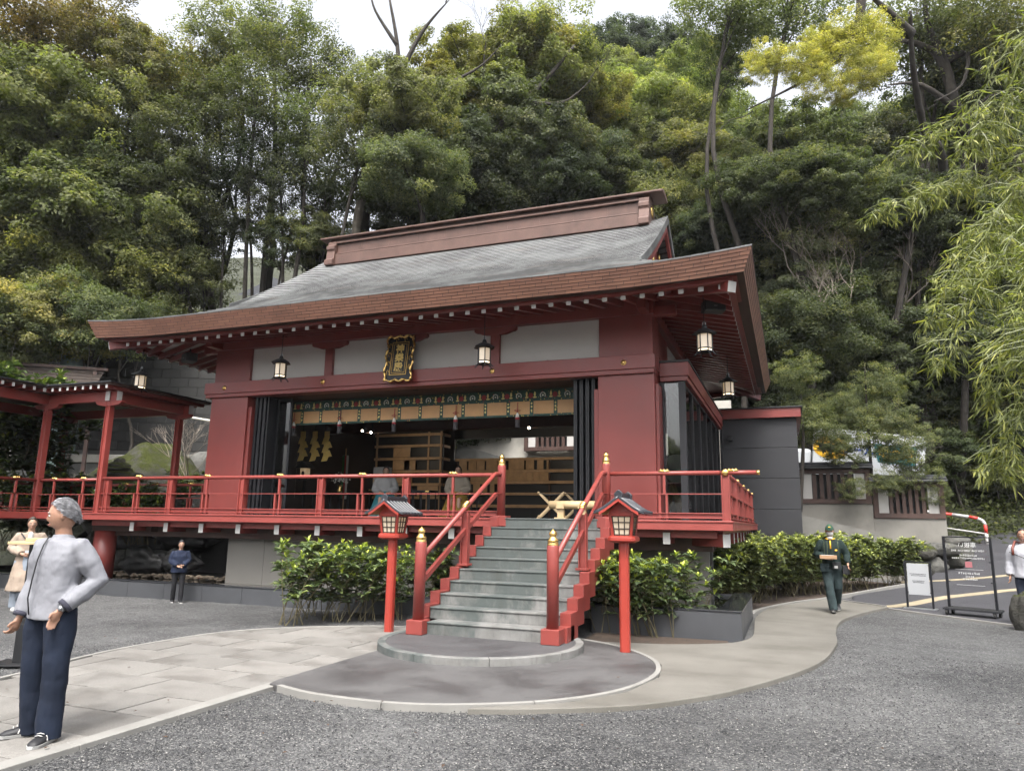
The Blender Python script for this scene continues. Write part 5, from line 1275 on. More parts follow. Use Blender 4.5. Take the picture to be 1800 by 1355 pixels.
# ---------------------------------------------------------------- boundary wall behind on the right
bw = thing('boundary_wall', 'concrete boundary wall topped with dark timber lattice windows right of the annex', 'wall', (6.3,15,0))
bb = lambda n,x0,x1,y0,y1,z0,z1,m,p=None,bev=.006: MB().box(x0,x1,y0,y1,z0,z1).build(n,m,p or bw,bevel=bev)
bb('concrete_base', 4.1, 6.42, 15, 15.25, -.2, 2.44, M['concwall']); bb('concrete_base', 6.424, 8.52, 15, 15.25, -.2, 1.98, M['concwall'])
def lattice_section(X0, X1, Z, par):
    bb('sill', X0, X1, 14.95, 15.2, Z, Z+.16, M['wooddark'], par); bb('top_rail', X0, X1, 14.95, 15.2, Z+1.02, Z+1.18, M['wooddark'], par)
    for x in (X0, X1-.16): bb('post', x, x+.16, 14.96, 15.19, Z+.16, Z+1.02, M['wooddark'], par)
    bb('white_panel', X0+.165, X0+.46, 15.02, 15.1, Z+.162, Z+1.018, M['plaster'], par, 0); bb('white_panel', X1-.46, X1-.165, 15.02, 15.1, Z+.162, Z+1.018, M['plaster'], par, 0)
    n = 6; a, b = X0+.47, X1-.47
    for k in range(n): x = a+(b-a)*k/n; bb('slat', x+.01, x+(b-a)/n*.62, 15.0, 15.06, Z+.162, Z+1.018, M['wooddark'], par, .004)
    bb('backing', a, b, 15.3, 15.32, Z+.16, Z+1.02, M['black'], par, 0)
    for k, (dy, dz) in enumerate(((.32,.0),(.24,.05),(.14,.1))): bb('roof_tier', X0-.1, X1+.1, 15.08-dy, 15.08+dy, Z+1.182+dz, Z+1.228+dz, M['tile'] if k != 1 else M['black'], par, .01)
    MB().tube([(X0-.1,15.08,Z+1.36),(X1+.1,15.08,Z+1.36)], .06, 10).build('roof_ridge', M['tile'], par, smooth=True)
lattice_section(4.12, 6.40, 2.445, bw); lattice_section(6.44, 8.52, 1.985, bw)
b2 = thing('rear_wall', 'concrete wall with timber lattice seen through the rear window of the hall', 'wall', (-4.9,15,0))
MB().box(-14,2.0,15.33,15.55,0,6.2).build('concrete_base', pm('brightened_concrete', (.42,.40,.355), .85, .15, .9, .3, 50, .004, dirt=.4, dirtcol=(.22,.2,.17)), b2, bevel=.006); lattice_section(-5.95,-3.72,4.445,b2)  # same concrete as boundary wall, colour raised to stand in for daylight
bb('pilaster', -3.70, -3.2, 14.9, 15.0, 3.9, 5.6, M['plaster'], b2)
MB().add([(-9,14.8,4.85),(-5.6,14.8,3.85),(-5.6,14.8,3),(-9,14.8,3),(-9,14.98,4.85),(-5.6,14.98,3.85),(-5.6,14.98,3),(-9,14.98,3)], [(0,1,2,3),(4,7,6,5),(0,4,5,1),(1,5,6,2)]).build('ramp_wall', M['concdark'], b2)
rmp = tag(MB().add([(4.1,14.5,2.06),(6.46,14.5,1.50),(6.46,14.5,-.2),(4.1,14.5,-.2),(4.1,14.98,2.06),(6.46,14.98,1.50),(6.46,14.98,-.2),(4.1,14.98,-.2)], [(0,1,2,3),(4,7,6,5),(0,4,5,1),(1,5,6,2),(3,7,4,0)]).build('ramp_wall', pm('grey_weathered_concrete', (.17,.165,.15), .9, .2, 2, .4, 50, .004, dirt=.5, dirtcol=(.08,.078,.07))), 'low sloping grey concrete wall in front of the boundary wall', 'wall')
# low stone wall at the road corner
sw_ = thing('stone_wall', 'low mossy stone wall at the corner beside the climbing road', 'wall', (8.1,13.9,.4))
for i,(x,y,z,a,b,c) in enumerate(((7.75,13.4,.55,.42,.35,.3),(8.35,14.0,.75,.45,.38,.32),(8.05,13.6,1.05,.55,.4,.22),(7.35,13.0,.45,.4,.35,.3),(8.7,14.6,.95,.4,.4,.3),(7.4,13.2,.95,.5,.4,.25),(8.65,14.55,1.3,.4,.35,.16))):
    rock_mb((x,y,z), (a,b,c), 80+i, 3, .28).build('stone', M['mossrock'] if i % 2 else M['rock'], sw_, fix=False, smooth=True)
# delivery truck parked above
tk = thing('delivery_truck', 'white box truck with yellow oval emblem parked behind the lattice wall', 'truck', (6.55,17.3,3.1)); tk.rotation_euler = (0,rad(7.5),0)
B = lambda m,n,mt,p=tk,bev=.01: m.build(n, mt, p, world=False, bevel=bev)
tw = pm('truck_white', (.55,.57,.59), .35, .04, 1, .02); blue = pm('sign_blue', (.03,.09,.42), .5); teal = pm('sign_teal', (.02,.20,.22), .5); yel = pm('sign_yellow', (.75,.42,.02), .5)
B(MB().box(-1.95,1.75,0,2.0,.1,2.0), 'cargo_box', tw, bev=.05); B(MB().box(-1.98,1.78,-.02,2.02,1.93,2.03), 'roof_rail', tw, bev=.03)
B(MB().box(-3.4,-2.0,.1,1.9,-.3,1.2), 'cab', tw, bev=.12); B(MB().box(-3.3,1.7,.2,1.8,-.45,.08), 'chassis', M['blackmetal'])
for x in (-2.8,.9):
    for y in (.05,1.75): w_ = B(MB().tube([(x,y,-.55),(x,y+.22,-.55)], .38, 20), 'wheel', M['rubber']); B(MB().tube([(x,y-.01,-.55),(x,y+.23,-.55)], .2, 16), 'rim', M['steel'], w_)
B(MB().tube([(-1.35,-.012,1.32),(-1.35,-.004,1.32)], [(.42,.62),(.42,.62)], 32), 'emblem', yel, bev=0)
m = MB(); 
for c,r in (((-1.5,-.02,1.34),(.28,.006,.13)),((-1.05,-.02,1.36),(.15,.006,.12)),((-1.75,-.02,1.42),(.12,.006,.06)),((-1.6,-.02,1.18),(.05,.006,.12)),((-1.35,-.02,1.16),(.05,.006,.12)),((-1.15,-.02,1.16),(.06,.006,.1))): m.ball(c, r, 14, 8)
for x in (-1.14,-.98): m.add([(x-.05,-.024,1.44),(x+.05,-.024,1.44),(x,-.024,1.54)], [(0,1,2)])
B(m, 'emblem_figure', M['black'], bev=0)
B(MB().add([(.25,-.008,.95),(1.45,-.008,.95),(1.45,-.008,1.62),(.05,-.008,1.62)], [(0,1,2,3)]), 'colour_band', teal, bev=0)
for s, x, z, sz, mt in (('クール',-.42,1.30,.36,blue),('宅急便',.80,1.27,.38,yel)):
    me = text_mesh(s, sz, .004, 'lettering', .012); me.materials.append(mt); o = bpy.data.objects.new('lettering', me); COL.objects.link(o); o.parent = tk; o.rotation_euler = (math.pi/2,0,0); o.location = (x,-.016,z)
# red and white pipe barrier
br = thing('pipe_barrier', 'red and white striped pipe barrier beside the climbing road', 'barrier', (9.7,18.8,1.1))
P = [(8.3,19.6,2.35),(8.9,19.3,2.28),(9.4,19.05,2.20),(9.9,18.85,2.12),(10.15,18.75,2.07),(10.30,18.70,1.98),(10.36,18.68,1.85),(10.37,18.68,1.55),(10.37,18.68,1.08)]
rp_ = pm('signal_red', (.55,.04,.03), .4)
for k in range(len(P)-1): 
    a, b = Vector(P[k]), Vector(P[k+1])
    MB().tube([a, b+(b-a).normalized()*.03], .055, 10).build('pipe', (rp_ if k in (1,3,6) else M['white']), br, smooth=True)
MB().tube([(8.3,19.6,1.85),(10.36,18.69,1.52)], .028, 8).build('lower_pipe', M['white'], br, smooth=True)
MB().tube([(8.95,19.28,2.25),(8.95,19.28,1.75)], .03, 8).build('clamp', rp_, br)
nt_ = MB().box(8.52,8.86,19.22,19.24,1.92,2.22).build('notice', M['white'], br); 
for k in range(3): MB().box(8.56,8.82,19.215,19.219,2.15-.08*k,2.17-.08*k).build('notice_line', M['threadred'], nt_)
def scribble(name, wd, h, mat, par, loc, rz):
    "a line of print too small to read: rows of tiny strokes"
    m = MB(); r = random.Random(int(wd*1e4+h*1e5)); x = -wd/2
    while x < wd/2:
        c = h*r.uniform(.6,1.0)
        for k in range(3): z = r.uniform(-h*.45,h*.35); m.box(x,x+c*.8,-.0004,.0004,z,z+h*.14)
        for k in range(2): xx = x+r.uniform(0,c*.7); m.box(xx,xx+h*.14,-.0005,.0005,-h*.45,h*r.uniform(.1,.45))
        x += c*1.08
    o = m.build(name, mat, par, world=False, loc=loc); o.rotation_euler = (0,0,rz); return o
# small black-framed sign
sg = thing('notice_stand', 'small white notice in a slim black frame standing on the asphalt', 'sign', (6.24,5.42,.014), -.30)
B = lambda m,n,mt,p=sg,bev=.003: m.build(n, mt, p, world=False, bevel=bev)
for x in (-.235,.235): B(MB().box(x-.02,x+.02,-.015,.015,.02,.93), 'frame_post', M['blackmetal'])
B(MB().box(-.255,.255,-.015,.015,.931,.955), 'frame_top', M['blackmetal']); B(MB().box(-.30,.30,-.14,.14,0,.02), 'base_plate', M['steel'])
pn = B(MB().box(-.20,.20,-.008,.004,.28,.91), 'panel', pm('notice_white', (.36,.37,.385), .4, .03))
for z, wd in ((.70,.30),(.668,.26),(.56,.22),(.53,.20)): scribble('lettering', wd, .022, M['black'], pn, (0,-.0092,z), 0)
for z in (.32,.87):
    for x in (-.21,.21): B(MB().box(x-.015,x+.015,-.012,.008,z,z+.02), 'clip', M['blackmetal'])
# wheeled glass sign read from behind
cs = thing('wheeled_sign', 'clear panel sign with reversed white lettering on a black wheeled cart', 'sign', (7.0,4.53,.014), -.46)
B = lambda m,n,mt,p=cs,bev=.003: m.build(n, mt, p, world=False, bevel=bev)
for x in (-.40,.40): B(MB().box(x-.022,x+.022,-.02,.02,.14,1.46), 'frame_post', M['blackmetal'])
B(MB().box(-.422,.422,-.02,.02,1.461,1.485), 'frame_top', M['blackmetal'])
cp = B(MB().box(-.35,.35,-.004,.004,.36,1.43), 'clear_panel', M['clear'], bev=0)
whitet = pm('white_vinyl', (.75,.75,.74), .6, .02)
for t, z, s in (('車祓い',1.32,.105),('NEW CAR  USED CAR  BIKE',1.215,.046)):
    me = text_mesh(t, s, .0005, 'lettering', .0006); me.materials.append(whitet); o = bpy.data.objects.new('lettering', me); COL.objects.link(o); o.parent = cp; o.rotation_euler = (math.pi/2,0,math.pi); o.location = (0,.006,z)
for z, wd, h2 in ((1.13,.30,.04),(1.075,.56,.036),(.79,.34,.042),(.73,.14,.034),(.68,.24,.034)): scribble('lettering', wd, h2, whitet, cp, (0,.0062,z), math.pi)
B(MB().box(-.06,.06,.0045,.006,.90,1.01), 'pink_card', pm('pink_card', (.55,.20,.22), .6), cp, 0)
for z in (.86,.565): B(MB().box(-.24,.24,.0045,.006,z,z+.005), 'rule_line', whitet, cp, 0)
for x in (-.37,.37):
    for z in (.62,1.0,1.38): B(MB().box(x-.03,x+.03,-.012,.012,z,z+.018), 'clip', M['blackmetal'])
B(MB().box(-.46,.46,-.22,.22,.10,.135), 'cart_deck', M['charcoal'])
for k in range(5): B(MB().box(-.45,.45,-.20+.09*k,-.16+.09*k,.136,.142), 'cart_rib', M['rubber'])
for x in (-.40,.40):
    for y in (-.18,.18): w_ = B(MB().tube([(x-.02,y,.05),(x+.02,y,.05)], .05, 16), 'wheel', M['rubber']); B(MB().box(x-.03,x+.03,y-.03,y+.03,.07,.10), 'fork', M['blackmetal'], w_)
# upright mossy stone at the right edge
rock('standing_stone', 'rough mossy standing stone at the right edge of the gravel', (7.42,2.75,.25), (.22,.2,.38), 99, M['mossrock'], 4, .3)
# photo stand at the left edge
ps = thing('photo_stand', 'black photo stand with a wooden phone tray at the left edge', 'stand', (-4.12,-6.15,.02), .45)
B = lambda m,n,mt,p=ps,bev=.004: m.build(n, mt, p, world=False, bevel=bev)
B(MB().box(-.26,.26,-.2,.2,0,.015), 'base', M['black']); B(MB().box(-.055,.055,-.04,.04,.015,1.27), 'post', M['black']); B(MB().box(-.065,.065,-.05,.05,.015,.42), 'post_sleeve', M['black'])
B(MB().box(-.24,.24,-.13,.13,1.27,1.30), 'tray', M['woodlight']); bkx = B(MB().box(-.10,.17,-.05,.06,1.301,1.34), 'phone_rest', M['woodlight'])
pt = pm('white_print', (.7,.7,.7), .6)
m = MB(); m.tube([(x,-.0415,z) for x,z in ((-.022,1.02),(.022,1.02),(.022,1.09),(-.022,1.09))], .004, 4, closed=True); B(m, 'phone_icon', pt, bev=0)
m = MB(); m.box(-.028,.028,-.0425,-.0405,1.13,1.165); m.box(-.01,.01,-.0425,-.0405,1.165,1.175); B(m, 'camera_icon', pt, bev=0)
B(MB().box(-.03,.03,-.0425,-.0405,.80,.85), 'red_label', pm('red_label', (.5,.05,.04), .5), bev=0)
# ---------------------------------------------------------------- foliage
def leaf_mat(name, tint=(1,1,1), gloss=.45, trans=.3, rough=.45):
    t = NT(name); oi = t.n('ObjectInfo'); a = t.n('Attribute', attribute_name='lr')
    f = t.ramp(a.outputs['Fac'], [(0, (.42,.46,.42)), (.45, (.85,.88,.8)), (.8, (1.3,1.25,1.0)), (1, (1.75,1.55,.95))])
    c = t.mix(1.0, oi.outputs['Color'], f, 'MULTIPLY'); c = t.mix(1.0, c, (*tint,1), 'MULTIPLY')
    t.set(c, rough, spec=gloss); tr = t.n('BsdfTranslucent'); c2 = t.mix(1.0, c, (1.1,1.25,.5,1), 'MULTIPLY'); t.l(c2, tr.inputs[0])
    mx = t.n('MixShader'); mx.inputs[0].default_value = trans; t.l(t.b.outputs[0], mx.inputs[1]); t.l(tr.outputs[0], mx.inputs[2]); t.l(mx.outputs[0], t.out.inputs[0]); return t.m
M['leaf'] = leaf_mat('tree_leaf', gloss=.25, rough=.6, trans=.48); M['leafglossy'] = leaf_mat('shrub_leaf', gloss=.45, rough=.38, trans=.25); M['leafbamboo'] = leaf_mat('bamboo_leaf', trans=.4)
def leaf_quads(P, N, L, W, r, lr, fold=False, axis=None):
    "P centres, N normals -> diamond leaves"
    n = len(P); a = r.normal(size=(n,3)) if axis is None else axis+r.normal(size=(n,3))*.25
    a -= N*np.sum(a*N,1,keepdims=True); a /= np.linalg.norm(a,axis=1,keepdims=True)+1e-9; b = np.cross(N,a)
    l = (L*r.uniform(.7,1.25,n))[:,None]; w_ = (W*r.uniform(.75,1.2,n))[:,None]
    d = -N*l*.12
    V = np.stack([P-a*l*.5, P+b*w_*.5-a*l*.05, P+a*l*.5+d, P-b*w_*.5-a*l*.05], 1).reshape(-1,3)
    F = (np.arange(n)*4)[:,None]+np.arange(4)[None]
    return V, F, lr
def crown_mesh(name, seed, R, nclump, per, L, W, squash=.8, shell=.55, droop=0.0, core=.25):
    r = np.random.default_rng(seed)
    d = r.normal(size=(nclump,3)); d /= np.linalg.norm(d,axis=1,keepdims=True); d[:,2] = d[:,2]*.85+.12
    lump = np.array([mnoise.noise(Vector(x)*1.7+Vector((seed*3.3,0,0))) for x in d])
    rr = (r.random(nclump)**.42)*(1+.45*lump); C_ = d*rr[:,None]*R*np.array([1,1,squash])
    cr = R*r.uniform(.11,.27,nclump)*(1.05-.2*rr)
    tot = nclump*per; ci = np.repeat(np.arange(nclump), per)
    e = r.normal(size=(tot,3)); e[:,2] = np.abs(e[:,2])*1.0-.35; e /= np.linalg.norm(e,axis=1,keepdims=True)
    q = r.random(tot)**.5; P = C_[ci]+e*(cr[ci]*(shell+(1-shell)*q))[:,None]*np.array([1.1,1.1,.85])
    P += r.normal(size=P.shape)*R*.02; P[:,2] -= droop*R*r.random(tot)*.3
    out = P/(np.linalg.norm(P,axis=1,keepdims=True)+1e-6)
    N = e*.7+np.array([0,0,.5])+out*.3+r.normal(size=(tot,3))*.5; N /= np.linalg.norm(N,axis=1,keepdims=True)
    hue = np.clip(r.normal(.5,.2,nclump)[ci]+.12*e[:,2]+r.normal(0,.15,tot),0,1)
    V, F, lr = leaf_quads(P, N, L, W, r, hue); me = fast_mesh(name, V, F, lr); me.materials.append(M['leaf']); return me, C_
CR = []
for i,(ncl,per,L,W,sq,dr) in enumerate(((140,250,.15,.075,.9,0),(170,210,.145,.07,.8,.2),(120,290,.155,.075,1.05,0),(160,220,.145,.066,.9,.5))):
    CR.append(crown_mesh('crown', 11+i, 2.6, ncl, per, L, W, sq, .5, dr))
for i,(ncl,per,L,W,sq) in enumerate(((110,95,.15,.07,.85),(95,115,.14,.065,1.0))): CR.append(crown_mesh('crown', 31+i, 2.6, ncl, per, L, W, sq, .35, .3))
COLS = dict(dk=(.058,.070,.048), dm=(.100,.116,.072), mid=(.142,.158,.088), olive=(.182,.180,.082), lime=(.21,.228,.098), yel=(.36,.335,.12), brown=(.16,.125,.06), far=(.062,.082,.066), grey=(.160,.175,.112), bright=(.16,.17,.05))  # far: distance haze put into the leaf colour as a bluish tint
NAMES = dict(dk='very dark green', dm='dark green', mid='mid green', olive='olive green', lime='light green', yel='yellow-leaved', brown='brownish', far='haze-tinted far', grey='grey-green', bright='bright yellow-green')
ORD = ['first','second','third','fourth','fifth','sixth','seventh','eighth','ninth','tenth','eleventh','twelfth','thirteenth','fourteenth','fifteenth','sixteenth','seventeenth','eighteenth','nineteenth','twentieth','twenty-first','twenty-second','twenty-third','twenty-fourth','twenty-fifth','twenty-sixth','twenty-seventh','twenty-eighth']
def trunk_mb(base, top, r0, rr, bend=.6, limbs=(), pts=None):
    m = MB(); base = Vector(base); top = Vector(top)
    if pts is None:
        s = [Vector((rr.uniform(-bend,bend), rr.uniform(-bend,bend), 0)) for _ in range(2)]
        P = ground_pts([tuple(base), tuple(base.lerp(top,.33)+s[0]), tuple(base.lerp(top,.68)+s[1]), tuple(top)], 4)
    else: P = ground_pts([tuple(p) for p in pts], 4)
    n = len(P); m.tube(P, [r0*(1-.68*i/(n-1)) for i in range(n)], 8)
    for c in limbs:
        k = rr.randrange(int(n*(.8 if (top-base).length > 8 else .5)), n-1); a = Vector(P[k]); b = Vector(c); mid = a.lerp(b,.5)+Vector((rr.uniform(-.3,.3),rr.uniform(-.3,.3),rr.uniform(-.1,.4)))
        r1 = r0*(1-.68*k/(n-1))*.55; Q = ground_pts([tuple(a), tuple(mid), tuple(b)], 3); m.tube(Q, [r1*(1-.8*i/(len(Q)-1)) for i in range(len(Q))], 6, cap=False)
    return m
TREES = []
def tree(px, py, D, r, col, var=None, base=None, pts=None, tr=None, bark='bark', where=None, extra=None):
    TREES.append(dict(px=px,py=py,D=D,r=r,col=col,var=var,base=base,pts=pts,tr=tr,bark=bark,where=where,extra=extra))
T = tree
# left block
for a in ((55,45,27,1.0,'brown',4),(150,50,29,.8,'brown',5),(250,130,31,.85,'olive',0),(15,140,24,.8,'olive',4),(95,215,22,.9,'olive',1),(30,300,20,.75,'lime',0),(185,300,24,.8,'mid',4),(110,390,20,.85,'mid',1),(20,430,18,.65,'olive',3),(215,420,21.5,.9,'mid',0),(150,490,19,.62,'lime',1),(245,510,20,.62,'olive',3),(60,520,17,.6,'mid',2),(15,590,26,.75,'mid',0),(85,575,26.5,.8,'olive',1),(170,560,27,.75,'mid',3),(245,575,27.5,.6,'dm',4),(275,215,27,.8,'mid',5),(350,150,31,.75,'olive',4)): T(*a, where='left of the hall roof')
# between left block and the ridge
for a in ((400,80,31,.85,'mid',4),(370,190,28,.75,'dm',5),(475,60,33,.95,'mid',4),(545,130,32,.8,'dm',4),(450,190,30,.8,'dm',5),(535,240,29,.8,'dm',4),(335,270,26,.7,'dm',5),(425,300,30,.65,'dk',4),(300,345,25,.7,'dm',0),(490,330,30,.65,'dk',5),(570,330,28,.75,'dm',4),(395,390,29,.7,'dk',4),(305,435,24,.65,'mid',3),(510,430,30,.6,'dk',5),(565,430,30,.65,'mid',0),(350,500,27,.6,'dm',5)): T(*a, where='behind the left roof slope')
# centre
for a in ((640,185,31,.85,'mid',4),(705,200,28,.85,'grey',0),(640,275,28,.8,'dm',4),(725,300,27,.75,'grey',3),(765,185,34,.85,'olive',2),(820,130,36,.9,'olive',0),(925,105,37,1.0,'olive',1),(965,125,37,1.1,'olive',3),(1020,185,38,.95,'olive',0),(870,205,35,1.0,'mid',2),(945,250,34,.95,'dm',1),(800,265,33,.95,'dm',0),(860,325,33,.9,'dk',3),(760,355,32,.8,'dk',2),(960,335,34,.9,'dk',0),(1030,305,36,.9,'dm',1),(690,370,31,.7,'dm',2)): T(*a, where='behind the middle of the ridge')
# centre right
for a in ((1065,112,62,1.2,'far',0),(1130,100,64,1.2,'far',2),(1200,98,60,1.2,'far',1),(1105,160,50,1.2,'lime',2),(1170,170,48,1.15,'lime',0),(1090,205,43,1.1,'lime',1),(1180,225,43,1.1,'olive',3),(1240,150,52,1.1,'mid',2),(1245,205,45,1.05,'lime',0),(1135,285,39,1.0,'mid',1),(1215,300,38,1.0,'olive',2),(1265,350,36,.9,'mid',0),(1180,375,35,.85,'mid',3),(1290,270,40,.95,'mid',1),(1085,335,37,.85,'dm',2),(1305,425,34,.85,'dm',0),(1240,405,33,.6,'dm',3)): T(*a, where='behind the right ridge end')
# right slope
for a in ((1330,270,42,1.0,'mid',2),(1405,265,39,1.05,'dm',0),(1485,250,41,1.05,'mid',1),(1565,285,40,1.05,'dm',3),(1645,240,39,1.05,'mid',0),(1725,190,37,1.05,'mid',2),(1790,260,36,1.0,'dm',1),(1380,340,36,.95,'mid',3),(1465,345,37,.95,'dm',0),(1545,375,37,.95,'mid',2),(1340,400,33,.85,'dm',1),(1420,440,32,.8,'grey',3),(1500,455,32,.8,'grey',0),(1600,440,35,.95,'dm',2),(1700,390,36,1.0,'mid',1),(1785,430,35,1.0,'dm',0)): T(*a, where='on the slope right of the roof')
for a in ((1400,520,28,.68,'grey',0),(1480,525,28,.7,'grey',2),(1560,510,30,.8,'grey',1),(1645,530,31,.85,'mid',3),(1380,610,26,.62,'grey',2),(1450,625,26,.66,'grey',0),(1540,615,27,.7,'grey',1),(1625,610,28,.78,'mid',2),(1710,630,29,.8,'mid',0),(1790,660,29,.8,'dm',1),(1405,690,25,.5,'grey',3),(1490,705,26.5,.55,'grey',0),(1570,705,27,.58,'grey',2),(1650,705,27,.62,'dm',1),(1725,745,27,.66,'mid',3),(1795,770,26,.6,'dm',0),(1665,800,27,.5,'dm',2),(1745,835,27.5,.5,'mid',1),(1350,560,27,.55,'mid',3)): T(*a, where='low on the right slope')
# high canopy top right
for a in ((1290,30,32,.9,'mid',4),(1395,25,31,1.0,'mid',5),(1615,50,30,1.0,'mid',4),(1700,95,30,1.0,'dm',5),(1775,55,28,.95,'mid',4),(1655,155,31,.9,'dm',4),(1760,165,30,.9,'mid',5),(1270,110,33,.6,'dm',5)): T(*a, where='in the high canopy at top right')
for a in ((1480,95,23,.40,'yel',5),(1400,118,23,.34,'yel',4),(1535,70,23.5,.36,'yel',5),(1345,105,23,.24,'yel',4),(1440,150,22.5,.26,'yel',5),(1520,135,22.5,.32,'yel',4),(1500,55,23.3,.30,'yel',4),(1450,85,23.6,.30,'yel',0),(1545,110,22.8,.24,'yel',5),(1330,125,22.7,.17,'yel',5),(1480,170,22.6,.2,'yel',4)): T(*a, where='YEL')
# group, label and build
for t in TREES:
    if t['px'] < 620 and t['py'] < 540 and t['D'] < 30: k_ = 30.5/t['D']; t['r'] *= k_; t['D'] *= k_
    if t['where'].startswith('low') and t['D'] < 31.5: k_ = (31.5 if t['py'] < 760 else 29.5)/t['D']; t['r'] *= k_*.95; t['D'] *= k_
def xg(t): return (t['where'], t['col'])
cnt = {}
for t in TREES: cnt.setdefault(xg(t), []).append(t)
yel_main = None
for i, t in enumerate(TREES):
    if t['where'] == 'YEL': continue
    lst = sorted(cnt[xg(t)], key=lambda q: q['px']); k = lst.index(t); word = 'tree'
    nm = NAMES[t['col']]
    lab = ('only %s tree %s' % (nm, t['where'])) if len(lst) == 1 else '%s from left of the %s trees %s' % (ORD[k], nm, t['where'])
    c = at(t['px'], t['py'], t['D']); rr = random.Random(i*13+5); s = t['r']; var = t['var']
    bx_, by_ = c.x+rr.uniform(-.8,.8), c.y+rr.uniform(-.4,1.0); u_, v_ = uv_of(bx_, by_)
    if t['py'] > 540 and t['px'] < 330: gz = 2.2
    elif t['where'].startswith('low'): gz = hillz(bx_, by_)
    else: bx_, by_ = xy_of(u_, max(v_, 30.2)); gz = hillz(bx_, by_)
    gz = min(gz, c.z-1.2); gz = max(gz-.3, -.5)
    R_ = 2.6*s; o = thing('broadleaf_tree', lab, 'tree', (bx_, by_, gz), 0, 'trees '+t['where'])
    loc = Vector((bx_, by_, gz)); rot = rr.uniform(0, 6.28); me, C_ = CR[var]
    cro = inst(me, 'crown', o, c-loc, (rr.uniform(-.15,.15), rr.uniform(-.15,.15), rot), (s*rr.uniform(.95,1.2), s*rr.uniform(.95,1.2), s*rr.uniform(.85,1.1)))
    b_ = COLS[t['col']]; j = rr.uniform(.85,1.18); cro.color = (b_[0]*j*rr.uniform(.92,1.1), b_[1]*j, b_[2]*j*rr.uniform(.9,1.1), 1)
    Rm = Matrix.Rotation(rot, 3, 'Z'); lim = [c+(Rm @ Vector(C_[q]))*s for q in rr.sample(range(len(C_)), 9)]
    h = c.z-gz
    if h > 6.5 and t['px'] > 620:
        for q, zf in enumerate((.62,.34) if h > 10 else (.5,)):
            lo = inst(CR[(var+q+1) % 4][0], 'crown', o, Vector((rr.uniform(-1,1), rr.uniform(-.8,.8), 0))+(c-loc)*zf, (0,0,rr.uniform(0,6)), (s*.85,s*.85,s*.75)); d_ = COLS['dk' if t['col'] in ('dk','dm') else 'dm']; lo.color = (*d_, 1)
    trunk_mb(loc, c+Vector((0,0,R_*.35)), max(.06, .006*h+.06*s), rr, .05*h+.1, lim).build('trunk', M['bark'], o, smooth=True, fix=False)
# trees on the far side of the gravel court, seen only mirrored in the corridor glass
for i,(x,y,r_) in enumerate(((-14,-46,1.5),(-6,-44,1.4),(3,-48,1.6),(12,-45,1.4),(-22,-42,1.5))):
    o = thing('broadleaf_tree', '%s tree across the court mirrored in the corridor glass' % ORD[i], 'tree', (x,y,0), 0, 'trees across the court'); cro = inst(CR[i % 4][0], 'crown', o, (0,0,5.5), (0,0,i), (r_,r_,r_*1.1)); cro.color = (*COLS['mid'],1)
    trunk_mb((x,y,0),(x,y,6),.22,random.Random(i),.3,[]).build('trunk', M['bark'], o, smooth=True, fix=False)
# bare twiggy shrubs
def bare(seed, h, n):
    r = random.Random(seed); m = MB()
    def grow(p, d, l, rad_, lev):
        q = p+d*l; mid = p.lerp(q,.5)+Vector((r.uniform(-1,1),r.uniform(-1,1),r.uniform(-1,1)))*l*.08; m.tube([p,mid,q], [rad_,rad_*.8,rad_*.6], 4, cap=False)
        if lev == 0: return
        for k in range(r.choice((2,3))): 
            dd = (d+Vector((r.uniform(-.7,.7),r.uniform(-.7,.7),r.uniform(-.25,.5)))).normalized(); grow(q, dd, l*r.uniform(.6,.85), rad_*.6, lev-1)
    for k in range(n): grow(Vector((r.uniform(-.1,.1),r.uniform(-.1,.1),0)), Vector((r.uniform(-.35,.35),r.uniform(-.35,.35),1)).normalized(), h*.3, .016*h/2, 4)
    return m.mesh('twigs', fix=False)
DT = [bare(31,2.2,1), bare(32,2.0,2)]
for b_ in DT: b_.materials.append(M['bark'])
# the yellow tree with its crooked branch coming down from above
def poly_tree(name, lab, cat, pts, r0, bark, crowns=(), limbs=(), r1=.3, group=None):
    P = [p if isinstance(p, Vector) else at(*p) for p in pts]; o = thing(name, lab, cat, P[0], 0, group)
    Q = ground_pts([tuple(p) for p in P], 5); n = len(Q); MB().tube(Q, [r0*(1-(1-r1*.45)*(i/(n-1))**.9) for i in range(n)], 10).build('trunk', bark, o, smooth=True, fix=False)
    for lp in limbs:
        L_ = [at(*p) for p in lp[0]]; Q = ground_pts([tuple(p) for p in L_], 5); n = len(Q); MB().tube(Q, [lp[1]*(1-.9*i/(n-1)) for i in range(n)], 8).build('limb', bark, o, smooth=True, fix=False)
        d_ = Vector(Q[-1])-Vector(Q[-4]); tw = inst(DT[len(Q) % 2], 'twigs', o, Vector(Q[-2])-P[0], d_.to_track_quat('Z','Y').to_euler(), (1.1,1.1,1.1))
    for (px,py,D,s,col,var) in crowns:
        rr = random.Random(px*7+py); c = at(px,py,D); cr = inst(CR[var][0], 'crown', o, c-P[0], (0,0,rr.uniform(0,6)), (s*1.1,s*1.1,s*1.05)); b_ = COLS[col]; cr.color = (*b_,1)
    return o
b0 = xy_of(21, 36)
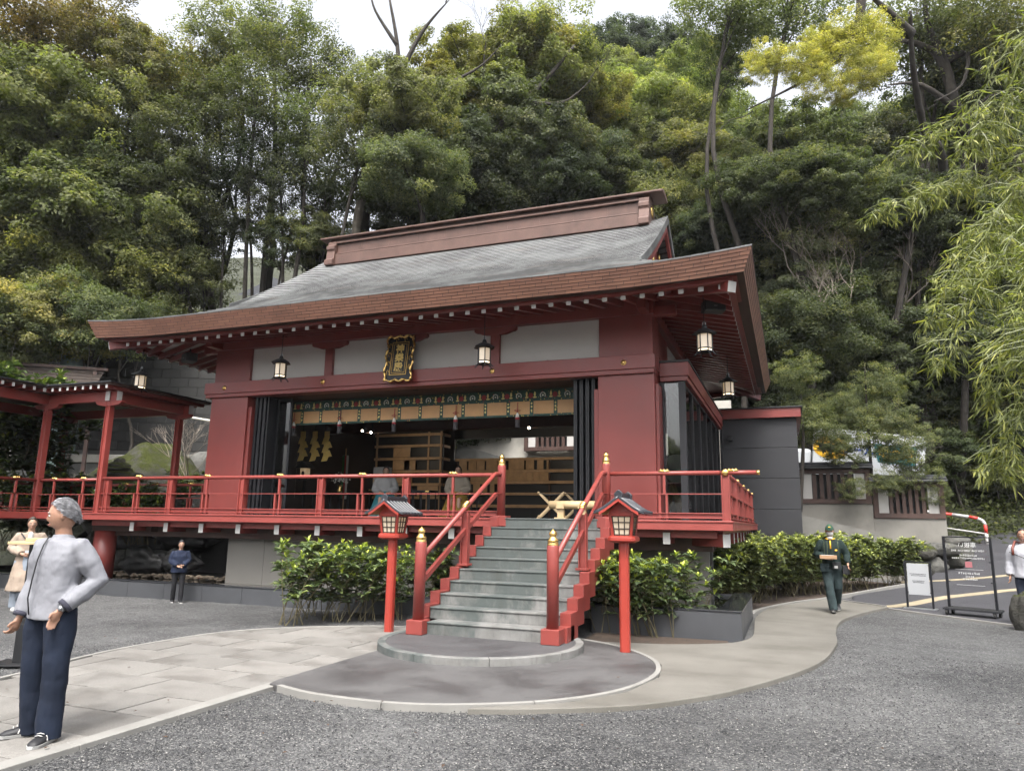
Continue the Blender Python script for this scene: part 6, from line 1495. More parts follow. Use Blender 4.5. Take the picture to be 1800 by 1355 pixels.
poly_tree('yellow_tree', 'tree with golden yellow leaves on a crooked bough at top right', 'tree', [Vector((*b0,6)),(1660,330,30),(1625,230,28),(1605,120,26),(1600,20,25)], .24, M['bark'],
  [(t['px'],t['py'],t['D'],t['r'],'yel',t['var']) for t in TREES if t['where'] == 'YEL'],
  [(((1515,-30,23),(1510,40,23),(1490,85,23),(1455,115,23),(1400,150,23),(1310,195,23)),.16),(((1600,60,25),(1560,20,24),(1515,-20,23)),.2),(((1455,115,23),(1450,145,23),(1470,150,23)),.06),(((1440,120,23),(1390,110,23),(1340,120,23)),.07)], .5)
b0 = xy_of(24, 37)
poly_tree('camphor_tree', 'large old tree with gnarled spreading boughs at the upper right', 'tree', [Vector((*b0,7)),(1725,330,33),(1705,270,31),(1680,190,29),(1660,110,29),(1630,40,29),(1625,-30,29)], .42, M['bark'], (),
  [(((1670,150,29),(1640,90,29),(1560,70,29),(1500,90,30)),.2),(((1665,110,29),(1700,95,28.5),(1690,150,28),(1640,180,28)),.13),(((1690,200,29),(1620,150,28.5),(1560,150,28.5)),.16),(((1660,100,29),(1720,90,29),(1800,80,29)),.16),(((1690,220,29),(1740,170,28),(1800,160,28)),.12)])
poly_tree('camphor_tree', 'large old tree with pale flaking trunk and forked boughs at top left', 'tree', [Vector((*xy_of(-23,31.5),6.0)),(80,330,32.5),(95,200,32.5),(115,90,32.5),(100,10,32.5),(90,-40,32.5)], .6, M['barkpale'], (),
  [(((112,100,32),(160,70,32),(195,45,32),(180,35,32)),.24),(((110,60,32),(130,20,32),(140,-30,32)),.3),(((90,150,32),(140,145,32),(165,155,32)),.22),(((112,95,32),(40,40,32.5),(-10,-10,33)),.16)], .55)
# leaning dark trunks seen against the gaps
for i,(pts,r0,bk,lab,limbs) in enumerate((
  (((640,400,31),(655,330,31),(690,200,31),(700,100,31),(685,0,31)),.30,'bark','dark forked trunk rising behind the left part of the roof ridge',[(((695,150,31),(740,60,31),(790,0,31)),.14),(((690,190,31),(760,160,31),(840,120,31),(880,80,31)),.12),(((698,80,31),(660,20,31),(650,-20,31)),.10)]),
  (((545,480,32),(565,410,32),(580,340,32),(600,270,32)),.26,'barkpale','pale leaning trunk just left of the ridge end',[(((575,360,32),(555,300,32),(540,220,32)),.10)]),
  (((625,420,30),(655,330,30),(680,260,30),(720,190,30)),.27,'barkpale','pale slanting trunk above the left end of the ridge',[]),
  (((470,510,32),(478,420,32),(420,390,32),(395,300,32),(380,180,32)),.24,'bark','dark trunk with a sharp elbow behind the left roof slope',[(((478,420,32),(480,330,32),(505,200,32),(500,60,32)),.16)]),
  (((370,520,32),(395,470,32),(412,400,32),(415,330,32)),.22,'bark','dark bowed trunk behind the left roof slope',[]),
  (((300,500,32),(345,430,32),(315,380,32),(328,320,32),(305,270,32)),.17,'bark','dark wavy trunk left of the roof',[(((315,380,32),(270,330,32),(240,250,32)),.08)]),
  (((800,330,34),(850,260,34),(900,200,34),(960,140,34),(1010,80,34)),.34,'bark','dark bough leaning right behind the middle of the ridge',[(((870,240,34),(850,150,34),(855,60,34)),.12),(((920,180,34),(990,180,34),(1040,140,34)),.12),(((850,260,34),(920,230,34),(980,230,34)),.10)]),
  (((1075,400,37),(1090,330,37),(1110,260,37)),.18,'bark','slim dark trunk behind the right part of the ridge',[(((1080,370,37),(1130,310,37),(1170,280,37)),.09)]),
  (((1120,410,34),(1180,400,34),(1230,380,34),(1260,330,34)),.13,'bark','low curving bough just right of the ridge end',[]),
  (((1405,900,24),(1412,780,24),(1408,690,24)),.10,'bark','thin dark trunk beside the corner of the annex',[]))):
    P0 = at(*pts[0]); gx, gy = P0.x, P0.y; gz = hillz(gx, gy); ex = [] if i == 9 else [Vector((gx+.3, gy+.2, min(max(gz,-.5), P0.z-.5)-.5))]
    poly_tree('leaning_trunk', lab, 'tree', ex+list(pts), r0, M[bk], [] if i != 9 else [(1420,740,24,.36,'mid',5),(1400,660,24,.33,'mid',4)], limbs, .35, 'trunks seen between the leaves')
# small tree in front of the boundary wall
t_ = poly_tree('small_tree', 'small dark-trunked tree with airy leaves before the lattice wall', 'tree', [(1535,990,24.6),(1536,930,24.6),(1528,880,24.6),(1532,840,24.5),(1525,740,24.5),(1520,640,24.5)], .13, M['bark'],
  [(1530,760,24.3,.42,'mid',5),(1580,800,24.0,.34,'mid',4),(1480,790,24.2,.30,'mid',5),(1620,840,23.8,.28,'mid',5),(1545,680,24.6,.36,'mid',4),(1480,720,24.6,.3,'mid',5),(1560,850,23.6,.22,'mid',4),(1450,770,24.2,.28,'mid',5),(1610,770,24.0,.26,'grey',5),(1500,860,23.8,.2,'mid',5),(1640,870,23.6,.2,'mid',5),(1570,740,24.2,.3,'grey',4)],
  [(((1530,890,24.6),(1560,890,24.2),(1600,850,23.8)),.05),(((1530,840,24.5),(1490,800,24.2),(1450,790,24)),.05),(((1540,1000,24.6),(1575,930,24.2),(1590,880,24.0)),.06)])
BT = [bare(3,2.6,4), bare(5,3.0,5), bare(8,2.2,4)]
for b_ in BT: b_.materials.append(M['twig'])
for i,(px,py,D,s,k,lab) in enumerate(((325,880,21,1.15,0,'pale leafless young tree beside the left column of the hall'),(150,900,23,.8,2,'leafless twiggy shrub left of the mossy boulder'),(1400,480,30,1.3,1,'leafless grey shrub at the right eave corner'),(1490,560,29,1.8,0,'leafless pale shrub highest on the right slope'),(1560,600,30,2.0,1,'broad leafless shrub in the middle of the right slope'),(1660,520,31,2.2,2,'leafless shrub behind the bamboo, left one'),(1730,500,31,2.2,1,'leafless shrub behind the bamboo, right one'),(1440,560,28.5,1.2,2,'small leafless shrub among grey-green bushes'))):
    p = at(px,py,D); t_ = thing('bare_shrub', lab, 'shrub', p, i*1.3, 'leafless shrubs'); o = inst(BT[k], 'twigs', t_, (0,0,-.2), (0,0,0), (s,s,s))

# ---------------------------------------------------------------- shrubs
def shrub_mesh(seed, H, nst, wid, dense):
    r = random.Random(seed); rg = np.random.default_rng(seed); st_ = MB(); P = []; N = []; A = []; lr = []; P2 = []; N2 = []; A2 = []; lr2 = []
    def whorl(q, d, s, n, new):
        for k in range(n):
            a = 2*math.pi*k/n+r.uniform(-.5,.5); el = r.uniform(-.25,.55) if not new else r.uniform(.7,1.3)
            t = Vector((math.cos(a)*math.cos(el), math.sin(a)*math.cos(el), math.sin(el))); L = .062*s*r.uniform(.8,1.2)
            c = q+t*L*.95; side = Vector((-math.sin(a), math.cos(a), 0)); nn = t.cross(side); nn = nn if nn.z > 0 else -nn; nn = (nn+Vector((r.uniform(-.3,.3),r.uniform(-.3,.3),0))).normalized()
            (P2 if new else P).append(c); (N2 if new else N).append(nn); (A2 if new else A).append(t); (lr2 if new else lr).append(r.random())
    for k in range(nst):
        b = Vector((r.uniform(-.16,.16)*wid, r.uniform(-.16,.16)*wid, 0)); tip = Vector((r.uniform(-.55,.55)*wid, r.uniform(-.5,.5)*wid, H*r.uniform(.72,1.02)))
        mid = b.lerp(tip,.5)+Vector((r.uniform(-.08,.08),r.uniform(-.08,.08),.05)); Q = [Vector(q) for q in ground_pts([tuple(b),tuple(mid),tuple(tip)], 6)]
        st_.tube(Q, [.008*(1-.7*i/(len(Q)-1)) for i in range(len(Q))], 5, cap=False)
        for i,q in enumerate(Q):
            f = i/(len(Q)-1)
            if f > .32:
                for _ in range(dense):
                    d = Vector((r.uniform(-1,1),r.uniform(-1,1),r.uniform(-.1,.8))).normalized(); e = q+d*r.uniform(.04,.17)
                    st_.tube([q,e], [.005,.003], 4, cap=False); whorl(e, d, 1.0, r.choice((4,5,6)), False)
                    if f > .5 and r.random() < .45: whorl(e+Vector((0,0,.02)), d, .75, 4, True)
        whorl(Q[-1], Vector((0,0,1)), 1, 6, False); whorl(Q[-1]+Vector((0,0,.03)), Vector((0,0,1)), .85, 5, True)
    def lv(P, N, A, lr, L, W, mat, nm):
        P, N, A, lr = (np.array([tuple(x) for x in P]), np.array([tuple(x) for x in N]), np.array([tuple(x) for x in A]), np.array(lr)); n = len(P)
        b = np.cross(N, A); b /= np.linalg.norm(b,axis=1,keepdims=True)+1e-9; s = rg.uniform(.75,1.2,(n,1)); l = L*s; w_ = W*s; up = N*w_*.22; dn = -N*l*.14
        V = np.stack([P-A*l*.5, P-A*l*.15+b*w_*.5+up, P+A*l*.2+b*w_*.42+up, P+A*l*.5+dn, P+A*l*.2-b*w_*.42+up, P-A*l*.15-b*w_*.5+up, P-A*l*.15, P+A*l*.2],1).reshape(-1,3)
        o = (np.arange(n)*8)[:,None,None]; F = (np.array([(0,1,6,6),(6,1,2,7),(7,2,3,3),(0,6,5,5),(6,7,4,5),(7,3,4,4)])[None]+o)
        tri = F[:,[0,2,3,5]][:,:,:3] ; q = F[:,[1,4]]; 
        F3 = np.concatenate([tri.reshape(-1,3), q[:,:,[0,1,2]].reshape(-1,3), q[:,:,[0,2,3]].reshape(-1,3)]); att = np.concatenate([np.repeat(lr,4),np.repeat(lr,2),np.repeat(lr,2)])
        me = fast_mesh(nm, V, F3, att); me.materials.append(mat); return me
    sm = st_.mesh('stems', fix=False); sm.materials.append(M['stem'])
    return sm, lv(P,N,A,lr,.155,.064,M['leafglossy'],'leaves'), lv(P2,N2,A2,lr2,.105,.036,M['leafglossy'],'new_leaves')
SH = [shrub_mesh(3,1.1,9,1.1,1), shrub_mesh(4,1.15,8,1.0,1), shrub_mesh(9,1.05,10,1.15,1), shrub_mesh(12,1.2,14,1.3,3), shrub_mesh(15,1.15,15,1.4,3)]
def shrub(p, s, k, lab, group, c=(.105,.14,.075), c2=(.34,.40,.08)):
    t_ = thing('leafy_shrub', lab, 'shrub', p, rnd.uniform(0,6.28), group); sm, lf, nl = SH[k]
    inst(sm, 'stems', t_, (0,0,0), (0,0,0), (s,s,s)); o = inst(lf, 'leaves', t_, (0,0,0), (0,0,0), (s,s,s)); o.color = (*c,1); o = inst(nl, 'new_leaves', t_, (0,0,0), (0,0,0), (s,s,s)); o.color = (*c2,1)
for i,(px,py,s,k) in enumerate(((512,1098,1.12,0),(562,1088,1.05,2),(602,1092,1.02,1),(645,1090,1.0,0),(690,1087,.95,2),(735,1080,1.0,1),(775,1072,.95,0),(625,1080,1.0,1),(540,1082,.9,1))):
    p = atZ(px,py,0); p.z = 0; shrub(p, s, k, '%s glossy shrub from left in the row before the panel wall' % ORD[i] if i < 7 else ('shrub in the second row behind the middle of the left hedge','shrub in the second row at the left end of the left hedge')[i-7], 'shrubs left of the stairs')
for i,(px,py,s,k) in enumerate(((1062,1112,1.0,1),(1108,1118,.95,0),(1160,1122,1.0,2),(1218,1118,1.02,1),(1085,1105,1.0,2),(1140,1110,.95,2))):
    p = atZ(px,py,0); p.z = 0; shrub(p, s, k, '%s glossy shrub from left beside the right-hand post lantern' % ORD[i] if i < 4 else ('shrub behind the stair side under the veranda','shrub against the granite planter behind the right lantern')[i-4], 'shrubs right of the stairs')
hx = [(2.35,2.6),(2.75,3.3),(2.6,4.3),(3.0,4.6),(3.25,5.5),(3.0,6.2),(3.75,6.6),(3.6,7.6),(4.35,7.6),(4.2,8.7),(4.95,8.6),(4.9,9.8),(5.6,9.7),(5.6,10.8),(6.3,10.8),(6.7,11.6),(2.9,5.3),(4.0,7.2)]
for i,(x,y) in enumerate(sorted(hx, key=lambda q: uv_of(*q)[0]/uv_of(*q)[1])):
    shrub((x,y,.03), rnd.uniform(.95,1.12), 3+i % 2, '%s shrub from left in the dense hedge beside the curving walk' % ORD[i], 'hedge along the curving walk', (.135,.16,.085), (.40,.44,.14))
for i,(px,py,D,s) in enumerate(((20,905,18.5,1.5),(60,900,19,1.4),(95,890,20,1.3),(250,905,18,1.2),(345,880,20.5,1.1),(30,740,20,2.2),(60,800,19.5,1.8))):
    p = at(px,py,D); shrub((p.x,p.y,p.z-.6*s), s, 3+i % 2, ('leafy garden shrub at the far left under the handrail','leafy garden shrub behind the walkway corner post','leafy garden shrub by the outer walkway post','leafy garden plant before the huge mossy boulder','leafy plant at the foot of the leafless young tree','tall dark garden shrub at the far left behind the walkway','second dark garden shrub behind the walkway corner')[i], 'garden shrubs behind the walkway', (.06,.09,.04), (.16,.2,.05))

# ---------------------------------------------------------------- bamboo at the right
def bamboo():
    r = np.random.default_rng(21); rr = random.Random(21)
    g = thing('bamboo', 'bamboo clump with long drooping light green leaves reaching in from the right', 'bamboo', (9.3,-2.2,0)); base = Vector((9.3,-2.2,0))
    tips = [((1535,372,8.6),(1700,300,8.4),(1880,150,8.0)),((1590,262,8.8),(1700,200,8.6),(1850,60,8.2)),((1640,560,7.2),(1720,430,7.2),(1860,330,7.2)),((1655,640,7.0),(1740,480,6.8),(1880,400,6.8)),((1745,700,6.6),(1790,560,6.6),(1890,450,6.6)),((1755,830,6.4),(1800,720,6.3),(1880,560,6.4)),((1700,260,8.0),(1760,180,7.8),(1880,60,7.6)),((1690,450,7.6),(1770,370,7.4),(1890,260,7.2)),((1790,640,6.0),(1830,520,6.0),(1900,420,6.0)),((1620,330,8.8),(1740,310,8.4),(1880,250,8.0)),((1670,500,8.2),(1750,430,8.0),(1880,340,7.8))]
    P = []; N = []; A = []; cul = MB(); bmb = pm('bamboo_culm', (.13,.15,.04), .4, .2, 4)
    for j, tp in enumerate(tips):
        tip, mid, up_ = (at(*q) for q in tp); b = base+Vector((rr.uniform(-.4,.4),rr.uniform(-.4,.4),0))
        Q = [Vector(q) for q in ground_pts([tuple(b), tuple(b.lerp(up_,.5)+Vector((.35,0,.25))), tuple(up_), tuple(mid), tuple(tip)], 12)]
        n = len(Q); MB().tube(Q, [.02*(1-.88*i/(n-1)) for i in range(n)], 6).build('culm', bmb, g, smooth=True, fix=False)
        for i in range(int(n*.45), n):
            for _ in range(5):
                d = Vector((rr.gauss(0,1),rr.gauss(0,1),rr.gauss(-.15,.5))).normalized(); l = rr.uniform(.1,.42)*(1 if i < n-4 else .6); e = Q[i]+d*l+Vector((0,0,-.25*l))
                cul.tube([Q[i],Q[i]+d*l*.5,e], [.004,.003,.002], 3, cap=False)
                for k in range(rr.choice((5,6,7,8))):
                    t = (d*.6+Vector((rr.uniform(-.8,.8),rr.uniform(-.8,.8),rr.uniform(-1.3,.0)))).normalized(); q0 = Q[i].lerp(e, rr.uniform(.4,1)); c = q0+t*.055
                    nn = t.cross(Vector((rr.uniform(-1,1),rr.uniform(-1,1),0)).normalized()); nn = nn if nn.z > 0 else -nn; P.append(tuple(c)); N.append(tuple(nn.normalized())); A.append(tuple(t))
    P, N, A = np.array(P), np.array(N), np.array(A); rgn = np.random.default_rng(2)
    V, F, lr = leaf_quads(P, N, .125, .016, rgn, rgn.random(len(P)), axis=A*8); V = V-np.array(tuple(base))
    me = fast_mesh('leaves', V, F, lr); me.materials.append(M['leafbamboo']); o = bpy.data.objects.new('leaves', me); COL.objects.link(o); o.parent = g; o.color = (.21,.23,.085,1)
    cul.build('branchlets', bmb, g, fix=False)
bamboo()
# ---------------------------------------------------------------- ground cover on the hillside
def undergrowth():
    r = np.random.default_rng(77); N_ = 70000; P = []
    while len(P) < N_:
        u = r.uniform(-32, 34); v = 25+abs(r.normal(0, 9)); 
        if v < 29.8 and u < 8.5: continue
        z = hillz_uv(u, v)
        if z < -.4: continue
        x, y = xy_of(u, v); k = r.integers(4, 9); h = r.uniform(.1, .9)
        for _ in range(k): P.append((x+r.normal(0,.22), y+r.normal(0,.22), z+abs(r.normal(0,.25))+h*.4))
    P = np.array(P); n = len(P); Nn = r.normal(size=(n,3))*.5+np.array([0,-.3,.9]); Nn /= np.linalg.norm(Nn,axis=1,keepdims=True)
    V, F, lr = leaf_quads(P, Nn, .22, .10, r, np.clip(r.normal(.4,.22,n),0,1)); me = fast_mesh('undergrowth', V, F, lr); me.materials.append(M['leaf'])
    o = bpy.data.objects.new('undergrowth', me); COL.objects.link(o); o.color = (.075,.085,.035,1); struct(o, 'stuff'); tag(o, 'low leafy undergrowth covering the hillside', 'undergrowth')
undergrowth()


# ---------------------------------------------------------------- thin valley haze
hz = MB().box(-212,212,-130,272,-2.6,66).build('haze', M['white']); hz.data.materials.clear()
hm = bpy.data.materials.new('thin_haze'); hm.use_nodes = True; hm.node_tree.nodes.clear()
ho = hm.node_tree.nodes.new('ShaderNodeOutputMaterial'); hv = hm.node_tree.nodes.new('ShaderNodeVolumePrincipled'); hv.inputs['Color'].default_value = (.93,.95,1,1); hv.inputs['Density'].default_value = .0003; hv.inputs['Anisotropy'].default_value = .2
hm.node_tree.links.new(hv.outputs[0], ho.inputs['Volume']); hz.data.materials.append(hm); struct(hz, 'stuff'); tag(hz, 'thin pale haze hanging over the wooded valley', 'haze')
# ---------------------------------------------------------------- people
def skin_mat(name, c):
    t = NT(name); n = t.noise(t.pos(), 30, 4); t.b.inputs['Subsurface Weight'].default_value = .08; t.b.inputs['Subsurface Radius'].default_value = (.01,.004,.002)
    return t.set(t.ramp(n, [(.3, sc_(c,.88)), (.7, sc_(c,1.1))]), .5, t.bump(t.noise(t.pos(), 200, 3), .08, .001))
M['skin'] = skin_mat('skin', (.30,.165,.11)); M['skin2'] = skin_mat('skin_fair', (.36,.215,.15))
def cloth(name, c, wr=.5, sc=9, var=.12, rough=.85, weave=260):
    t = NT(name); tc = t.n('TexCoord'); mp = t.n('Mapping'); t.l(tc.outputs['Object'], mp.inputs[0]); mp.inputs['Scale'].default_value = (1,1,.55); p = mp.outputs[0]
    n = t.noise(p, sc, 3, .5, .25); n2 = t.noise(p, sc*2.6, 3, .5, .2); w_ = t.noise(p, weave, 2); col = t.ramp(n, [(.3, sc_(c,1-var)), (.7, sc_(c,1+var))])
    b = t.bump(n, wr, .05); b = t.bump(n2, wr*.6, .02, b); return t.set(col, rough, t.bump(w_, .12, .001, b), spec=.25)
def rings_torso(R_, n=20):
    out = []
    for (cx,cy_,z,rx,ry) in R_: out.append([(cx+rx*math.copysign(abs(math.cos(a))**.95,math.cos(a)), cy_+ry*math.copysign(abs(math.sin(a))**.95,math.sin(a)), z) for a in (2*math.pi*k/n for k in range(n))])
    return out
def remesh(o, vox, it=3):
    m = o.modifiers.new('skin', 'REMESH'); m.mode = 'VOXEL'; m.voxel_size = vox; m.use_smooth_shade = True
    if it: s = o.modifiers.new('soft', 'SMOOTH'); s.factor = .5; s.iterations = it
    return o
def folds(o, st, sc):
    tx = bpy.data.textures.get('cloth_folds') or bpy.data.textures.new('cloth_folds', 'CLOUDS'); tx.noise_scale = .17; tx.noise_depth = 3; tx.noise_type = 'SOFT_NOISE'
    d = o.modifiers.new('folds', 'DISPLACE'); d.texture = tx; d.strength = st*1.1; d.mid_level = .5; d.texture_coords = 'LOCAL'
    return o
def hand(m, w_, d, side, k, curl=.6, front=Vector((0,-1,0))):
    "palm, four unequal bent fingers and a side thumb; w_ wrist, d pointing direction, side = thumb side vector"
    d = d.normalized(); side = (side-d*side.dot(d)).normalized(); nrm = d.cross(side)       # fingers curl towards pal
    pal = nrm if nrm.dot(front) < 0 else -nrm; pal = -pal
    m.tube([w_-d*.02*k, w_+d*.03*k, w_+d*.075*k, w_+d*.095*k], [(.024*k,.019*k),(.034*k,.018*k),(.040*k,.016*k),(.036*k,.013*k)], 10)
    base = w_+d*.088*k
    for i,(s,l) in enumerate(((.028,.070),(.0095,.080),(-.0095,.074),(-.027,.058))):
        b = base+side*s*k; a1 = curl*.5; a2 = curl*1.2; a3 = curl*1.9; l *= k
        p1 = b+(d*math.cos(a1)+pal*math.sin(a1))*l*.42; p2 = p1+(d*math.cos(a2)+pal*math.sin(a2))*l*.32; p3 = p2+(d*math.cos(a3)+pal*math.sin(a3))*l*.26
        m.tube([b-d*.02*k,p1,p2,p3], [.0095*k,.009*k,.0082*k,.0065*k], 7)
    t0 = w_+d*.03*k+side*.026*k; t1 = t0+(d*.7+side*.55+pal*.3).normalized()*.04*k; t2 = t1+(d*.95+pal*.35).normalized()*.032*k
    m.tube([t0-side*.012*k,t1,t2], [.013*k,.0105*k,.008*k], 7)
def person(name, lab, loc, rz, H, J, spec, group=None):
    k = H/1.72; g = thing('person', lab, 'person', loc, rz, group); S = lambda *v: Vector(v)*k
    D = dict(pel=(0,0,.93), che=(0,0,1.27), neck=(0,.01,1.455), head=(0,-.02,1.60), shL=(.175,.0,1.375), shR=(-.175,.0,1.375), elL=(.245,.03,1.12), elR=(-.245,.03,1.12), wrL=(.245,-.06,.875), wrR=(-.245,-.06,.875),
             hiL=(.09,0,.90), hiR=(-.09,0,.90), knL=(.10,-.015,.49), knR=(-.10,-.015,.49), anL=(.105,.02,.085), anR=(-.105,.02,.085), toL=(.13,-.17,.02), toR=(-.13,-.17,.02)); D.update(J.get('j', {}))
    D = {a: S(*v) for a, v in D.items()}; vox = spec.get('vox', .011); fat = spec.get('fat', 1.0)
    hd = D['head']; yaw = J.get('yaw', 0); HR = Matrix.Rotation(yaw, 3, 'Z') @ Matrix.Rotation(J.get('nod', 0), 3, 'X'); hp = lambda x,y,z: hd+HR @ S(x,y,z)
    sk = spec.get('skin', M['skin'])
    # body: one continuous figure
    b = MB(); pe, ch, ne = D['pel'], D['che'], D['neck']
    L = lambda a, c, t: a.lerp(c, t)
    def tors(off, z0=None):
        R_ = []
        for t, rx, ry in ((-.22,.13,.10),(0,.155,.11),(.3,.14,.10),(.6,.15,.105),(1.0,.165,.11)):
            c = L(pe, ch, t); R_.append((c.x,c.y,c.z,(rx+off)*k*fat,(ry+off)*k*(fat*1.3-.3 if t < .8 else fat)))
        for t, rx, ry in ((.35,.172,.105),(.6,.15,.092),(.8,.105,.078),(.97,.066,.062)):
            c = L(ch, ne, t); R_.append((c.x,c.y,c.z,(rx+off*.9)*k,(ry+off*.9)*k))
        return R_
    b.loft(rings_torso(tors(-.012))); b.tube([L(ch,ne,.7), ne, L(ne,hd,.5), hp(0,.02,-.02)], [.075*k,.058*k,.054*k,.058*k], 12)
    v, f = ICO[4]; hv = []
    for p in v:
        x, y, z = p; w_ = 1-.22*max(0,-z)**1.3-.05*max(0,z-.5); yy = y*(1-.10*max(0,-z)); q = hp(x*.076*w_, yy*.096-(.012*max(0,-z) if y < 0 else -.01*max(0,-z)), z*.118)
        hv.append(q)
    b.add(hv, f); b.ball(hp(0,-.092,-.022), (.014*k,.018*k,.016*k), 8, 6); b.tube([hp(0,-.088,.018), hp(0,-.100,-.014)], [.007*k,.012*k], 6)
    for s in (-1,1): b.ball(hp(s*.076,.005,-.008), (.010*k,.02*k,.032*k), 8, 6); b.ball(hp(s*.03,-.084,.026), (.02*k,.012*k,.008*k), 8, 6)
    b.ball(hp(0,-.085,-.065), (.022*k,.014*k,.010*k), 8, 6)
    for s in 'LR':
        sx = 1 if s == 'L' else -1; e, w_ = D['el'+s], D['wr'+s]; b.tube([D['sh'+s], L(D['sh'+s],e,.5), e, L(e,w_,.35), w_], [.052*k,.046*k,.038*k,.038*k,.025*k], 10)
        if s not in spec.get('nohand', ''):
            d = J.get('hd'+s); d = Vector(d) if d else (w_-e); side = Vector(J.get('th'+s, (-sx*.35,-1,0))); hand(b, w_, d, side, k, J.get('curl'+s, .6), Vector((sx,0,0)))
        b.tube([D['hi'+s], L(D['hi'+s],D['kn'+s],.5), D['kn'+s], L(D['kn'+s],D['an'+s],.35), D['an'+s]], [.078*k,.07*k,.05*k,.05*k,.036*k], 10)
        if not spec.get('shoes'): b.tube([D['an'+s], D['an'+s]+S(0,.02,-.045), L(D['an'+s],D['to'+s],.5)+S(0,0,-.02), D['to'+s]], [.034*k,.036*k,.032*k,.02*k], 8)
    remesh(b.build('body', sk, g, world=False, fix=True), spec.get('bvox', .009)*k, 2)
    # eyes, brows, mouth
    for s in (-1,1):
        MB().ball(hp(s*.031,-.084,.008), (.0125*k,.008*k,.0075*k), 10, 8).build('eye', bpy.data.materials.get('eye_white') or pm('eye_white', (.6,.58,.55), .3, .02), g, world=False, smooth=True)
        MB().ball(hp(s*.031,-.0895,.008), (.0055*k,.004*k,.0055*k), 8, 6).build('iris', M['black'], g, world=False, smooth=True)
        MB().tube([hp(s*.014,-.092,.027), hp(s*.032,-.092,.032), hp(s*.05,-.080,.027)], .0035*k, 5).build('eyebrow', spec.get('haircol', M['black']), g, world=False)
    if not spec.get('mask'): MB().tube([hp(-.022,-.090,-.060), hp(0,-.098,-.058), hp(.022,-.090,-.060)], [.003*k,.0055*k,.003*k], 6).build('lips', bpy.data.materials.get('lip') or pm('lip', (.30,.11,.09), .5), g, world=False, smooth=True)
    # hair: shell of the skull, lower at the back
    hr = spec.get('hair')
    if hr:
        hm = MB(); vv = []; idx = {}; low = hr[1]
        for i, p in enumerate(v):
            x, y, z = p; lim = low+(.72-low)*sst(.15, -.7, y) if y < .15 else low-.35*sst(.15,.8,y)
            if z > lim: idx[i] = len(vv); nz = mnoise.noise(Vector(p)*5)*.05+mnoise.noise(Vector((x*14,y*4,z*14)))*.05; s_ = 1.10+hr[2]+nz; vv.append(hp(x*.077*s_, y*.097*s_+.003, z*.119*s_))
        hm.add(vv, [tuple(idx[i] for i in ff) for ff in f if all(i in idx for i in ff)]); o = hm.build('hair', hr[0], g, world=False, smooth=True, fix=False); s_ = o.modifiers.new('thick','SOLIDIFY'); s_.thickness = .022*k; s_.offset = -1
        if hr[2] == .02:
            st_ = MB(); r9 = random.Random(8); ks = [i for i in idx]
            for _ in range(900):
                x, y, z = v[r9.choice(ks)]; q = Vector((x*.077,y*.097,z*.119))*1.13*k; fl = Vector((x*.4+r9.uniform(-.3,.3), .9+r9.uniform(-.3,.3), -.25-.6*abs(z))).normalized(); nn = Vector((x,y,z)); fl = (fl-nn*fl.dot(nn)*.85).normalized(); sd = fl.cross(nn).normalized()*.0022; a = q; b2 = q+fl*.022+nn*.003; c2 = q+fl*.042
                st_.add([hd+HR @ w9 for w9 in (a-sd,a+sd,b2+sd,c2,b2-sd)], [(0,1,2,3,4)])
            st_.build('hair_strands', hr[0], g, world=False, fix=False)
    # top garment
    tp_ = spec.get('top')
    if tp_:
        m = MB(); hem = tp_.get('hem', -.18); R_ = [r for r in tors(tp_.get('ease', .028))][:-1]; c = L(pe, ch, hem); fl = tp_.get('flare', 0)
        R_[0] = (c.x,c.y,c.z,(.155+tp_.get('ease',.028)+fl)*k*fat,(.118+tp_.get('ease',.028)+fl)*k*(fat*1.3-.3))
        if hem < -.4: c2 = L(pe, ch, hem*.5); R_.insert(1, (c2.x,c2.y,c2.z,(.158+tp_.get('ease',.028)+fl*.5)*k*fat,(.12+tp_.get('ease',.028)+fl*.5)*k))
        m.loft(rings_torso(R_)); e0 = tp_.get('ease', .028)
        m.tube([L(ch,ne,.75), L(ch,ne,.99)], [.085*k,.070*k], 14)
        for s in 'LR':
            sh, e, w_ = D['sh'+s], D['el'+s], D['wr'+s]; end = L(e, w_, tp_.get('sleeve', .94))
            m.tube([L(sh,ch+(ne-ch)*.5,.45), sh, L(sh,e,.5), e, L(e,end,.5), end], [(.05+e0*.3)*k,(.054+e0*.55)*k,(.05+e0)*k,(.044+e0)*k,(.042+e0*.9)*k,(.032+e0*.7)*k], 12)
        folds(remesh(m.build('top', tp_['mat'], g, world=False), vox*k, 4), .026*k, .11)
        if tp_.get('cuff'):
            for s in 'LR': e, w_ = D['el'+s], D['wr'+s]; a = L(e, w_, tp_.get('sleeve', .94)); MB().tube([a-(w_-e).normalized()*.012*k, a+(w_-e).normalized()*.018*k], (.034+e0*.7)*k, 12).build('cuff', tp_['cuff'], g, world=False, smooth=True)
    tr = spec.get('trousers')
    if tr:
        m = MB(); R_ = []
        for t, rx, ry in ((-.28,.135,.105),(-.12,.16,.12),(.0,.165,.118),(.22,.15,.112)): c = L(pe, ch, t); R_.append((c.x,c.y,c.z,rx*k*fat*1.04,ry*k*(fat*1.3-.3)*1.04))
        m.loft(rings_torso(R_)); e0 = tr.get('ease', .022)
        for s in 'LR':
            h_, kn, an = D['hi'+s], D['kn'+s], D['an'+s]; bot = an+(an-kn).normalized()*tr.get('drop', .035)*k
            m.tube([h_+S(0,0,.02), L(h_,kn,.3), L(h_,kn,.7), kn, L(kn,an,.5), bot], [(.088+e0*.6)*k,(.083+e0)*k,(.064+e0)*k,(.056+e0*1.1)*k,(.05+e0*1.2)*k,(.046+e0*1.25)*k], 14)
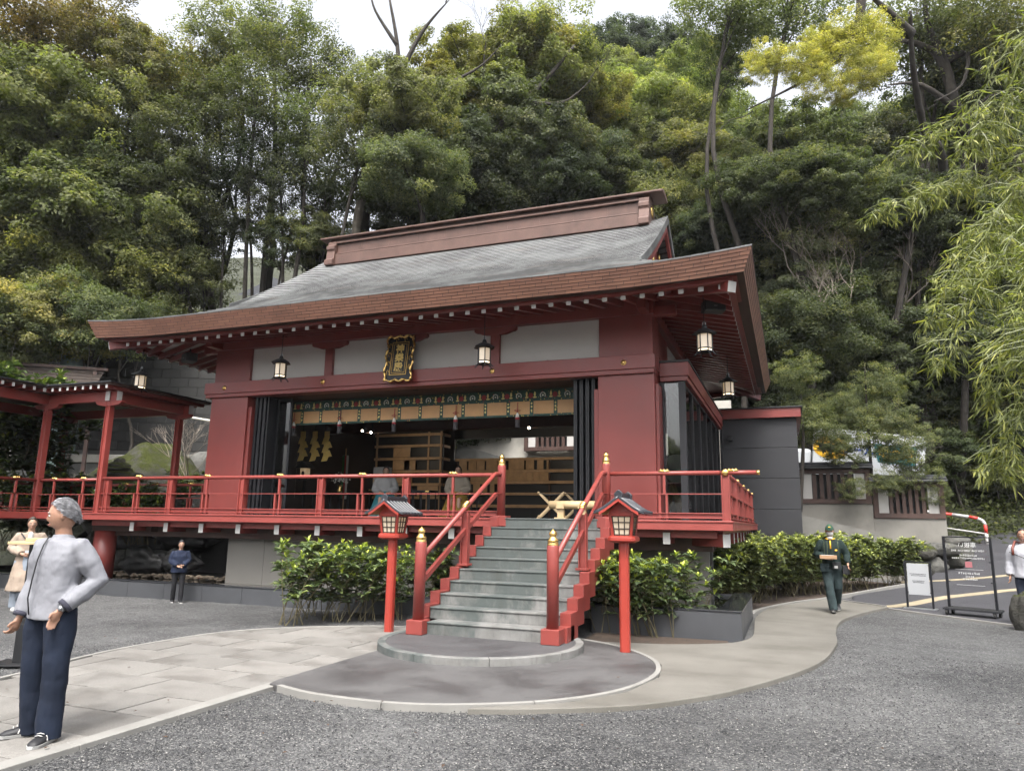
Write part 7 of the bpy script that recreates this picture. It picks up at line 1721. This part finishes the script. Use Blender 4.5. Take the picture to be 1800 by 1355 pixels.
        folds(remesh(m.build('trousers', tr['mat'], g, world=False), vox*k, 3), .022*k, .10)
    if 'skirt' in spec:
        z0, z1, r0, r1, mt, cy_ = spec['skirt']; n = 40; rg = []
        for i in range(9):
            t = i/8; r_ = r0+(r1-r0)*t**.8; rg.append([((r_*(1+.05*t*math.cos(9*a)))*k*math.cos(a), cy_*k*t+(r_*.85*(1+.05*t*math.cos(9*a)))*k*math.sin(a), (z0+(z1-z0)*t)*k) for a in (2*math.pi*q/n for q in range(n))])
        MB().loft(rg).build('skirt', mt, g, world=False, smooth=True)
    sh_ = spec.get('shoes')
    if sh_:
        for s in 'LR':
            an, to = D['an'+s], D['to'+s]; d = to-an; d.z = 0; d.normalize(); n_ = Vector((-d.y,d.x,0)); pit = J.get('pitch'+s, 0); bz = an.z-.085*k; rg = []; up_ = Vector((0,0,1))
            for (a,w_,h) in ((-.075,.028,.055),(-.06,.036,.085),(.0,.040,.095),(.06,.043,.075),(.12,.048,.058),(.165,.042,.048),(.195,.022,.03)):
                c = Vector((an.x,an.y,bz))+d*a*k; zo = math.sin(pit)*a*k; rg.append([c+n_*(w_*k*math.cos(q))+up_*(zo+max(.002*k, (h*k*(.5+.5*math.sin(q))))) for q in (2*math.pi*j/12 for j in range(12))])
            o = MB().loft(rg).build('shoe', sh_[0], g, world=False, smooth=True)
            rg2 = [[c+n_*(w_*1.06*k*math.cos(q))+up_*(math.sin(pit)*a*k+(0 if math.sin(q) < 0 else .022*k)) for q in (2*math.pi*j/12 for j in range(12))] for (a,w_) in ((-.08,.028),(-.06,.038),(0,.041),(.06,.045),(.12,.050),(.168,.043),(.2,.02)) for c in (Vector((an.x,an.y,bz))+d*a*k,)]
            MB().loft(rg2).build('sole', sh_[1], o, world=False, smooth=False)
            if len(sh_) > 2:
                for q in (.02,.05,.08): c = Vector((an.x,an.y,bz))+d*q*k; MB().tube([c+n_*.046*k+up_*.03*k, c+n_*.02*k-d*.02*k+up_*.082*k], .005*k, 5).build('stripe', sh_[2], o, world=False); MB().tube([c-n_*.046*k+up_*.03*k, c-n_*.02*k-d*.02*k+up_*.082*k], .005*k, 5).build('stripe', sh_[2], o, world=False)
    return g, D, k, hp, S
W_ = M['white']; BK = M['rubber']
def add(g, n, m, mt, sm=True): return m.build(n, mt, g, world=False, smooth=sm)
# elderly man in the foreground
g, D, k, hp, S = person('person', 'grey-haired man in lavender-grey windbreaker and jeans in the left foreground', (-1.33,-8.02,.03), .05, 1.70,
  dict(j=dict(elR=(-.225,.03,1.10), wrR=(-.235,-.07,.845), elL=(.285,.11,1.12), wrL=(.185,-.09,.93), hiL=(.09,0,.90), anL=(.13,-.02,.085), knL=(.12,-.02,.49), toL=(.19,-.2,.02), anR=(-.13,.06,.085), knR=(-.115,.0,.49), toR=(-.26,-.1,.02)), yaw=-.75, nod=.17, hdL=(-.25,-.35,-.9), thL=(-.3,-.9,.2), curlL=.35, curlR=1.0),
  dict(fat=1.0, vox=.011, bvox=.0075, skin=M['skin'], hair=(pm('grey_hair', (.21,.21,.22), .7, .45, 30, .6, 120, .004), -.12, .02), haircol=pm('grey_brow', (.2,.2,.2), .8), top=dict(mat=cloth('lavender_windbreaker', (.19,.193,.212), .5, 6, .02, .6), ease=.032, hem=-.26, sleeve=.90, cuff=pm('navy_rib', (.03,.03,.045), .9)),
       trousers=dict(mat=cloth('blue_denim', (.009,.0135,.026), .3, 7, .25, .9), ease=.030, drop=.065), shoes=(pm('black_sneaker', (.010,.010,.012), .6), pm('grey_sole', (.35,.35,.34), .7), W_)))
zx = [(-.03,-.163,.88),(-.03,-.188,1.0),(-.02,-.182,1.13),(-.01,-.168,1.27),(0,-.142,1.38),(.0,-.10,1.45)]
add(g, 'zip', MB().tube([S(a-.02,b_+.010,c) for a,b_,c in zx], (.004,.006), 6), M['black'])
w_ = D['wrL']; e_ = D['elL']; dd = (w_-e_).normalized(); add(g, 'wristwatch', MB().tube([w_-dd*.012,w_+dd*.014], (.031,.026), 16), M['steel']); add(g, 'watch_face', MB().ball(w_+S(.012,-.028,0), (.017,.008,.017), 14, 8), M['steel'])
for q in 'LR':
    an = D['an'+q]; dd = D['to'+q]-an; dd.z = 0; dd.normalize(); nn = Vector((-dd.y,dd.x,0))
    for i in range(4): c = an+dd*(.045+.022*i)+Vector((0,0,.008-.009*i)); add(g, 'lace', MB().tube([c-nn*.026,c+Vector((0,0,.006)),c+nn*.026], .0035, 5), W_)
# woman in a trench coat
g, D, k, hp, S = person('person', 'woman in a beige trench coat over a pale blue dress at the left edge', (-8.75,-2.85,.0), .95, 1.58,
  dict(j=dict(elL=(.27,.05,1.14), wrL=(.10,-.20,1.05), elR=(-.27,.05,1.14), wrR=(-.10,-.20,1.03)), hdL=(-.9,-.2,-.2), hdR=(.9,-.2,-.2), thL=(0,-.3,1), thR=(0,-.3,1), nod=.2),
  dict(vox=.014, bvox=.011, skin=M['skin2'], hair=(pm('dark_brown_hair', (.03,.018,.012), .5, .3, 20, .4, 90, .004), -.75, .04), haircol=M['black'], top=dict(mat=cloth('beige_coat', (.27,.215,.17), .6, 6, .1), ease=.045, hem=-1.7, flare=.10, sleeve=.9),
       trousers=dict(mat=cloth('pale_denim', (.21,.24,.28), .4, 8, .1), ease=.05), shoes=(W_, W_)))
add(g, 'bag_strap', MB().tube([S(-.16,-.10,1.42),S(-.05,-.165,1.28),S(.12,-.16,1.12),S(.2,-.1,1.0)], .012, 6), M['black']); add(g, 'inner_shirt', MB().ball(S(0,-.115,1.33), (.05*k,.05*k,.12*k), 12, 10), W_)
add(g, 'dress', MB().loft([[S(r*math.cos(a)*.6, -.12+.10*math.sin(a)*r/.1*.5, z) for a in (2*math.pi*q/14 for q in range(14))] for r, z in ((.10,1.1),(.14,.9),(.17,.6),(.2,.22))]), bpy.data.materials['pale_denim'])
# child by the pond
g, D, k, hp, S = person('person', 'small child in navy jacket and black trousers standing before the pond kerb', (-7.42,-.72,.0), .85, 1.18,
  dict(j=dict(elL=(.22,-.02,1.14), wrL=(.08,-.22,1.02), elR=(-.22,-.02,1.14), wrR=(-.05,-.22,1.0), anL=(.10,-.13,.085), toL=(.12,-.31,.02), knL=(.10,-.12,.48), anR=(-.09,.10,.085), toR=(-.1,-.09,.02), knR=(-.09,.0,.48)), hdL=(-.6,-.6,0), hdR=(.6,-.6,0), nod=.25),
  dict(vox=.015, bvox=.012, fat=1.08, skin=M['skin2'], hair=(M['black'], -.45, .03), top=dict(mat=cloth('navy_jacket', (.010,.015,.033), .6, 8, .15), ease=.045, hem=-.32, sleeve=.9), trousers=dict(mat=cloth('black_trousers', (.012,.012,.014), .4, 8, .2), ease=.012), shoes=(M['black'], W_)))
# delivery man on the walk
grn = cloth('dark_green_uniform', (.012,.022,.020), .5, 9, .25); gtr = cloth('dark_green_trousers', (.028,.042,.044), .6, 8, .2)
g, D, k, hp, S = person('person', 'masked delivery worker in dark green uniform and cap carrying a cardboard box', (4.52,3.52,.048), -.05, 1.63,
  dict(j=dict(elR=(-.27,.04,1.13), wrR=(-.10,-.20,1.06), elL=(.29,.03,1.14), wrL=(.30,-.12,.95), anL=(.06,.28,.20), knL=(.09,.02,.50), toL=(.07,.14,.04), anR=(-.02,-.14,.085), knR=(-.07,-.13,.50), toR=(-.03,-.33,.05)), hdR=(.9,-.35,.0), thR=(0,-.6,.8), curlR=.4, pitchR=.18, pitchL=-.5),
  dict(vox=.013, bvox=.010, skin=M['skin2'], mask=True, hair=(M['black'], -.4, .0), top=dict(mat=grn, ease=.03, hem=-.16, sleeve=.92), trousers=dict(mat=gtr, ease=.03), shoes=(M['black'], pm('grey_tread', (.12,.12,.11), .8))))
v, f = ICO[3]; cv = [hp(p.x*.084,p.y*.105,max(p.z,.15)*.128+.012) for p in v]; add(g, 'cap', MB().add(cv, f), cloth('green_cap', (.025,.06,.038), .2, 6))
br_ = [hp(.075*math.cos(a),-.07-.095*max(0,math.sin(a)),.028-.02*max(0,math.sin(a))) for a in np.linspace(0,math.pi,12)]; add(g, 'cap_brim', MB().add([tuple(p) for p in br_]+[(p.x,p.y,p.z+.008) for p in br_], [tuple(range(12)),tuple(reversed(range(12,24)))]+[(i,i+1,13+i,12+i) for i in range(11)]), bpy.data.materials['green_cap'], False)
add(g, 'cap_badge', MB().ball(hp(0,-.103,.075), (.022,.006,.013), 10, 6), yel); add(g, 'face_mask', MB().ball(hp(0,-.05,-.052), (.068*k,.062*k,.050*k), 16, 12), W_)
for s in (-1,1): add(g, 'collar_tip', MB().tube([S(s*.035,-.105,1.43),S(s*.085,-.088,1.45)], .010, 6), yel)
add(g, 'placket', MB().tube([S(0,-.128,1.41),S(0,-.147,1.25)], .013, 6), yel); add(g, 'badge', MB().ball(S(.10,-.146,1.22), (.025,.006,.016), 10, 6), yel)
add(g, 'undershirt', MB().ball(S(0,-.06,1.455), (.055,.055,.035), 12, 8), W_)
for x in (-.12,-.06,.14): add(g, 'pinstripe', MB().tube([S(x,-.128+abs(x)*.12,1.40),S(x,-.150+abs(x)*.12,1.1)], .003, 4), pm('stripe_olive', (.10,.12,.05), .8) if x == -.12 else bpy.data.materials['stripe_olive'])
add(g, 'belt_pouch', MB().box(.02*k,.17*k,-.22*k,-.15*k,.86*k,.99*k), M['black'], False); add(g, 'belt_pouch', MB().box(-.21*k,-.05*k,-.20*k,-.13*k,.80*k,.96*k), gtr, False); add(g, 'side_bag', MB().box(.20*k,.32*k,-.18*k,.0,.76*k,.93*k), M['black'], False); add(g, 'name_tag', MB().box(.05*k,.11*k,-.226*k,-.221*k,.87*k,.92*k), W_, False)
pb = thing('parcel', 'flat cardboard box held by the delivery worker', 'box', (4.46,3.27,1.045), -.05); MB().box(-.15,.15,-.11,.09,0,.065).build('carton', pm('cardboard', (.30,.18,.10), .8), pb, world=False, bevel=.004); MB().box(-.12,.1,-.09,.06,.066,.069).build('slip', W_, pb, world=False)
# person at the right edge
g, D, k, hp, S = person('person', 'person in a white jumper with a brown rucksack at the right edge', (7.62,3.25,.0), -.55, 1.66, dict(yaw=.3),
  dict(vox=.014, bvox=.011, skin=M['skin'], hair=(M['black'], -.35, .03), top=dict(mat=cloth('white_knit', (.40,.40,.43), .5, 9, .06), ease=.05, hem=-.25, sleeve=.95), trousers=dict(mat=cloth('dark_jeans', (.02,.025,.04), .4, 8, .2)), shoes=(W_, W_)))
add(g, 'rucksack', MB().ball(S(0,.19,1.22), (.15,.10,.21), 16, 12), pm('brown_leather', (.16,.045,.03), .5))
for s in (-1,1): add(g, 'strap', MB().tube([S(s*.10,.10,1.47),S(s*.125,-.03,1.49),S(s*.135,-.145,1.38),S(s*.13,-.175,1.25)], .02, 6), bpy.data.materials['brown_leather'])
add(g, 'bag_strap', MB().tube([S(-.2,-.13,1.3),S(0,-.19,1.22),S(.2,-.13,1.12)], .006, 5), M['black'])
# two people inside the hall, seated
seatj = dict(pel=(0,0,.50), che=(0,-.02,.84), neck=(0,-.02,1.025), head=(0,-.05,1.17), shL=(.185,-.02,.975), shR=(-.185,-.02,.975), elL=(.26,-.03,.70), elR=(-.26,-.03,.70), wrL=(.11,-.24,.62), wrR=(-.11,-.24,.62), hiL=(.09,0,.46), hiR=(-.09,0,.46), knL=(.11,-.36,.46), knR=(-.11,-.36,.46), anL=(.11,-.36,.085), anR=(-.11,-.36,.085), toL=(.12,-.54,.02), toR=(-.12,-.54,.02))
for i,(x,y,rz,lab,ct,csk,hc) in enumerate(((-5.62,3.9,.5,'person in white top and long teal skirt seated inside the hall',(.25,.25,.25),(.035,.16,.19),M['black']),(-3.66,4.0,.2,'person in beige robe and mustard skirt seated inside the hall',(.22,.19,.15),(.2,.13,.025),M['black']))):
    person('person', lab, (x,y,DZ), rz, 1.68, dict(j=seatj, hdL=(-.8,-.4,-.2), hdR=(.8,-.4,-.2), nod=.15), dict(vox=.016, bvox=.013, skin=M['skin2'], hair=(hc, -.5, .03), top=dict(mat=cloth('robe%d' % i, ct, .4, 6, .08), ease=.05, hem=-.05, sleeve=.85), skirt=(.66,.0,.19,.40,cloth('skirt%d' % i, csk, .5, 5, .15),-.22), shoes=(W_, W_)))
    s_ = thing('low_stool', ('low black stool under the person in the teal skirt','low black stool under the person in the mustard skirt')[i], 'stool', (x,y+.05,DZ), rz); MB().box(-.18,.18,-.14,.14,.36,.40).build('seat', M['black'], s_, world=False)
    for a in (-.15,.15):
        for b_ in (-.11,.11): MB().box(a-.015,a+.015,b_-.015,b_+.015,0,.36).build('leg', M['black'], s_, world=False)
